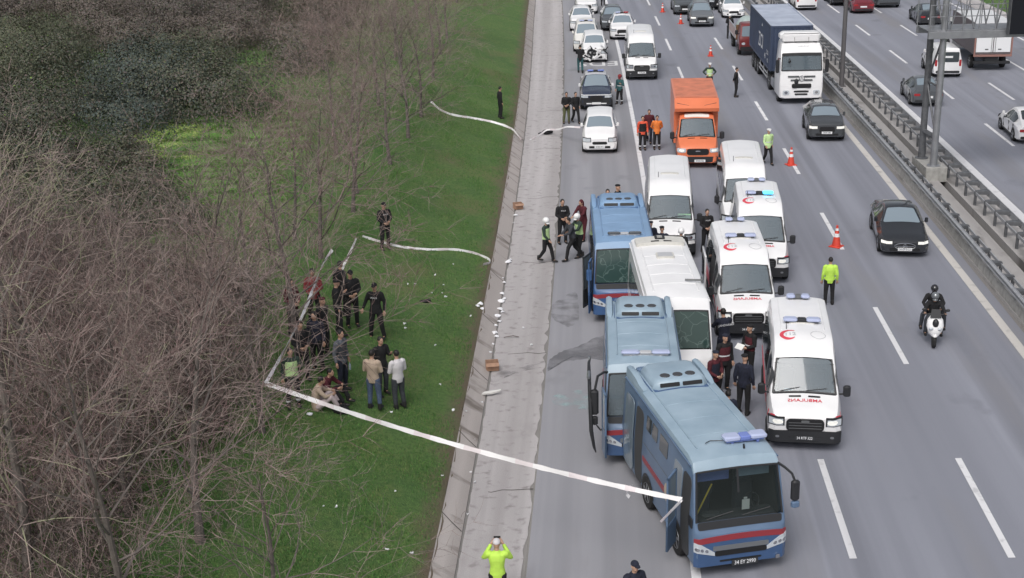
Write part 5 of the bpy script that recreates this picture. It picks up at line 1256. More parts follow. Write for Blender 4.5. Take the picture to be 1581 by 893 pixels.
# --- rear bus
b3, B3 = bus('prison_bus', 'bright blue prison bus at the back of the pile-up with a shattered windscreen', V_(3.80, 42.9), hr(43, -1.8), L=6.0, W=2.16, lower='bus3_blue', roof='bus3_roof', front='bus3_blue', windshield='cracked', group=GB, zfront=True)
lightbar(b3, -.55, .60, 1.05, 2.82, mats=('darkgrey_paint', 'decal_grey'), d=.20, h=.06)
SL3 = B3.sidez(-1)
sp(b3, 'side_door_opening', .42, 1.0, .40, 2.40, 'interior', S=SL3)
for a in (1.4, 2.4, 3.4, 4.4): sp(b3, 'side_window', a, a+.85, 1.5, 2.38, 'glass', S=SL3)
bus_door(b3, -1.14, 1.0, .42, 2.25, .62, R(-25), 'darkgrey_paint'); bus_door(b3, -1.12, .40, .42, 2.25, .50, R(-12), 'bus3_blue')
q = MB(); q.box(-1.30, -1.12, -.05, .12, 1.55, 1.95, ch=.04); q.build('mirror', 'bus3_blue', b3)
pos = [(sg*.98, y) for sg in (-1, 1) for y in (1.35, 4.4)]; arches_(b3, B3, pos, .42); wheels(b3, pos, .42, .26)
# --- white midibus
wb, WB = bus('midibus', 'white midibus with a cracked windscreen wedged between two blue buses', V_(4.86, 36.9), hr(38, -3.6), L=6.45, W=2.02, Ht=2.92, lower='white_paint', roof='white_paint', front='white_paint', windshield='cracked', white=True, zfront=False, group='white midibus')
q = MB(); TSw = lambda a, b: WB.topy(a, b)
q.panel(TSw, -.80, .80, 5.35, 6.0, r=.12, off=.11, th=.13, asp=2.6); ac = q.build('air_conditioner', 'plastic_cream', wb)
q = MB(); q.panel(TSw, -.15, .17, 5.62, 6.02, r=.2, off=.14, th=.04); q.build('fan_cover', 'grille', ac)
for y in (5.72, 5.85): q = MB(); q.panel(TSw, -.07, .09, y, y+.05, r=.3, off=.150, th=.012, asp=3); q.build('fan_slot', 'plastic_cream', ac)
for x in (-.28, .12): 
    for y in (5.40, 5.46): q = MB(); q.panel(TSw, x-.02, x+.24, y, y+.03, r=.3, off=.12, th=.02, asp=8); q.build('vent_slot', 'grille', ac)
q = MB(); q.panel(TSw, -.26, .30, 3.95, 4.42, r=.12, off=.06, th=.07); hh = q.build('roof_hatch', 'plastic_cream', wb); q = MB(); q.panel(TSw, -.21, .25, 4.0, 4.37, r=.12, off=.072, th=.02); q.build('hatch_lid', 'decal_grey', hh)
q = MB(); q.tube([(.35, 1.75, 3.02), (.85, 1.68, 3.02)], .03, n=6); q.box(.83, .88, 1.55, 1.82, 2.95, 3.09, ch=.01); q.build('roof_bar', 'plastic_grey', wb)
for sg in (-1, 1):
    for a in (.9, 1.9, 2.9, 3.9, 4.9): q = MB(); q.panel(WB.sidez(sg), a, a+.9, 1.45, 2.30, r=.1, off=.010, th=.02, flip=sg < 0); q.build('side_window', 'glass', wb)
pos = [(sg*.92, y) for sg in (-1, 1) for y in (1.2, 4.6)]; wheels(wb, pos, .38, .24)
q = MB(); q.panel(WB.front, -.7, .7, .40, .80, r=.2, off=.02, th=.03, asp=3); q.build('grille', 'grille', wb)
# --- ambulances
van('ambulance', 'white ambulance nearest the camera with headlights on and a full view of its bonnet lettering', 'ambulance', V_(7.74, 32.95), -R(8.6), L=5.3, W=1.98, Ht=2.55, amb=True, txt='34 RTF 322', cards=((-.42, 'card_blue', .22, .16, 'blue_sticker'), (.05, 'card', .10, .08, 'dash_paper'), (.78, 'card', .12, .12, 'round_sticker')), group=GA)
van('ambulance', 'middle white ambulance with its left side door slid open behind the nearest one', 'ambulance', V_(7.62, 41.0), hr(41, -.3), L=5.25, W=1.98, Ht=2.55, amb=True, txt='34 KLC 27', side_door_open=True, cards=((-.45, 'card', .26, .12, 'dash_paper'), (.02, 'card', .12, .09, 'dash_cup'), (.45, 'card_blue', .2, .05, 'dash_strip'), (.75, 'card', .12, .12, 'round_sticker')), group=GA)
van('ambulance', 'rear white ambulance with its blue roof beacon lit', 'ambulance', V_(9.06, 46.5), hr(46, 3.2), L=5.0, W=1.98, Ht=2.55, amb=True, txt='34 RZ 114', lit=True, group=GA)
# --- white minibuses, orange truck, Transit
van('minibus', 'white high-roof minibus standing behind the rear blue bus with a green card behind its windscreen', 'minibus', V_(6.10, 49.6), hr(49, 2.4), L=6.2, W=1.98, Ht=2.58, txt='34 GJ 518', cards=((.0, 'card', .18, .16, 'dash_paper'), (.55, 'card_green', .5, .26, 'green_card')), group=GM)
van('minibus', 'white minibus between the orange truck and the rear ambulance', 'minibus', V_(9.40, 51.8), hr(52, 3.2), L=6.3, W=1.98, Ht=2.58, txt='34 HD 207', group=GM)
P = at_px(991, 125)
van('minibus', 'white minibus parked alone farther up the lane with a black bumper', 'minibus', Vector((P.x, P.y, 0)), hr(P.y, 1.0), L=6.3, W=1.98, Ht=2.60, txt='34 FN 608', group=GM, side_door_open=False)
# orange box truck
P = at_px(1077, 261)
ot, OH = van('box_truck', 'orange box truck with its headlights lit behind the white minibuses', 'truck', P, hr(P.y, 1.5), L=2.35+.2, W=1.98, Ht=2.02, paint='orange_paint', glazed=False, roofkit='', lit=True, txt='34 EG 356') if False else (None, None)
def box_truck(P, rz):
    w = 1.0; root = empty('box_truck', P, rz, 'orange box truck with lit headlights standing behind the white minibuses', 'truck')
    H = Hull([(0, .30, .55, .98, w*.80, w*.85, w*.74, .08, .03), (.10, .26, .62, 1.08, w*.93, w*.97, w*.86, .07, .04), (.34, .25, .75, 1.20, w*.95, w, w*.90, .07, .05), (.80, .25, 1.0, 1.36, w*.95, w, w*.93, .05, .05),
              (1.42, .25, 1.2, 2.10, w*.95, w, w*.84, .07, .05), (1.62, .25, 1.25, 2.24, w*.95, w, w*.83, .10, .06), (2.1, .25, 1.25, 2.26, w*.95, w, w*.83, .1, .06)])
    H.mesh(['orange_paint'], 'cab', root, hole=3); interior(root, H, 3, .8, .86, 1.32, 2.02, 1.9)
    m = MB(); m.panel(H.top, -.93, .93, 3.03, 3.97, r=.09, off=.010, th=.02, asp=1.6); m.build('windscreen', 'windscreen', root); wipers(root, H, 3, 4, w)
    m = MB(); m.panel(H.top, -.97, .97, 2.93, 3.04, r=.1, off=.012, th=.02); m.panel(H.top, -.97, .97, 3.97, 4.06, r=.1, off=.012, th=.02); m.build('windscreen_seal', 'plastic_black', root)
    m = MB(); m.panel(H.top, -.8, .8, 4.3, 5.6, r=.2, off=.02, th=.03); m.build('cab_roof_panel', 'offwhite_paint', root)
    m = MB(); m.panel(H.front, -.52, .52, .68, .98, r=.35, off=.02, th=.04, asp=3); m.build('grille', 'grille', root)
    m = MB(); m.panel(H.front, -.955, .955, .32, .60, r=.18, off=.03, th=.06, asp=5); m.build('bumper', 'plastic_black', root)
    m = MB(); m.panel(H.front, -.12, .12, .84, .90, r=.5, off=.03, th=.02, asp=2.6); m.build('front_emblem', 'chrome', root)
    for sg in (-1, 1):
        a, b = sorted((sg*.56, sg*.97)); m = MB(); m.panel(H.front, a, b, .80, 1.0, r=.3, off=.015, th=.04, asp=1.8); h = m.build('headlight', 'lamp_glass', root)
        m = MB(); m.panel(H.front, sg*.76-.12, sg*.76+.12, .84, .96, r=.5, off=.024, th=.02, asp=1.6); m.build('bulb_reflector', 'lamp_lit', h)
        mirror(root, sg*1.08, .95, 1.42, sg, s=1.1); m = MB(); m.panel(H.side(sg), 1.28, 1.95, 1.06, 1.8, r=.12, off=.010, th=.02, flip=sg < 0); m.build('side_window', 'glass', root)
    m = MB()
    for sg in (-1, 1): m.panel(H.top, sg*.34-.2, sg*.34+.2, 2.62, 2.72, r=.3, off=.010, th=.02, asp=4)
    m.build('bonnet_vent', 'grille', root)
    plate(root, H.front, .1, .40, '34 EG 356', off=.05)
    bx = MB(); z1 = 3.02
    # box with a sloping front canopy
    pr = [(2.2, .75), (2.2, 2.35), (1.55, 2.45), (1.50, 2.62), (2.0, z1), (7.1, z1), (7.1, .75)]
    rings = [[Vector((x, y, z)) for y, z in pr] for x in (-1.07, -1.02, 1.02, 1.07)]
    for r_, ins in ((rings[0], .03), (rings[3], .03)):
        for v in r_: v.z = .75+(v.z-.75)*(1-.012)
    bx.loft(rings); cb = bx.build('cargo_box', 'orange_paint', root, ang=30)
    m = MB(); m.box(-.98, .98, 2.15, 7.0, z1+.004, z1+.02, ch=.005); m.build('box_roof', mat('orange_roof', (.62, .20, .11), .5, noise=.25, nscale=2), cb)
    m = MB(); m.tube([(-.95, 1.75, 2.83), (0, 1.58, 2.66), (.95, 1.75, 2.83)], .012, n=4); m.build('canopy_seam', 'plastic_black', cb)
    pos = [(sg*.88, y) for sg in (-1, 1) for y in (.75, 5.4)]; arches_(root, H, pos[:1]+pos[2:3], .36); wheels(root, pos, .36, .24)
    m = MB(); m.box(-.5, .5, 1.9, 6.9, .50, .74, ch=.02); m.build('chassis', 'plastic_black', root)
box_truck(P, hr(P.y, 1.5))
# --- hard shoulder queue
def C(px, py, *a, ex=0.0, **k):
    P = G(px, py+6); return car('parked_car' if k.get('kind') != 'pickup' else 'pickup_truck', *a, P, hr(P.y, ex), **k)
C(926, 233, 'white compact van standing in front of the dark pickup on the shoulder', 'van', kind='mpv', L=3.75, W=1.76, Ht=1.68, paint='white_paint', txt='34 DU 911', group=GC1, glass='glass_light', ex=1)
C(921, 167, 'dark blue pickup truck with a blue light bar and white front trim', 'pickup truck', kind='pickup', L=5.0, W=1.84, Ht=1.82, paint='navy_paint', bar='blue', group=GC1, glass='glass_light', roofm='decal_grey', mirror_m='decal_white', lamps='lamp_glass')
sm, SHH = C(918, 92, 'white compact van with a smashed front end and torn bonnet', 'van', kind='mpv', L=3.8, W=1.76, Ht=1.70, paint='white_paint', group=GC1, smashed=True, glass='glass_light', grille='plastic_black')
C(905, 76, 'white van half hidden behind the smashed one, a light bar on its roof', 'van', kind='mpv', L=4.3, W=1.82, Ht=1.84, paint='offwhite_paint', group=GC1, glass='glass_light', bar='pale', ex=1)
C(898, 44, 'white car near the top of the shoulder between two other white vehicles', 'car', kind='suv', L=4.4, W=1.8, Ht=1.62, paint='white_paint', group=GC1, glass='glass_light')
C(906, 17, 'white car at the very top of the shoulder queue, cut off by the frame', 'car', kind='suv', L=4.5, W=1.85, Ht=1.7, paint='white_paint', group=GC1)
C(947, 43, 'dark car beside the white patrol car, at the top of the inner lane', 'car', kind='suv', L=4.5, W=1.82, Ht=1.62, paint='grey_paint', group=GC1, glass='glass_light', roofm='darkgrey_paint')
C(961, 57, 'white patrol car with a red and blue roof bar behind the parked minibus', 'car', kind='suv', L=4.5, W=1.85, Ht=1.62, paint='white_paint', bar='red', group=GC1, glass='glass_light', ex=1.5)
# wreckage on the smashed van
q = MB(); rdm = random.Random(3)
for k in range(26):
    x = rdm.uniform(-.85, .85); z = rdm.uniform(.35, 1.0); y = rdm.uniform(-.18, .05); M = Matrix.Translation((x, y, z)) @ Matrix.Rotation(rdm.uniform(0, 3), 4, 'Y') @ Matrix.Rotation(rdm.uniform(-.6, .6), 4, 'X')
    q.box(-rdm.uniform(.08, .3), rdm.uniform(.08, .3), -.02, .02, -rdm.uniform(.02, .07), rdm.uniform(.02, .07), k % 3, M=M)
q.build('crumpled_front', ['plastic_black', 'white_paint', 'plastic_black'], sm)
q = MB(); M = Matrix.Translation((0, .45, 1.12)) @ Matrix.Rotation(R(22), 4, 'X'); q.box(-.75, .70, -.45, .35, -.02, .03, ch=.015, M=M); M2 = Matrix.Translation((.55, .15, 1.15)) @ Matrix.Rotation(R(50), 4, 'Y'); q.box(-.25, .2, -.15, .15, -.02, .02, ch=.01, M=M2)
q.build('torn_bonnet', 'white_paint', sm)
# --- open lanes
def D(px, py, *a, nm='car', **k):
    ex = k.pop('ex', 0.0); P = G(px, py+(8 if py > 300 else 6)); return car(nm, *a, P, hr(P.y, ex), **k)
D(1396, 391, 'glossy black sedan alone in the outer lane near the median', 'car', kind='sedan', L=4.75, W=1.84, Ht=1.42, paint='black_paint', txt='34 CF 0123', grille='chrome', lamps='lamp_lit', group=GT_, ex=5.5, glass='glass_light', rim='chrome')
D(1276, 214, 'dark grey crossover following the container truck', 'car', kind='suv', L=4.15, W=1.86, Ht=1.52, paint='darkgrey_paint', txt='34 BT 440', group=GT_, ex=4, lamps='lamp_lit', glass='glass_light')
D(1084, 37, 'grey car with bright daytime lights behind the red cones', 'car', kind='suv', L=4.5, W=1.86, Ht=1.66, paint='silver_paint', txt='34 AH 71', lamps='lamp_lit', group=GT_, ex=2, glass='glass_light')
D(1058, 18, 'bluish grey car partly hidden behind the car with bright daytime lights', 'car', kind='suv', L=4.4, W=1.8, Ht=1.6, paint='grey_paint', group=GT_, glass='glass_light')
D(1133, 23, 'silver white car behind the red flatbed truck', 'car', kind='sedan', L=4.5, W=1.82, Ht=1.5, paint='white_paint', group=GT_, glass='glass_light', ex=1)
D(1111, 10, 'dark car at the top edge between two pale cars', 'car', kind='suv', L=4.4, W=1.8, Ht=1.6, paint='black_paint', group=GT_)
# --- far carriageway, going away
def E_(px, py, *a, nm='car', **k):
    ex = k.pop('ex', 0.0); P = G(px, py+5); return car(nm, *a, P, hr(P.y, ex), rear=True, **k)
E_(1432, 161, 'dark grey sedan seen from behind, driving past the gantry pillar', 'car', kind='sedan', L=4.25, W=1.8, Ht=1.38, paint='grey_paint', group=GF, ex=3.5, glass='glass_light')
E_(1462, 116, 'small white van seen from behind through the gantry pillar', 'van', kind='mpv', L=4.1, W=1.78, Ht=1.84, paint='white_paint', group=GF, ex=3, nm='van')
E_(1597, 219, 'white hatchback cut off by the right edge of the picture', 'car', kind='sedan', L=4.3, W=1.78, Ht=1.46, paint='white_paint', group=GF, ex=3)
E_(1437, 36, 'dark car with red tail lamps behind the gantry railing', 'car', kind='sedan', L=4.5, W=1.8, Ht=1.46, paint='black_paint', group=GF, ex=3, glass='glass_light')
E_(1245, 12, 'white car seen from behind at the top edge beyond the container truck', 'car', kind='mpv', L=4.2, W=1.8, Ht=1.6, paint='white_paint', group=GF)
E_(1301, 5, 'black car at the top edge left of the lamp post', 'car', kind='suv', L=4.3, W=1.8, Ht=1.5, paint='black_paint', group=GF)
E_(1333, 17, 'dark car with red tail lamps just right of the lamp post', 'car', kind='sedan', L=4.4, W=1.8, Ht=1.5, paint='darkred_paint', group=GF, ex=1)
E_(1372, 8, 'grey van at the top edge right of the lamp post', 'van', kind='mpv', L=4.6, W=1.95, Ht=2.0, paint='grey_paint', group=GF, nm='van')
# --- articulated truck with blue container
def lorry(P, rz):
    root = empty('container_truck', P, rz, 'white cab truck carrying a long dark blue container in the outer lane', 'truck'); w = 1.24
    H = Hull([(0, .40, .80, 1.15, w*.90, w*.95, w*.93, .05, .0), (.08, .36, 1.0, 1.55, w*.97, w*.99, w*.96, .04, .0), (.14, .36, 1.3, 1.95, w*.98, w, w*.97, .04, .0), (.32, .36, 1.5, 2.90, w*.98, w, w*.95, .05, .02), (.42, .36, 1.5, 3.02, w*.98, w, w*.95, .06, .03),
              (.85, .36, 1.5, 3.42, w*.98, w, w*.90, .14, .06), (2.05, .36, 1.5, 3.48, w*.98, w, w*.88, .14, .06), (2.15, .5, 1.5, 3.40, w*.95, w*.98, w*.85, .12, .04)])
    H.mesh(['white_paint'], 'cab', root, hole=2)
    m = MB(); m.panel(H.top, -.96, .96, 2.04, 2.86, r=.07, off=.012, th=.03, asp=2.2); m.build('windscreen', 'windscreen', root); interior(root, H, 2, w*.9, .30, 2.0, 2.85, 1.9)
    m = MB(); m.panel(H.top, -.985, .985, 2.86, 3.04, r=.3, off=.045, th=.05, asp=8); m.build('sun_visor', 'plastic_black', root)
    m = MB(); 
    for u0, u1 in ((-.995, -.95), (.95, .995)): m.panel(H.top, u0, u1, 1.98, 3.0, r=.05, off=.014, th=.02)
    m.panel(H.top, -.97, .97, 1.93, 2.04, r=.1, off=.016, th=.02); m.build('windscreen_frame', 'plastic_black', root)
    F_ = lambda x, z: (x, -.002 if z < 1.15 else (z-1.15)*.2, z)
    m = MB(); m.panel(F_, -.55, .55, .98, 1.22, r=.3, off=.05, th=.05, asp=4); m.build('lower_grille', 'grille', root)
    m = MB()
    for z, a in ((1.62, .78), (1.42, .62)): m.panel(F_, -a, -.14, z-.05, z+.04, r=.3, off=.05, th=.05, asp=8); m.panel(F_, .14, a, z-.05, z+.04, r=.3, off=.05, th=.05, asp=8)
    m.build('upper_grille', 'darkgrey_paint', root)
    m = MB(); c = Vector(F_(0, 1.52))+Vector((0, -.07, 0)); rg = [c+Vector((.15*math.cos(2*math.pi*k/20), 0, .15*math.sin(2*math.pi*k/20))) for k in range(21)]; m.tube(rg, .02, n=6, cap=False)
    for k in range(3):
        t = R(90+120*k); m.tube([c, c+Vector((.14*math.cos(t), 0, .14*math.sin(t)))], .015, n=5)
    m.build('round_emblem', 'chrome', root)
    m = MB(); m.ell(Vector(F_(-.30, 1.35))+Vector((0, -.06, 0)), (.12, .05, .17), 12, 8); m.build('black_patch', 'plastic_black', root)
    m = MB()
    for z, a in ((.78, .42), (.62, .36)): m.panel(F_, -a, a, z-.045, z+.04, r=.3, off=.03, th=.04, asp=10)
    m.build('bumper_slot', 'grille', root)
    plate(root, F_, 0, .90, '', off=.04)
    for sg in (-1, 1):
        a, b = sorted((sg*.68, sg*1.05)); m = MB(); m.panel(F_, a, b, .60, .84, r=.3, off=.03, th=.04, asp=1.6); h = m.build('headlight', 'lamp_glass', root)
        m = MB(); m.panel(F_, (a+b)/2-.10, (a+b)/2+.10, .64, .80, r=.5, off=.04, th=.02); m.build('lamp_ring', 'chrome', h)
        m = MB(); m.box(*sorted((sg*1.30, sg*1.50)), -.05, .12, 1.85, 2.62, ch=.05); m.tube([(sg*1.2, .4, 2.62), (sg*1.38, .05, 2.66)], .03, n=6); m.build('mirror', 'plastic_black', root)
        m = MB(); m.panel(H.sidez(sg), .55, 1.25, 1.75, 2.55, r=.12, off=.012, th=.02, flip=sg < 0); m.build('side_window', 'glass', root)
    m = MB(); m.tube([(-.7, .62, 2.92+.0), (-.7, .42, 2.75), (-.7, .1, 2.55)], .02, n=5); m.ell((-.72, .02, 2.50), (.08, .05, .10), 10, 6); m.build('ramp_mirror', 'plastic_black', root)
    m = MB(); m.box(-1.05, 1.05, .75, .95, 3.45, 3.95, ch=.08); m.box(-1.15, 1.15, .95, 1.9, 3.50, 3.98, ch=.14); m.build('roof_deflector', 'white_paint', root)
    m = MB(); m.tube([(-.38, .74, 3.75), (-.38, .72, 3.50), (.42, .72, 3.50), (.42, .74, 3.75)], .015, n=5); m.build('deflector_frame', 'plastic_grey', root)
    m = MB(); v, f = text_geo('T . C E L İ K', .001); 
    text_on(m, 'NAKLİYAT', .14, H.top, .12, 4.45, off=.012); m.build('cab_lettering', 'decal_grey', root, ang=0)
    # chassis, container
    m = MB(); m.box(-.45, .45, 1.6, 13.6, .80, 1.12, ch=.03)
    for y in (3.0, 5.5, 8.0, 10.5): m.box(-1.2, 1.2, y, y+.15, 1.05, 1.17, ch=.01)
    m.build('chassis', 'plastic_black', root)
    m = MB(); L0, L1 = 4.1, 13.6; z0, z1 = 1.20, 3.88
    ns = 66; 
    for sg in (-1, 1):
        rg = []
        for k in range(ns+1):
            y = L0+.12+(L1-L0-.24)*k/ns; x = sg*(1.235-(.03 if k % 2 else 0)); rg.append([Vector((x, y, z0+.12)), Vector((x, y, z1-.10))])
        m.loft(rg, cap=False, closed=False)
    rg = [[Vector((-1.1+2.2*k/22, L0+.02+(.03 if k % 2 else 0), z0+.12)), Vector((-1.1+2.2*k/22, L0+.02+(.03 if k % 2 else 0), z1-.1))] for k in range(23)]; m.loft(rg, cap=False, closed=False)
    for sg in (-1, 1):
        for y in (L0, L1-.16): m.box(*sorted((sg*1.10, sg*1.25)), y, y+.16, z0, z1, ch=.01)
        m.box(*sorted((sg*1.18, sg*1.245)), L0+.16, L1-.16, z0, z0+.13); m.box(*sorted((sg*1.18, sg*1.245)), L0+.16, L1-.16, z1-.11, z1-.004)
    for y in (L0+.005, L1-.12): m.box(-1.10, 1.10, y, y+.1, z0, z0+.13); m.box(-1.10, 1.10, y, y+.1, z1-.11, z1-.004)
    m.box(-1.1, 1.1, L1-.06, L1-.02, z0+.1, z1-.1); c = m.build('container', 'container_blue', root, ang=0)
    m = MB(); rg = []
    for k in range(60): y = L0+.1+(L1-L0-.2)*k/59; zz = z1-(.015 if k % 2 else 0); rg.append([Vector((-1.18, y, zz)), Vector((1.18, y, zz))])
    m.loft(rg, cap=False, closed=False); m.build('container_roof', 'container_roof', c, ang=0)
    m = MB(); m.box(-1.245, -1.16, L0+.16, L1-.16, z1+.0, z1+.03); m.box(1.16, 1.245, L0+.16, L1-.16, z1+.0, z1+.03); m.build('roof_rail', 'container_roof', c, ang=0)
    # white marks on the side that faces the camera
    S = lambda a, b: (-1.245, a, b)
    m = MB(); text_on(m, 'ZCI', 1.25, lambda a, b: (-1.243, -a, b), -8.3, 2.35, off=.006, flip=True); 
    m.add([(-1.25, 8.0, 3.35), (-1.25, 7.6, 3.35), (-1.25, 7.8, 3.55)], [(0, 1, 2)])
    text_on(m, '40', .5, lambda a, b: (-1.243, -a, b), -6.3, 1.75, off=.006, flip=True); text_on(m, '22G1', .38, lambda a, b: (-1.243, -a, b), -5.3, 2.1, off=.006, flip=True); text_on(m, '482', .32, lambda a, b: (-1.243, -a, b), -5.2, 1.65, off=.006, flip=True)
    m.build('container_lettering', 'decal_white', c, ang=0)
    pos = [(sg*1.05, y) for sg in (-1, 1) for y in (1.15, 4.6, 9.6, 10.8, 12.0)]; wheels(root, pos, .50, .32)
    m = MB()
    for sg in (-1, 1): m.box(*sorted((sg*.95, sg*1.22)), 2.4, 3.7, .45, 1.0, ch=.06)
    m.build('fuel_tank', 'silver_paint', root)
    m = MB()
    for sg in (-1, 1):
        for z in (.55, .8): m.box(*sorted((sg*1.17, sg*1.20)), 5.4, 9.0, z, z+.08)
        for y in (5.6, 7.2, 8.8): m.box(*sorted((sg*1.13, sg*1.165)), y, y+.06, .5, 1.15)
    m.build('side_guard', 'decal_grey', root)
P = G(1236, 162); lorry(P, hr(P.y, -.3))
# --- red flatbed truck
def flatbed(P, rz):
    root = empty('flatbed_truck', P, rz, 'old red flatbed truck with slatted sides and a pale load, beside the container', 'truck'); w = .98
    H = Hull([(0, .40, .70, 1.10, w*.92, w*.95, w*.92, .05, .0), (.08, .38, .85, 1.30, w*.97, w, w*.96, .05, .0), (.32, .38, 1.2, 2.05, w*.97, w, w*.88, .06, .03), (.45, .38, 1.2, 2.15, w*.97, w, w*.86, .08, .04), (1.45, .38, 1.2, 2.15, w*.97, w, w*.86, .08, .04), (1.55, .45, 1.2, 2.05, w*.95, w*.97, w*.84, .06, .02)])
    H.mesh(['red_paint'], 'cab', root); m = MB(); m.panel(H.top, -.93, .93, 1.06, 1.92, r=.1, off=.012, th=.03, asp=2); m.build('windscreen', 'glass_light', root)
    m = MB(); m.panel(H.front, -.9, .9, .42, .66, r=.2, off=.03, th=.05, asp=6); m.build('bumper', 'plastic_black', root)
    for sg in (-1, 1): m = MB(); m.panel(H.front, sg*.7-.12, sg*.7+.12, .78, .95, r=.4, off=.02, th=.03); m.build('headlight', 'lamp_glass', root); mirror(root, sg*1.05, .35, 1.6, sg)
    for sg in (-1, 1):
        b = MB(); x = sg*1.02; b.box(*sorted((x, x+sg*.04)), 1.75, 5.4, .95, 1.02); b.box(*sorted((x, x+sg*.04)), 1.75, 5.4, 1.65, 1.72)
        for k in range(8): y = 1.75+k*.515; b.box(*sorted((x-sg*.005, x+sg*.045)), y, y+.06, .95, 1.72)
        b.box(*sorted((x+sg*.005, x+sg*.03)), 1.8, 5.35, 1.02, 1.65, 1); b.build('side_board', ['decal_grey', mat('faded_pink', (.42, .27, .25), .7, noise=.3)], root)
    m = MB(); m.box(-1.02, 1.02, 1.7, 1.76, .9, 1.9); m.box(-1.0, 1.0, 1.77, 5.4, .85, .94); m.box(-.4, .4, 1.2, 5.3, .55, .84); m.build('load_bed', 'wood', root)
    m = MB(); m.ell((0, 3.9, 1.05), (.86, 1.3, 1.15), 16, 8, z0=0); m.build('covered_load', 'tarp', root)
    pos = [(sg*.88, y) for sg in (-1, 1) for y in (.75, 4.2)]; wheels(root, pos, .38, .24)
P = G(1163, 87); flatbed(P, hr(P.y, 0))
# --- box lorry on the far carriageway, seen from behind
def boxlorry(P, rz):
    root = empty('box_lorry', P, rz+math.pi, 'box lorry with a brown body and white rear doors, seen from behind under the gantry', 'truck'); w = 1.18
    m = MB(); m.box(-w, w, -6.2, 0, 1.05, 3.0, ch=.02); bx = m.build('cargo_box', mat('brown_box', (.13, .11, .115), .5, noise=.2), root)
    m = MB(); m.box(-w+.02, w-.02, -6.15, -.05, 3.003, 3.03); m.build('box_roof', 'white_paint', bx)
    for sg in (-1, 1):
        a, b = sorted((sg*.03, sg*(w-.12))); m = MB(); m.box(a, b, .003, .04, 1.2, 2.9, ch=.01); d = m.build('rear_door', 'decal_white', bx)
        m = MB(); m.tube([(sg*.12, .06, 1.15), (sg*.12, .06, 2.9)], .015, n=5); m.box(*sorted((sg*.3, sg*.5)), .045, .06, 1.35, 1.42); m.build('lock_bar', 'plastic_grey', d)
        m = MB(); m.box(*sorted((sg*(w-.1), sg*w)), .003, .05, 1.0, 3.0); m.build('rear_post', mat('rust_frame', (.28, .15, .13), .6), bx)
    m = MB(); m.box(-w, w, -.05, .08, .92, 1.045, ch=.01); m.build('rear_sill', 'rust_frame', bx)
    S = lambda a, b: (-w, -a, b); m = MB(); m.tube([(-w-.012, -2.9, 2.55), (-w-.012, -2.2, 2.65), (-w-.012, -1.9, 2.35), (-w-.012, -2.3, 2.1), (-w-.012, -2.25, 1.8)], .05, n=5); m.build('painted_mark', 'decal_grey', bx)
    m = MB(); m.box(-w-.01, -w-.004, -6.1, -.1, 1.08, 1.3); m.build('white_skirt', 'decal_white', bx)
    m = MB(); m.box(-.4, .4, -8.0, -.1, .55, .9); m.box(-w+.05, w-.05, -.2, .0, .45, .62, ch=.02); m.build('chassis', 'plastic_black', root)
    c = empty('cab', (0, -8.4, 0), 0); c.parent = root; bpy.data.objects.remove(c)
    H = Hull([(0, .40, .70, 1.15, .96, 1.0, .97, .05, .0), (.1, .38, .85, 1.35, 1.0, 1.05, 1.0, .05, .0), (.45, .38, 1.2, 2.25, 1.0, 1.05, .95, .07, .03), (.6, .38, 1.2, 2.35, 1.0, 1.05, .92, .1, .04), (1.9, .38, 1.2, 2.35, 1.0, 1.05, .92, .1, .04)])
    cb = H.mesh(['white_paint'], 'cab', root); cb.location = (0, -8.35, 0)
    m = MB(); m.panel(H.top, -.93, .93, 1.06, 1.92, r=.1, off=.012, th=.03); m.build('windscreen', 'glass', cb)
    for sg in (-1, 1): m = MB(); m.panel(H.side(sg), .7, 1.5, 1.06, 1.8, r=.1, off=.012, th=.02, flip=sg < 0); m.build('side_window', 'glass', cb); m = MB(); m.box(*sorted((sg*1.15, sg*1.35)), .3, .42, 1.5, 2.0, ch=.04); m.tube([(sg*1.0, .5, 1.95), (sg*1.25, .36, 1.95)], .02, n=5); m.build('mirror', 'plastic_black', cb)
    pos = [(sg*.98, y) for sg in (-1, 1) for y in (-1.3, -7.4)]; wheels(root, pos, .42, .28)
P = G(1530, 110); boxlorry(P, hr(P.y, 2))
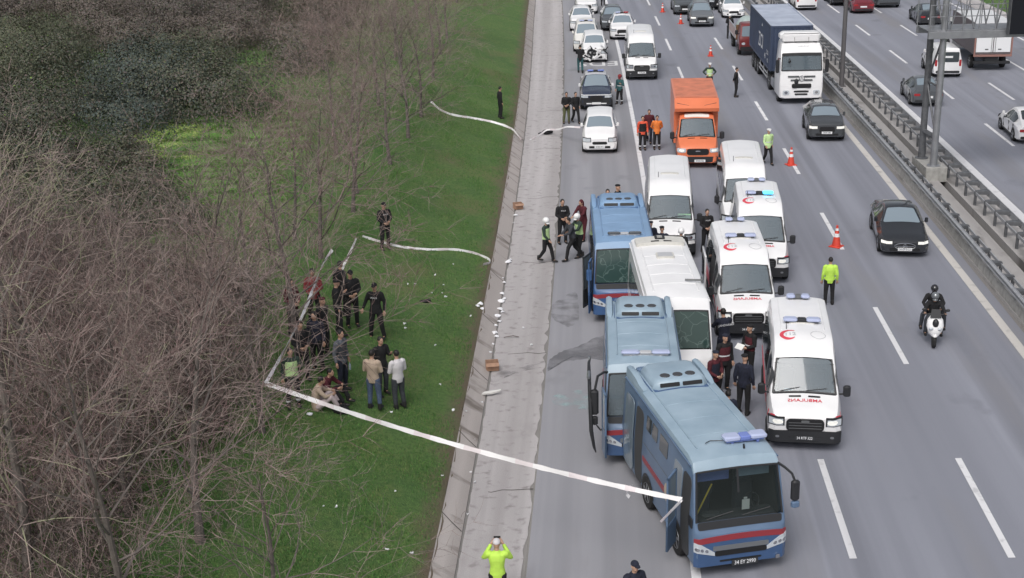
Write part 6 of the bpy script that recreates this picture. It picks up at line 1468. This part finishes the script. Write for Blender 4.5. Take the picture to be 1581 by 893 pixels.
# ---------------------------------------------------------------- motorbikes
def scooter(P, rz, label, paint='white_paint', riders=True):
    root = empty('scooter', P, rz, label, 'scooter')
    for y, r, nm in ((.02, .26, 'front_wheel'), (1.32, .25, 'rear_wheel')):
        m = MB(); m.lathe([(r*.66, -.05), (r*.9, -.06), (r, -.03), (r, .03), (r*.9, .06), (r*.66, .05)], c=(0, y, r), axis='x', n=20); o = m.build(nm, 'rubber', root)
        m = MB(); m.lathe([(.03, -.05), (r*.6, -.03), (r*.68, -.03), (r*.68, .03), (r*.6, .03), (.03, .05)], c=(0, y, r), axis='x', n=20); m.build('rim', 'rim_dark', o)
    m = MB(); m.tube([(0, .02, .30), (0, .10, .60), (0, .20, .85)], [.05, .07, .06], n=8); m.ell((0, 0, .44), (.10, .24, .12), 12, 6, z0=0); m.build('front_fork_and_mudguard', paint, root)
    m = MB(); rg = []
    for z, wd, y, dp in ((.42, .12, -.02, .12), (.58, .22, -.04, .16), (.75, .27, .02, .18), (.92, .24, .12, .16), (1.02, .15, .20, .10)): rg.append([Vector((wd*math.cos(t), y+dp*math.sin(t)*(1 if math.sin(t) > 0 else 1), z)) for t in [2*math.pi*k/12 for k in range(12)]])
    m.loft(rg); m.build('front_fairing', paint, root, ang=50)
    m = MB(); m.ell((0, -.12, .88), (.10, .10, .14), 12, 8); m.build('dark_fairing_centre', 'plastic_black', root)
    for sg in (-1, 1): m = MB(); m.ell((sg*.13, -.165, .70), (.07, .04, .05), 10, 6); m.build('headlight', 'lamp_glass', root)
    m = MB(); rg = []
    for y, z, wd, h in ((.35, .36, .16, .08), (.6, .36, .19, .09), (.8, .55, .19, .16), (1.1, .66, .18, .14), (1.5, .72, .10, .08)): rg.append([Vector((wd*math.cos(t), y, z+h*math.sin(t))) for t in [2*math.pi*k/12 for k in range(12)]])
    m.loft(rg); m.build('body_shell', paint, root, ang=50)
    m = MB(); m.box(-.15, .15, .72, 1.5, .72, .80, ch=.035); m.build('seat', 'plastic_black', root)
    m = MB(); m.tube([(-.34, .22, 1.04), (-.15, .17, 1.08), (.15, .17, 1.08), (.34, .22, 1.04)], .018, n=6); m.build('handlebar', 'plastic_black', root)
    m = MB(); m.prism([(-.17, 0), (.17, 0), (.13, .28), (-.13, .28)], Matrix.Translation((0, .02, 1.0)) @ Matrix.Rotation(R(70), 4, 'X'), .008); m.build('windshield', 'plastic_black', root)
    for sg in (-1, 1): m = MB(); m.tube([(sg*.25, .18, 1.06), (sg*.34, .12, 1.22)], .010, n=5); m.ell((sg*.36, .12, 1.24), (.07, .03, .05), 10, 6); m.build('mirror', 'plastic_black', root)
    m = MB(); m.tube([(.17, 1.0, .28), (.19, 1.5, .38)], [.05, .07], n=8); m.build('exhaust', 'plastic_black', root)
    return root
P = G(1441, 537); rz = hr(P.y, 9); scooter(P, rz, 'white scooter carrying two riders in dark clothes down the middle lane')
fw = Vector((-math.sin(rz), math.cos(rz), 0))
person(P+fw*.78, math.degrees(rz), 'ride', 'rider steering the white scooter, in black with a pale helmet', top='cloth_black', bot='cloth_slate', head='helmet', hm='silver_paint')
person(P+fw*1.18+Vector((0, 0, .0)), math.degrees(rz), 'pillion', 'passenger sitting behind on the white scooter under a black helmet', top='cloth_black', bot='cloth_slate', head='helmet', hm='helmet_black', boots='shoe')
P = G(1588, 78); scooter(P, hr(P.y)+math.pi, 'red and black motorbike at the right edge behind the box lorry', paint='darkred_paint')
person(P-Vector((0, .9, 0)), 180-3, 'ride', 'rider in black on the motorbike at the right edge', head='helmet', hm='helmet_black')
# ================================================================ PEOPLE
g_rd = 'people standing on the carriageway'; g_gr = 'officers and people on the grass'; g_cr = 'crowd of dark uniforms behind the branches'
A_ = person
A_((773, 184), 110, 'stand', 'lone officer in black on the upper slope above the curved tape', terrain=True, head='balding', group=g_gr)
A_((596, 386), 30, 'hands_front', 'officer in a black cap standing on the long tape end on the grass', terrain=True, head='cap', hm='cloth_black', group=g_gr, s=1.03, text='POLIS')
A_((546, 506), 20, 'hands_front', 'officer in black cap at the right of the crowd, next to the open grass', terrain=True, head='cap', hm='cloth_black', group=g_gr, s=1.06)
A_((583, 523), -10, 'stand_wide', 'officer in black with feet apart, nearest the open grass, patches on his chest', terrain=True, head='cap', hm='cloth_black', group=g_gr, s=1.04, text='POLIS')
A_((531, 606), 60, 'stand', 'man in a dark gilet and grey sleeves holding a bottle beside the seated pair', terrain=True, top='cloth_grey', vest='cloth_slate', bot='cloth_navy', group=g_gr, s=1.04)
A_((579, 633), 165, 'hands_front', 'man in a tan shirt and blue jeans seen from behind', terrain=True, top='cloth_tan', bot='cloth_jeans', head='short', group=g_gr, s=1.0)
A_((592, 612), 40, 'talk', 'man in a black jacket talking over the tan shirt shoulder', terrain=True, top='cloth_black', bot='cloth_slate', group=g_gr, s=1.0)
A_((617, 632), 215, 'hands_front', 'man in a white hooded sweatshirt and dark trousers', terrain=True, top='cloth_white', bot='cloth_slate', group=g_gr, s=1.0)
A_((455, 629), 20, 'talk', 'officer in a pale green vest behind the twigs at the tape knot', terrain=True, top='cloth_green', vest='hivis_pale', head='short', group=g_gr, s=.98, cuffs=True)
A_((496, 636), 100, 'sit_ground', 'person in a beige top sitting on the grass beside the white tape', terrain=True, top='cloth_tan', bot='cloth_pink', group=g_gr)
A_((510, 622), 70, 'sit_ground', 'person in dark red sitting on the grass behind the beige one', terrain=True, top='cloth_maroon', bot='cloth_black', group=g_gr)
for i, (px, py, fc, ps, tp, hd_, hm_, lb) in enumerate([
 (470, 590, 30, 'hands_front', 'cloth_black', 'short', 'hair_dark', 'officer in black standing just behind the pale green vest'),
 (492, 575, -20, 'stand', 'cloth_navy', 'short', 'hair_dark', 'officer in navy left of the man in the gilet'),
 (503, 550, 60, 'hands_back', 'cloth_black', 'beret', 'cloth_maroon', 'officer in a maroon beret in the middle of the crowd'),
 (524, 518, 100, 'talk', 'cloth_black', 'cap', 'cloth_black', 'officer with a white strap of tape over the shoulder in the crowd'),
 (488, 500, 0, 'hands_front', 'red_cloth', 'short', 'hair_dark', 'person in a red top at the back of the crowd'),
 (455, 520, 50, 'hands_front', 'cloth_maroon', 'short', 'hair_dark', 'person in maroon at the far left of the crowd'),
 (530, 488, 140, 'stand', 'cloth_black', 'short', 'hair_dark', 'officer in black at the top of the crowd below the hanging tape')]):
    A_((px, py), fc, ps, lb, terrain=True, top=tp, head=hd_, hm=hm_, group=g_cr, s=1.02)
# road: upper part
A_((896, 113), 175, 'reach', 'man in black leaning over the rear of the dark pickup', group=g_rd, s=1.05, bot='cloth_teal')
A_((957, 161), -35, 'talk', 'rescuer in teal and black with a red helmet beside the pickup', top='cloth_teal', bot='cloth_black', head='helmet', hm='red_cloth', group=g_rd, band='reflective', cuffs=True, s=.98)
A_((875, 191), 0, 'hands_front', 'person in black with an olive bag at the edge of the slab', top='cloth_black', bot='cloth_olive', group=g_rd)
A_((889, 191), 20, 'walk', 'person in black walking next to the one with the olive bag', group=g_rd)
A_((931, 11), 0, 'walk', 'dark figure walking at the top edge between the queued cars', group=g_rd)
A_((992, 232), 5, 'stand', 'worker in a red orange jacket on the left of the orange trio', top='cloth_redorange', bot='cloth_black', vest='cloth_black', group='workers in orange jackets', cuffs=True, s=1.0)
A_((1002, 221), -10, 'walk', 'worker in maroon half hidden between the two orange jackets', top='cloth_maroon', bot='cloth_navy', group='workers in orange jackets')
A_((1014, 231), 0, 'hands_back', 'worker in a bright orange jacket on the right of the orange trio', top='cloth_orange', bot='cloth_black', group='workers in orange jackets', cuffs=True, s=1.0)
A_((1095, 142), 0, 'akimbo', 'traffic officer in a green vest and white cap with hands on hips', top='cloth_green', vest='hivis_pale', head='peaked', hm='helmet_white', group=g_rd, band='reflective')
A_((1136, 150), 75, 'hands_back', 'man in black standing alone on the lane line near the container truck', group=g_rd)
A_((1185, 254), 15, 'walk', 'traffic officer in a yellow green jacket walking beside the white minibus', top='hivis_pale', bot='cloth_black', head='peaked', hm='helmet_white', group=g_rd, band='reflective')
A_((1126, 60), 170, 'hands_front', 'man in black with a white helmet beside the red flatbed', head='helmet', hm='helmet_white', group=g_rd, s=1.02)
A_((1279, 470), 175, 'stand', 'officer in a bright yellow green shirt seen from behind in the open lane', top='hivis', bot='cloth_black', head='short', group=g_rd, s=.98)
# around the buses
A_((869, 376), 15, 'hands_front', 'officer in black with white lettering on his chest left of the rear bus', group=g_rd, text='POLIS', s=1.05)
A_((844, 405), 60, 'walk', 'motorcycle officer in a white helmet and green shoulders on the slab edge', top='cloth_green', vest='hivis_pale', head='helmet', hm='helmet_white', group=g_rd, cuffs=False)
A_((884, 402), -70, 'stride', 'officer in black striding towards the door of the rear bus', top='cloth_slate', group=g_rd, s=1.0)
A_((895, 397), -60, 'reach', 'motorcycle officer in a white helmet leaning into the door of the rear bus', top='cloth_green', vest='hivis_pale', head='helmet', hm='helmet_white', group=g_rd, s=1.0)
A_((901, 372), -50, 'reach', 'person with a maroon headscarf at the side of the rear bus', top='cloth_maroon', bot='cloth_maroon', head='long', hm='cloth_maroon', group=g_rd, s=1.0)
Pb = Vector((4.0, 53.4, 0)); A_(Pb, 0, 'stand', 'bareheaded man whose head shows above the roof of the rear bus', group=g_rd, s=1.04)
A_(Vector((4.42, 53.7, 0)), 60, 'stand', 'man in a black beret showing above the roof of the rear bus', head='beret', hm='cloth_black', group=g_rd, s=1.1)
A_(Vector((5.28, 49.0, 0)), 10, 'hands_front', 'soldier in black beside the right side of the rear bus', head='beret', hm='cloth_navy', top='cloth_navy', group=g_rd)
A_(Vector((5.64, 48.3, 0)), 170, 'stand', 'officer in navy seen from behind between the rear bus and the white minibus', head='beret', hm='cloth_black', top='cloth_navy', group=g_rd, text='JANDARMA', tback=True)
A_(Vector((6.30, 47.9, 0)), 160, 'stand', 'motorcycle officer whose white helmet shows behind the white midibus', head='helmet', hm='helmet_white', group=g_rd)
A_(Vector((7.62, 50.4, 0)), 10, 'hands_front', 'officer in black between the white minibus and the middle ambulance', group=g_rd, text='POLIS')
A_(Vector((6.50, 38.9, 0)), 195, 'reach', 'officer in navy seen from behind at the corner of the middle ambulance', top='cloth_navy', bot='cloth_navy', group=g_rd, s=1.10, text='JANDARMA', tback=True)
A_(Vector((7.12, 37.95, 0)), -60, 'hands_front', 'soldier in a dark red patterned vest holding a paper by the middle ambulance', top='cloth_black', vest='cloth_maroon', band='reflective', head='beret', hm='cloth_black', group=g_rd, s=1.02)
A_((1117, 603), 20, 'stand', 'soldier in a dark red vest with a white belt beside the nearest ambulance', top='cloth_black', vest='cloth_maroon', band='reflective', head='beret', hm='cloth_navy', group=g_rd, s=1.03)
A_((1102, 628), 35, 'hands_front', 'soldier with a red collar at the side of the front bus', top='cloth_maroon', vest='cloth_navy', head='beret', hm='cloth_navy', group=g_rd, s=1.0)
A_((1147, 640), 150, 'stand', 'man in a dark navy coat and beret seen from behind by the nearest ambulance', top='cloth_navy', bot='cloth_black', head='beret', hm='cloth_black', group=g_rd, s=1.06)
A_((1122, 690), 190, 'talk', 'bare dark head just above the roof edge of the front bus', top='cloth_navy', group=g_rd, s=.95)
A_((1040, 372), 150, 'stand', 'dark figure in the shade between the white minibus and the midibus', group=g_rd, s=.9) if False else None
# bottom edge
A_((770, 942), 178, 'photo', 'traffic officer in a yellow green jacket photographing the scene from the slab', top='hivis', bot='cloth_black', head='cap', hm='cloth_white', group='people at the bottom edge', s=1.0)
A_((979, 978), 25, 'talk', 'officer in a navy cap holding a hand to the face at the bottom edge', top='cloth_navy', head='cap', hm='cloth_navy', group='people at the bottom edge', s=1.0, text='')
A_((1062, 1010), 10, 'stand', 'person of whom only dark hair shows at the bottom edge by the front bus', group='people at the bottom edge', s=.98)
# phone for the photographer
P = G(770, 942); q = MB(); q.box(-.075, .075, -.008, .008, -.04, .04, ch=.006); o = q.build('phone', 'plastic_black'); o.location = P+Vector((.01, .35, 1.60)); tag(o, 'black phone held up by the photographing officer', 'phone')
P = GT(531, 606); q = MB(); q.lathe([(.005, 0), (.03, .0), (.033, .02), (.033, .15), (.012, .19), (.012, .21)], n=12); o = q.build('bottle', 'glass_light'); o.location = P+Vector((.24, -.16, .70)); tag(o, 'clear water bottle held by the man in the dark gilet', 'bottle')
P = Vector((7.12, 37.95, 0)); q = MB(); q.box(-.14, .14, -.004, .004, -.10, .10); o = q.build('paper_sheet', 'card'); o.location = P+Vector((-.32, -.10, 1.12)); o.rotation_euler = (R(-50), 0, R(-50)); tag(o, 'white paper sheet held between two officers at the middle ambulance', 'paper')
P = Vector((6.2, 38.3, 0)); q = MB(); q.box(-.22, .22, -.16, .16, 0, .40, ch=.02); q.box(-.23, .23, -.17, .17, .405, .45, ch=.015); o = q.build('white_crate', 'card'); o.location = P; tag(o, 'white box on the ground behind the officers at the middle ambulance', 'box')
# ================================================================ STREET FURNITURE
def cone(px, py, s=1.0, lb=''):
    P = G(px, py); root = empty('traffic_cone', P, random.uniform(0, 1), lb, 'traffic cone', 'red traffic cones along the closed lane'); root.scale = (s, s, s)
    m = MB(); m.box(-.20, .20, -.20, .20, 0, .035, ch=.012); m.lathe([(.155, .035), (.15, .06), (.035, .72), (.025, .74)], n=18); m.build('cone_body', 'cone_orange', root)
    for z0, z1 in ((.36, .48), (.58, .66)):
        r = lambda z: .15-(z-.06)*(.115/.66); m = MB(); m.lathe([(r(z0)+.004, z0), (r(z1)+.004, z1)], n=18); m.build('reflective_collar', 'reflective', root)
    m = MB(); m.lathe([(.04, .72), (.045, .74), (.02, .76)], n=10); m.build('cone_tip', 'cone_orange', root)
cone(1023, 19, 1.0, 'farthest red cone, on the left of the closed lane at the top'); cone(1051, 37, 1.0, 'red cone in front of the car with bright daytime lights')
cone(1097, 87, 1.0, 'red and white cone above the traffic officer in the green vest'); cone(1221, 255, 1.15, 'red cone on the lane line beside the walking traffic officer'); cone(1291, 381, 1.15, 'nearest red cone, on the lane line left of the black sedan')
# guardrails
def guardrail(name, label, t, side, h=.72, dt=.40, nsp=2.0, Y0=30, Y1=150, post0=0.0):
    root = empty(name, T(t, Y0), 0, label, 'guardrail', 'steel guardrails along the median'); O = Vector(root.location)
    prof = [(0, -.155), (.0, -.13), (.075, -.09), (.075, -.05), (.0, -.02), (.0, .02), (.075, .05), (.075, .09), (0, .13), (0, .155), (-.02, .155), (-.02, -.155)]
    m = MB(); rings = []
    for Y in np.arange(Y0, Y1+.1, 2.0): rings.append([T(t-side*x, Y, h-.12+z)-O for x, z in prof])
    m.loft(rings); m.build('rail_beam', 'galv', root, ang=25)
    m = MB(); rings = [[T(t+side*(dt-.02), Y, h-.12+z)-O for z in (-.06, .06)]+[T(t+side*(dt+.02), Y, h-.12+z)-O for z in (.06, -.06)] for Y in np.arange(Y0, Y1+.1, 2.0)]; m.loft(rings); m.build('rear_rail', 'galv', root, ang=25)
    pm = MB(); pm.box(-.05, .05, -.05, .05, -.75, .0, ch=.008); pme = pm.build('post', 'steel_dark', root); sm_ = MB()
    sm_.add([(-dt*side, -.24, .03), (-dt*side, .24, .03), (.02*side, .05, .03), (.02*side, -.05, .03), (-dt*side, -.24, -.12), (-dt*side, .24, -.12), (.02*side, .05, -.12), (.02*side, -.05, -.12)], [(0, 1, 2, 3), (7, 6, 5, 4), (0, 3, 7, 4), (1, 0, 4, 5), (2, 1, 5, 6), (3, 2, 6, 7)])
    sme = sm_.build('spacer', 'steel_dark', root, ang=0); Ys_ = list(np.arange(Y0+.5, Y1, nsp)); first = True
    for Y in Ys_[:60]:
        if first: a, b = pme, sme; first = False
        else:
            a, b = pme.copy(), sme.copy(); col.objects.link(a); col.objects.link(b); a.parent = root; b.parent = root
        p = T(t+side*dt, Y, h-.03)-O; a.location = p; b.location = p
guardrail('guardrail', 'grey steel guardrail along the near side of the median', 13.66, 1, h=.80, dt=.36, nsp=1.5, Y0=32, Y1=121)
guardrail('guardrail', 'grey steel guardrail along the far carriageway side of the median', 16.22, -1, h=.74, dt=.55, nsp=1.5, Y0=40, Y1=129)
# plinth under the near rail
m = MB(); rings = []
for Y in np.arange(30, 130, 2.0): rings.append([T(13.63, Y, -.02), T(13.70, Y, .40), T(13.74, Y, .42), T(13.85, Y, .42), T(13.90, Y, .07)])
m.loft(rings, cap=False, closed=False); o = m.build('median_plinth', 'concrete_block', ang=0); o['kind'] = 'structure'
# gantry
gp_ = Vector((ctr(59.3)+14.85, 59.3, 0)); gt = empty('sign_gantry', gp_, 0, 'grey steel sign gantry rising from a concrete block in the median', 'gantry')
Bx = G(1441, 256, .72); Bc = Vector((Bx.x, Bx.y, 0))-gp_
m = MB(); m.box(Bc.x-.42, Bc.x+.55, Bc.y-.35, Bc.y+1.9, .02, .72, ch=.02); m.build('concrete_block', 'concrete_block', gt)
H1 = 9.5
def poleat(px0, py0, zb, Y):
    p = GY(px0, py0, Y); return p
p1b = Bc+Vector((0, .0, .72)); p2b = Bc+Vector((-.12, 1.45, .72))
m = MB(); m.tube([p1b, p1b+Vector((.0, 0, H1))], [.155, .135], n=16); m.lathe([(.30, .0), (.30, .03), (.17, .05), (.16, .35)], c=tuple(p1b), n=16); m.build('pillar', 'steel', gt)
m = MB(); m.tube([p2b, p2b+Vector((0, 0, H1))], [.155, .135], n=16); m.lathe([(.30, .0), (.30, .03), (.17, .05), (.16, .35)], c=tuple(p2b), n=16); m.build('pillar', 'steel_dark', gt)
m = MB(); zz = 1.4
for a, b in ((1.3, 3.6), (3.6, 5.9), (5.9, 8.2)):
    f = 0 if (a == 3.6) else 1
    A0 = (p1b if f else p2b)+Vector((0, 0, a)); B0 = (p2b if f else p1b)+Vector((0, 0, b)); m.tube([A0, B0], .05, n=8)
for a in (1.3, 3.6): m.tube([p1b+Vector((0, 0, a)), p2b+Vector((0, 0, a))], .12 if a == 1.3 else .05, n=8)
m.build('diagonal_brace', 'steel_dark', gt)
zb = 6.2; m = MB()
x0, x1 = -.75, 8.0
for yy in (-.20, 1.55): m.box(Bc.x+x0, Bc.x+x1, Bc.y+yy-.08, Bc.y+yy+.08, .72+zb-.42, .72+zb-.10, ch=.01)
m.box(Bc.x+x0, Bc.x+x1, Bc.y-.10, Bc.y+1.45, .72+zb-.10, .72+zb-.06); m.build('walkway_beam', 'steel', gt)
m = MB(); k = 0; X = Bc.x+x0+.05
for yy in (-.26, 1.60):
    for z in (.55, 1.05): m.tube([(Bc.x+x0, Bc.y+yy, .72+zb+z), (Bc.x+x1, Bc.y+yy, .72+zb+z)], .02, n=5)
    for i in range(12): xx = Bc.x+x0+.03+i*.72; m.tube([(xx, Bc.y+yy, .72+zb-.1), (xx, Bc.y+yy, .72+zb+1.05)], .022, n=5)
m.build('railing', 'steel', gt)
m = MB()
for yy in (0.05, 1.40):
    m.tube([(Bc.x+x0+.2, Bc.y+yy, .72+zb+2.3), (Bc.x+x1, Bc.y+yy, .72+zb+2.3)], .06, n=8)
    for i in range(8): xa = Bc.x+.3+i*1.0; m.tube([(xa, Bc.y+yy, .72+zb-.05), (xa+.5, Bc.y+yy, .72+zb+2.3), (xa+1.0, Bc.y+yy, .72+zb-.05)], .035, n=6)
m.build('lattice_truss', 'steel', gt)
SP = GY(1561, 55, gp_.y-.4)-gp_
m = MB(); m.box(SP.x, SP.x+4.5, Bc.y-.75, Bc.y-.45, SP.z, SP.z+2.8, ch=.02); m.build('message_sign', 'sign_black', gt)
m = MB(); m.box(SP.x-.03, SP.x+.0-.003, Bc.y-.77, Bc.y-.43, SP.z-.02, SP.z+2.8); m.build('sign_edge', 'steel_dark', gt)
# lamp post
P = Vector((ctr(81.5)+14.75, 81.5, .1)); lp = empty('lamp_post', P, 0, 'tall grey lamp post standing in the median left of the gantry', 'lamp post')
m = MB(); m.tube([(0, 0, 0), (0, 0, 11)], [.15, .10], n=14); m.box(-.22, .22, -.22, .22, 0, .05, ch=.01); m.build('pole', mat('post_grey', (.13, .125, .13), .6, metal=.3), lp)
for sg in (-1, 1): m = MB(); m.tube([(0, 0, 10.8), (sg*.8, 0, 11.3), (sg*1.6, 0, 11.4)], .05, n=8); m.box(*sorted((sg*1.5, sg*2.1)), -.12, .12, 11.35, 11.47, ch=.03); m.build('lamp_arm', 'post_grey', lp)
# ================================================================ TAPES
def tape(name, pts, wd, label, seed=1, twist=1.6, group='white barrier tapes'):
    P = [Vector(p) for p in pts]; rdm = random.Random(seed); pts2 = []
    for i in range(len(P)-1):
        p0, p1, p2, p3 = P[max(i-1, 0)], P[i], P[i+1], P[min(i+2, len(P)-1)]; n = max(4, int((p2-p1).length/.22))
        for k in range(n): t = k/n; pts2.append(.5*((2*p1)+(p2-p0)*t+(2*p0-5*p1+4*p2-p3)*t*t+(3*p1-p0-3*p2+p3)*t**3))
    pts2.append(P[-1]); n = len(pts2); V = []; F = []; M = []; L = 0; ph = rdm.uniform(0, 6)
    for i, p in enumerate(pts2):
        d = (pts2[min(i+1, n-1)]-pts2[max(i-1, 0)]).normalized(); side = d.cross(Vector((0, 0, 1))); side = side.normalized() if side.length > .05 else Vector((1, 0, 0)); up = side.cross(d)
        if i: L += (p-pts2[i-1]).length
        a = -1.25+twist*.28*math.sin(L*1.3+ph)+.12*math.sin(L*5.1); v = side*math.cos(a)+up*math.sin(a); nn = d.cross(v); h = wd/2*(1+.12*math.sin(L*9+ph))
        V += [p-v*h-nn*.002, p+v*h-nn*.002, p+v*h+nn*.002, p-v*h+nn*.002]
        if i:
            o = 4*(i-1); q = 4*i
            for e in range(4): F.append((o+e, o+(e+1) % 4, q+(e+1) % 4, q+e)); M.append(1 if (int(L/.45) % 3 == 1) else 0)
    me = bpy.data.meshes.new(name); me.from_pydata(V, [], F); me.materials.append(MAT['tape_white']); me.materials.append(mat('tape_pale', (.72, .66, .68), .5)); me.polygons.foreach_set('material_index', M)
    o = bpy.data.objects.new(name, me); col.objects.link(o); return tag(o, label, 'barrier tape', group)
TP = GT(405, 668); kn = GY(410, 592, TP.y-.15)
end = GY(1053, 772, 26.5)
def sag(a, b, s, n=7): return [a.lerp(b, k/n)-Vector((0, 0, s*4*(k/n)*(1-k/n))) for k in range(n+1)]
tape('barrier_tape', sag(kn, end, .22), .11, 'long white tape stretched from the tree to the front bus above the slab', 1, .5)
tape('barrier_tape', [end, GY(1020, 806, 26.35)], .09, 'loose white tape end hanging at the front bus door', 2, .3)
tape('barrier_tape', [GY(975, 752, 27.6)+Vector((0, 0, .05)), GY(968, 762, 27.6), GY(972, 768, 27.6)], .10, 'small knot of tape hanging from the long white tape', 3)
k2 = GY(470, 480, TP.y+4.2)
tape('barrier_tape', sag(kn, k2, .05, 4)+[GY(497, 412, TP.y+7.5), GY(513, 386, TP.y+9)], .09, 'white tape running up from the tree knot behind the crowd', 4, 2)
q = [GY(550, 368, 43.5), GY(543, 385, 43.3), GY(533, 405, 43.1), GY(527, 418, 43)]
tape('barrier_tape', q, .09, 'short white tape hanging left of the lone officer', 5, 2)
tape('barrier_tape', [GY(517, 430, 42.0), GY(521, 446, 42.0), GY(523, 462, 42.0)], .13, 'white tape draped over the shoulder of a crowd officer', 8, .5)
def gl(pts, dz=.06): return [GT(*p)+Vector((0, 0, dz)) for p in pts]
tape('barrier_tape', gl([(560, 368), (590, 377), (622, 384), (660, 389), (700, 388), (730, 393), (752, 402), (757, 408), (746, 412)]), .09, 'long white tape lying across the grass beneath the lone officer', 6, 1.2)
tape('barrier_tape', gl([(664, 158), (680, 172), (700, 180), (735, 186), (765, 192), (790, 201), (805, 218)]), .12, 'curved white tape lying on the upper slope down to the slab', 7, 1.0)
tape('barrier_tape', [G(818, 217)+Vector((0, 0, .03)), G(832, 211)+Vector((0, 0, .05)), G(845, 208)+Vector((0, 0, .25)), G(862, 200, .4), G(876, 196, .8), G(896, 197, .95)], .09, 'white tape drooping from the compact van mirror over the slab', 9, 1.0)
tape('barrier_tape', [G(866, 199, .45), G(868, 180, .45), G(872, 166, .9)], .03, 'thin tape strand held by the person with the olive bag', 10, 1.0)
# ================================================================ LITTER
def scrap(px, py, s, onter=False, m='paper', lb='white paper scrap among the litter along the drainage channel', nm='paper_scrap', gp='paper scraps along the channel', cat='litter'):
    P = GT(px, py) if onter else G(px, py); rdm = random.Random(int(px*7+py)); n = 7; s *= .85; q = MB(); top = []; 
    for k in range(n): t = 2*math.pi*k/n; r = s*rdm.uniform(.5, 1); top.append(Vector((r*math.cos(t), r*math.sin(t)*.8, rdm.uniform(.01, .06))))
    q.add(top+[v*1.02-Vector((0, 0, .03)) for v in top]+[Vector((0, 0, .10*s/.15))], [(k, (k+1) % n, 2*n) for k in range(n)]+[(k, n+k, n+(k+1) % n, (k+1) % n) for k in range(n)])
    o = q.build(nm, m, ang=0); o.location = P+Vector((0, 0, .03 if onter else .0)); tag(o, lb, cat, gp); return o
for px, py, s in [(797, 316, .10), (796, 333, .13), (793, 345, .06), (785, 405, .20), (788, 402, .12), (779, 437, .10), (777, 430, .06), (775, 454, .14), (773, 466, .18), (779, 462, .10), (772, 478, .14), (776, 482, .10), (768, 489, .18), (771, 497, .10), (765, 503, .10), (763, 515, .16), (767, 520, .12), (761, 532, .06), (757, 545, .08), (752, 560, .05), (733, 652, .05), (731, 680, .06), (733, 745, .05), (808, 507, .05), (821, 533, .07), (744, 622, .06), (727, 730, .05), (722, 795, .04)]:
    scrap(px, py, s)
for px, py, s in [(742, 473, .18), (738, 477, .12), (745, 480, .10), (685, 442, .05), (672, 428, .05), (667, 455, .05), (700, 410, .04), (688, 460, .07), (625, 503, .08), (626, 510, .07), (683, 457, .04), (641, 441, .05), (630, 442, .04), (672, 535, .05), (680, 598, .05), (700, 637, .07), (604, 640, .06), (479, 643, .12), (490, 630, .05), (683, 740, .05), (520, 790, .05), (598, 855, .07), (636, 858, .07), (500, 787, .04), (611, 762, .04), (727, 492, .05), (720, 640, .05)]:
    scrap(px, py, s, True, lb='white paper scrap lying on the grass bank', gp='paper scraps on the grass')
def carton(px, py, lb, rz, s=1.0):
    P = G(px, py); root = empty('cardboard_box', P, rz, lb, 'box'); root.scale = (s, s, s); m = MB()
    for a in ((-.2, .2, -.16, -.145, 0, .26), (-.2, .2, .145, .16, 0, .26), (-.2, -.185, -.145, .145, 0, .26), (.185, .2, -.145, .145, 0, .26), (-.185, .185, -.145, .145, 0, .015)): m.box(*a)
    m.build('box_wall', 'cardboard', root); m = MB(); m.box(-.184, .184, -.144, .144, .016, .03); m.build('dark_inside', 'cardboard_dark', root)
    for sg in (-1, 1): m = MB(); M = Matrix.Translation((0, sg*.16, .26)) @ Matrix.Rotation(sg*-.5, 4, 'X'); m.box(-.2, .2, *sorted((0, sg*.14)), -.004, .004, M=M); m.build('flap', 'cardboard', root)
carton(800, 322, 'closed brown cardboard box beside the upper channel', .3, .95); carton(760, 570, 'open brown cardboard box with white flaps standing on the channel', .1, 1.0)
m = MB(); m.ell((0, 0, .10), (.24, .14, .13), 12, 8); m.tube([(-.12, 0, .18), (0, 0, .34), (.12, 0, .18)], .012, n=5); o = m.build('bag', 'cloth_black'); o.location = GT(527, 640); tag(o, 'black bag on the grass beside the seated pair', 'bag')
m = MB(); m.ell((0, 0, .04), (.20, .10, .06), 10, 6); m.ell((.12, .05, .05), (.10, .12, .05), 10, 6); o = m.build('dark_cloth', 'cloth_black'); o.location = GT(656, 469); tag(o, 'small black cloth lying alone in the middle of the grass', 'cloth')
m = MB(); m.ell((0, 0, .10), (.26, .16, .13), 10, 6); m.ell((.22, .10, .08), (.14, .10, .09), 10, 6); m.tube([(-.2, 0, .1), (-.45, -.1, .05)], .03, n=5); o = m.build('dark_cloth', 'cloth_black'); o.location = G(844, 207); tag(o, 'black cloth bundle under the tape on the upper slab', 'cloth')
m = MB(); pr = [(0, 0), (.3, .03), (.55, .15), (.58, .22), (.35, .17), (.08, .11)]; m.prism(pr, Matrix.Translation((0, 0, .04)) @ Matrix.Rotation(.15, 4, 'X'), .05); o = m.build('bumper_fragment', 'offwhite_paint'); o.location = G(744, 612); tag(o, 'pale broken bumper fragment lying across the channel', 'debris')
m = MB(); m.tube([(0, 0, .02), (.3, .1, .03), (.5, .0, .02)], .015, n=5); o = m.build('twig', 'bark'); o.location = G(778, 522); tag(o, 'thin dark twig lying on the slab below the paper litter', 'twig')
print('people', NP[0], 'objects', len(bpy.data.objects))
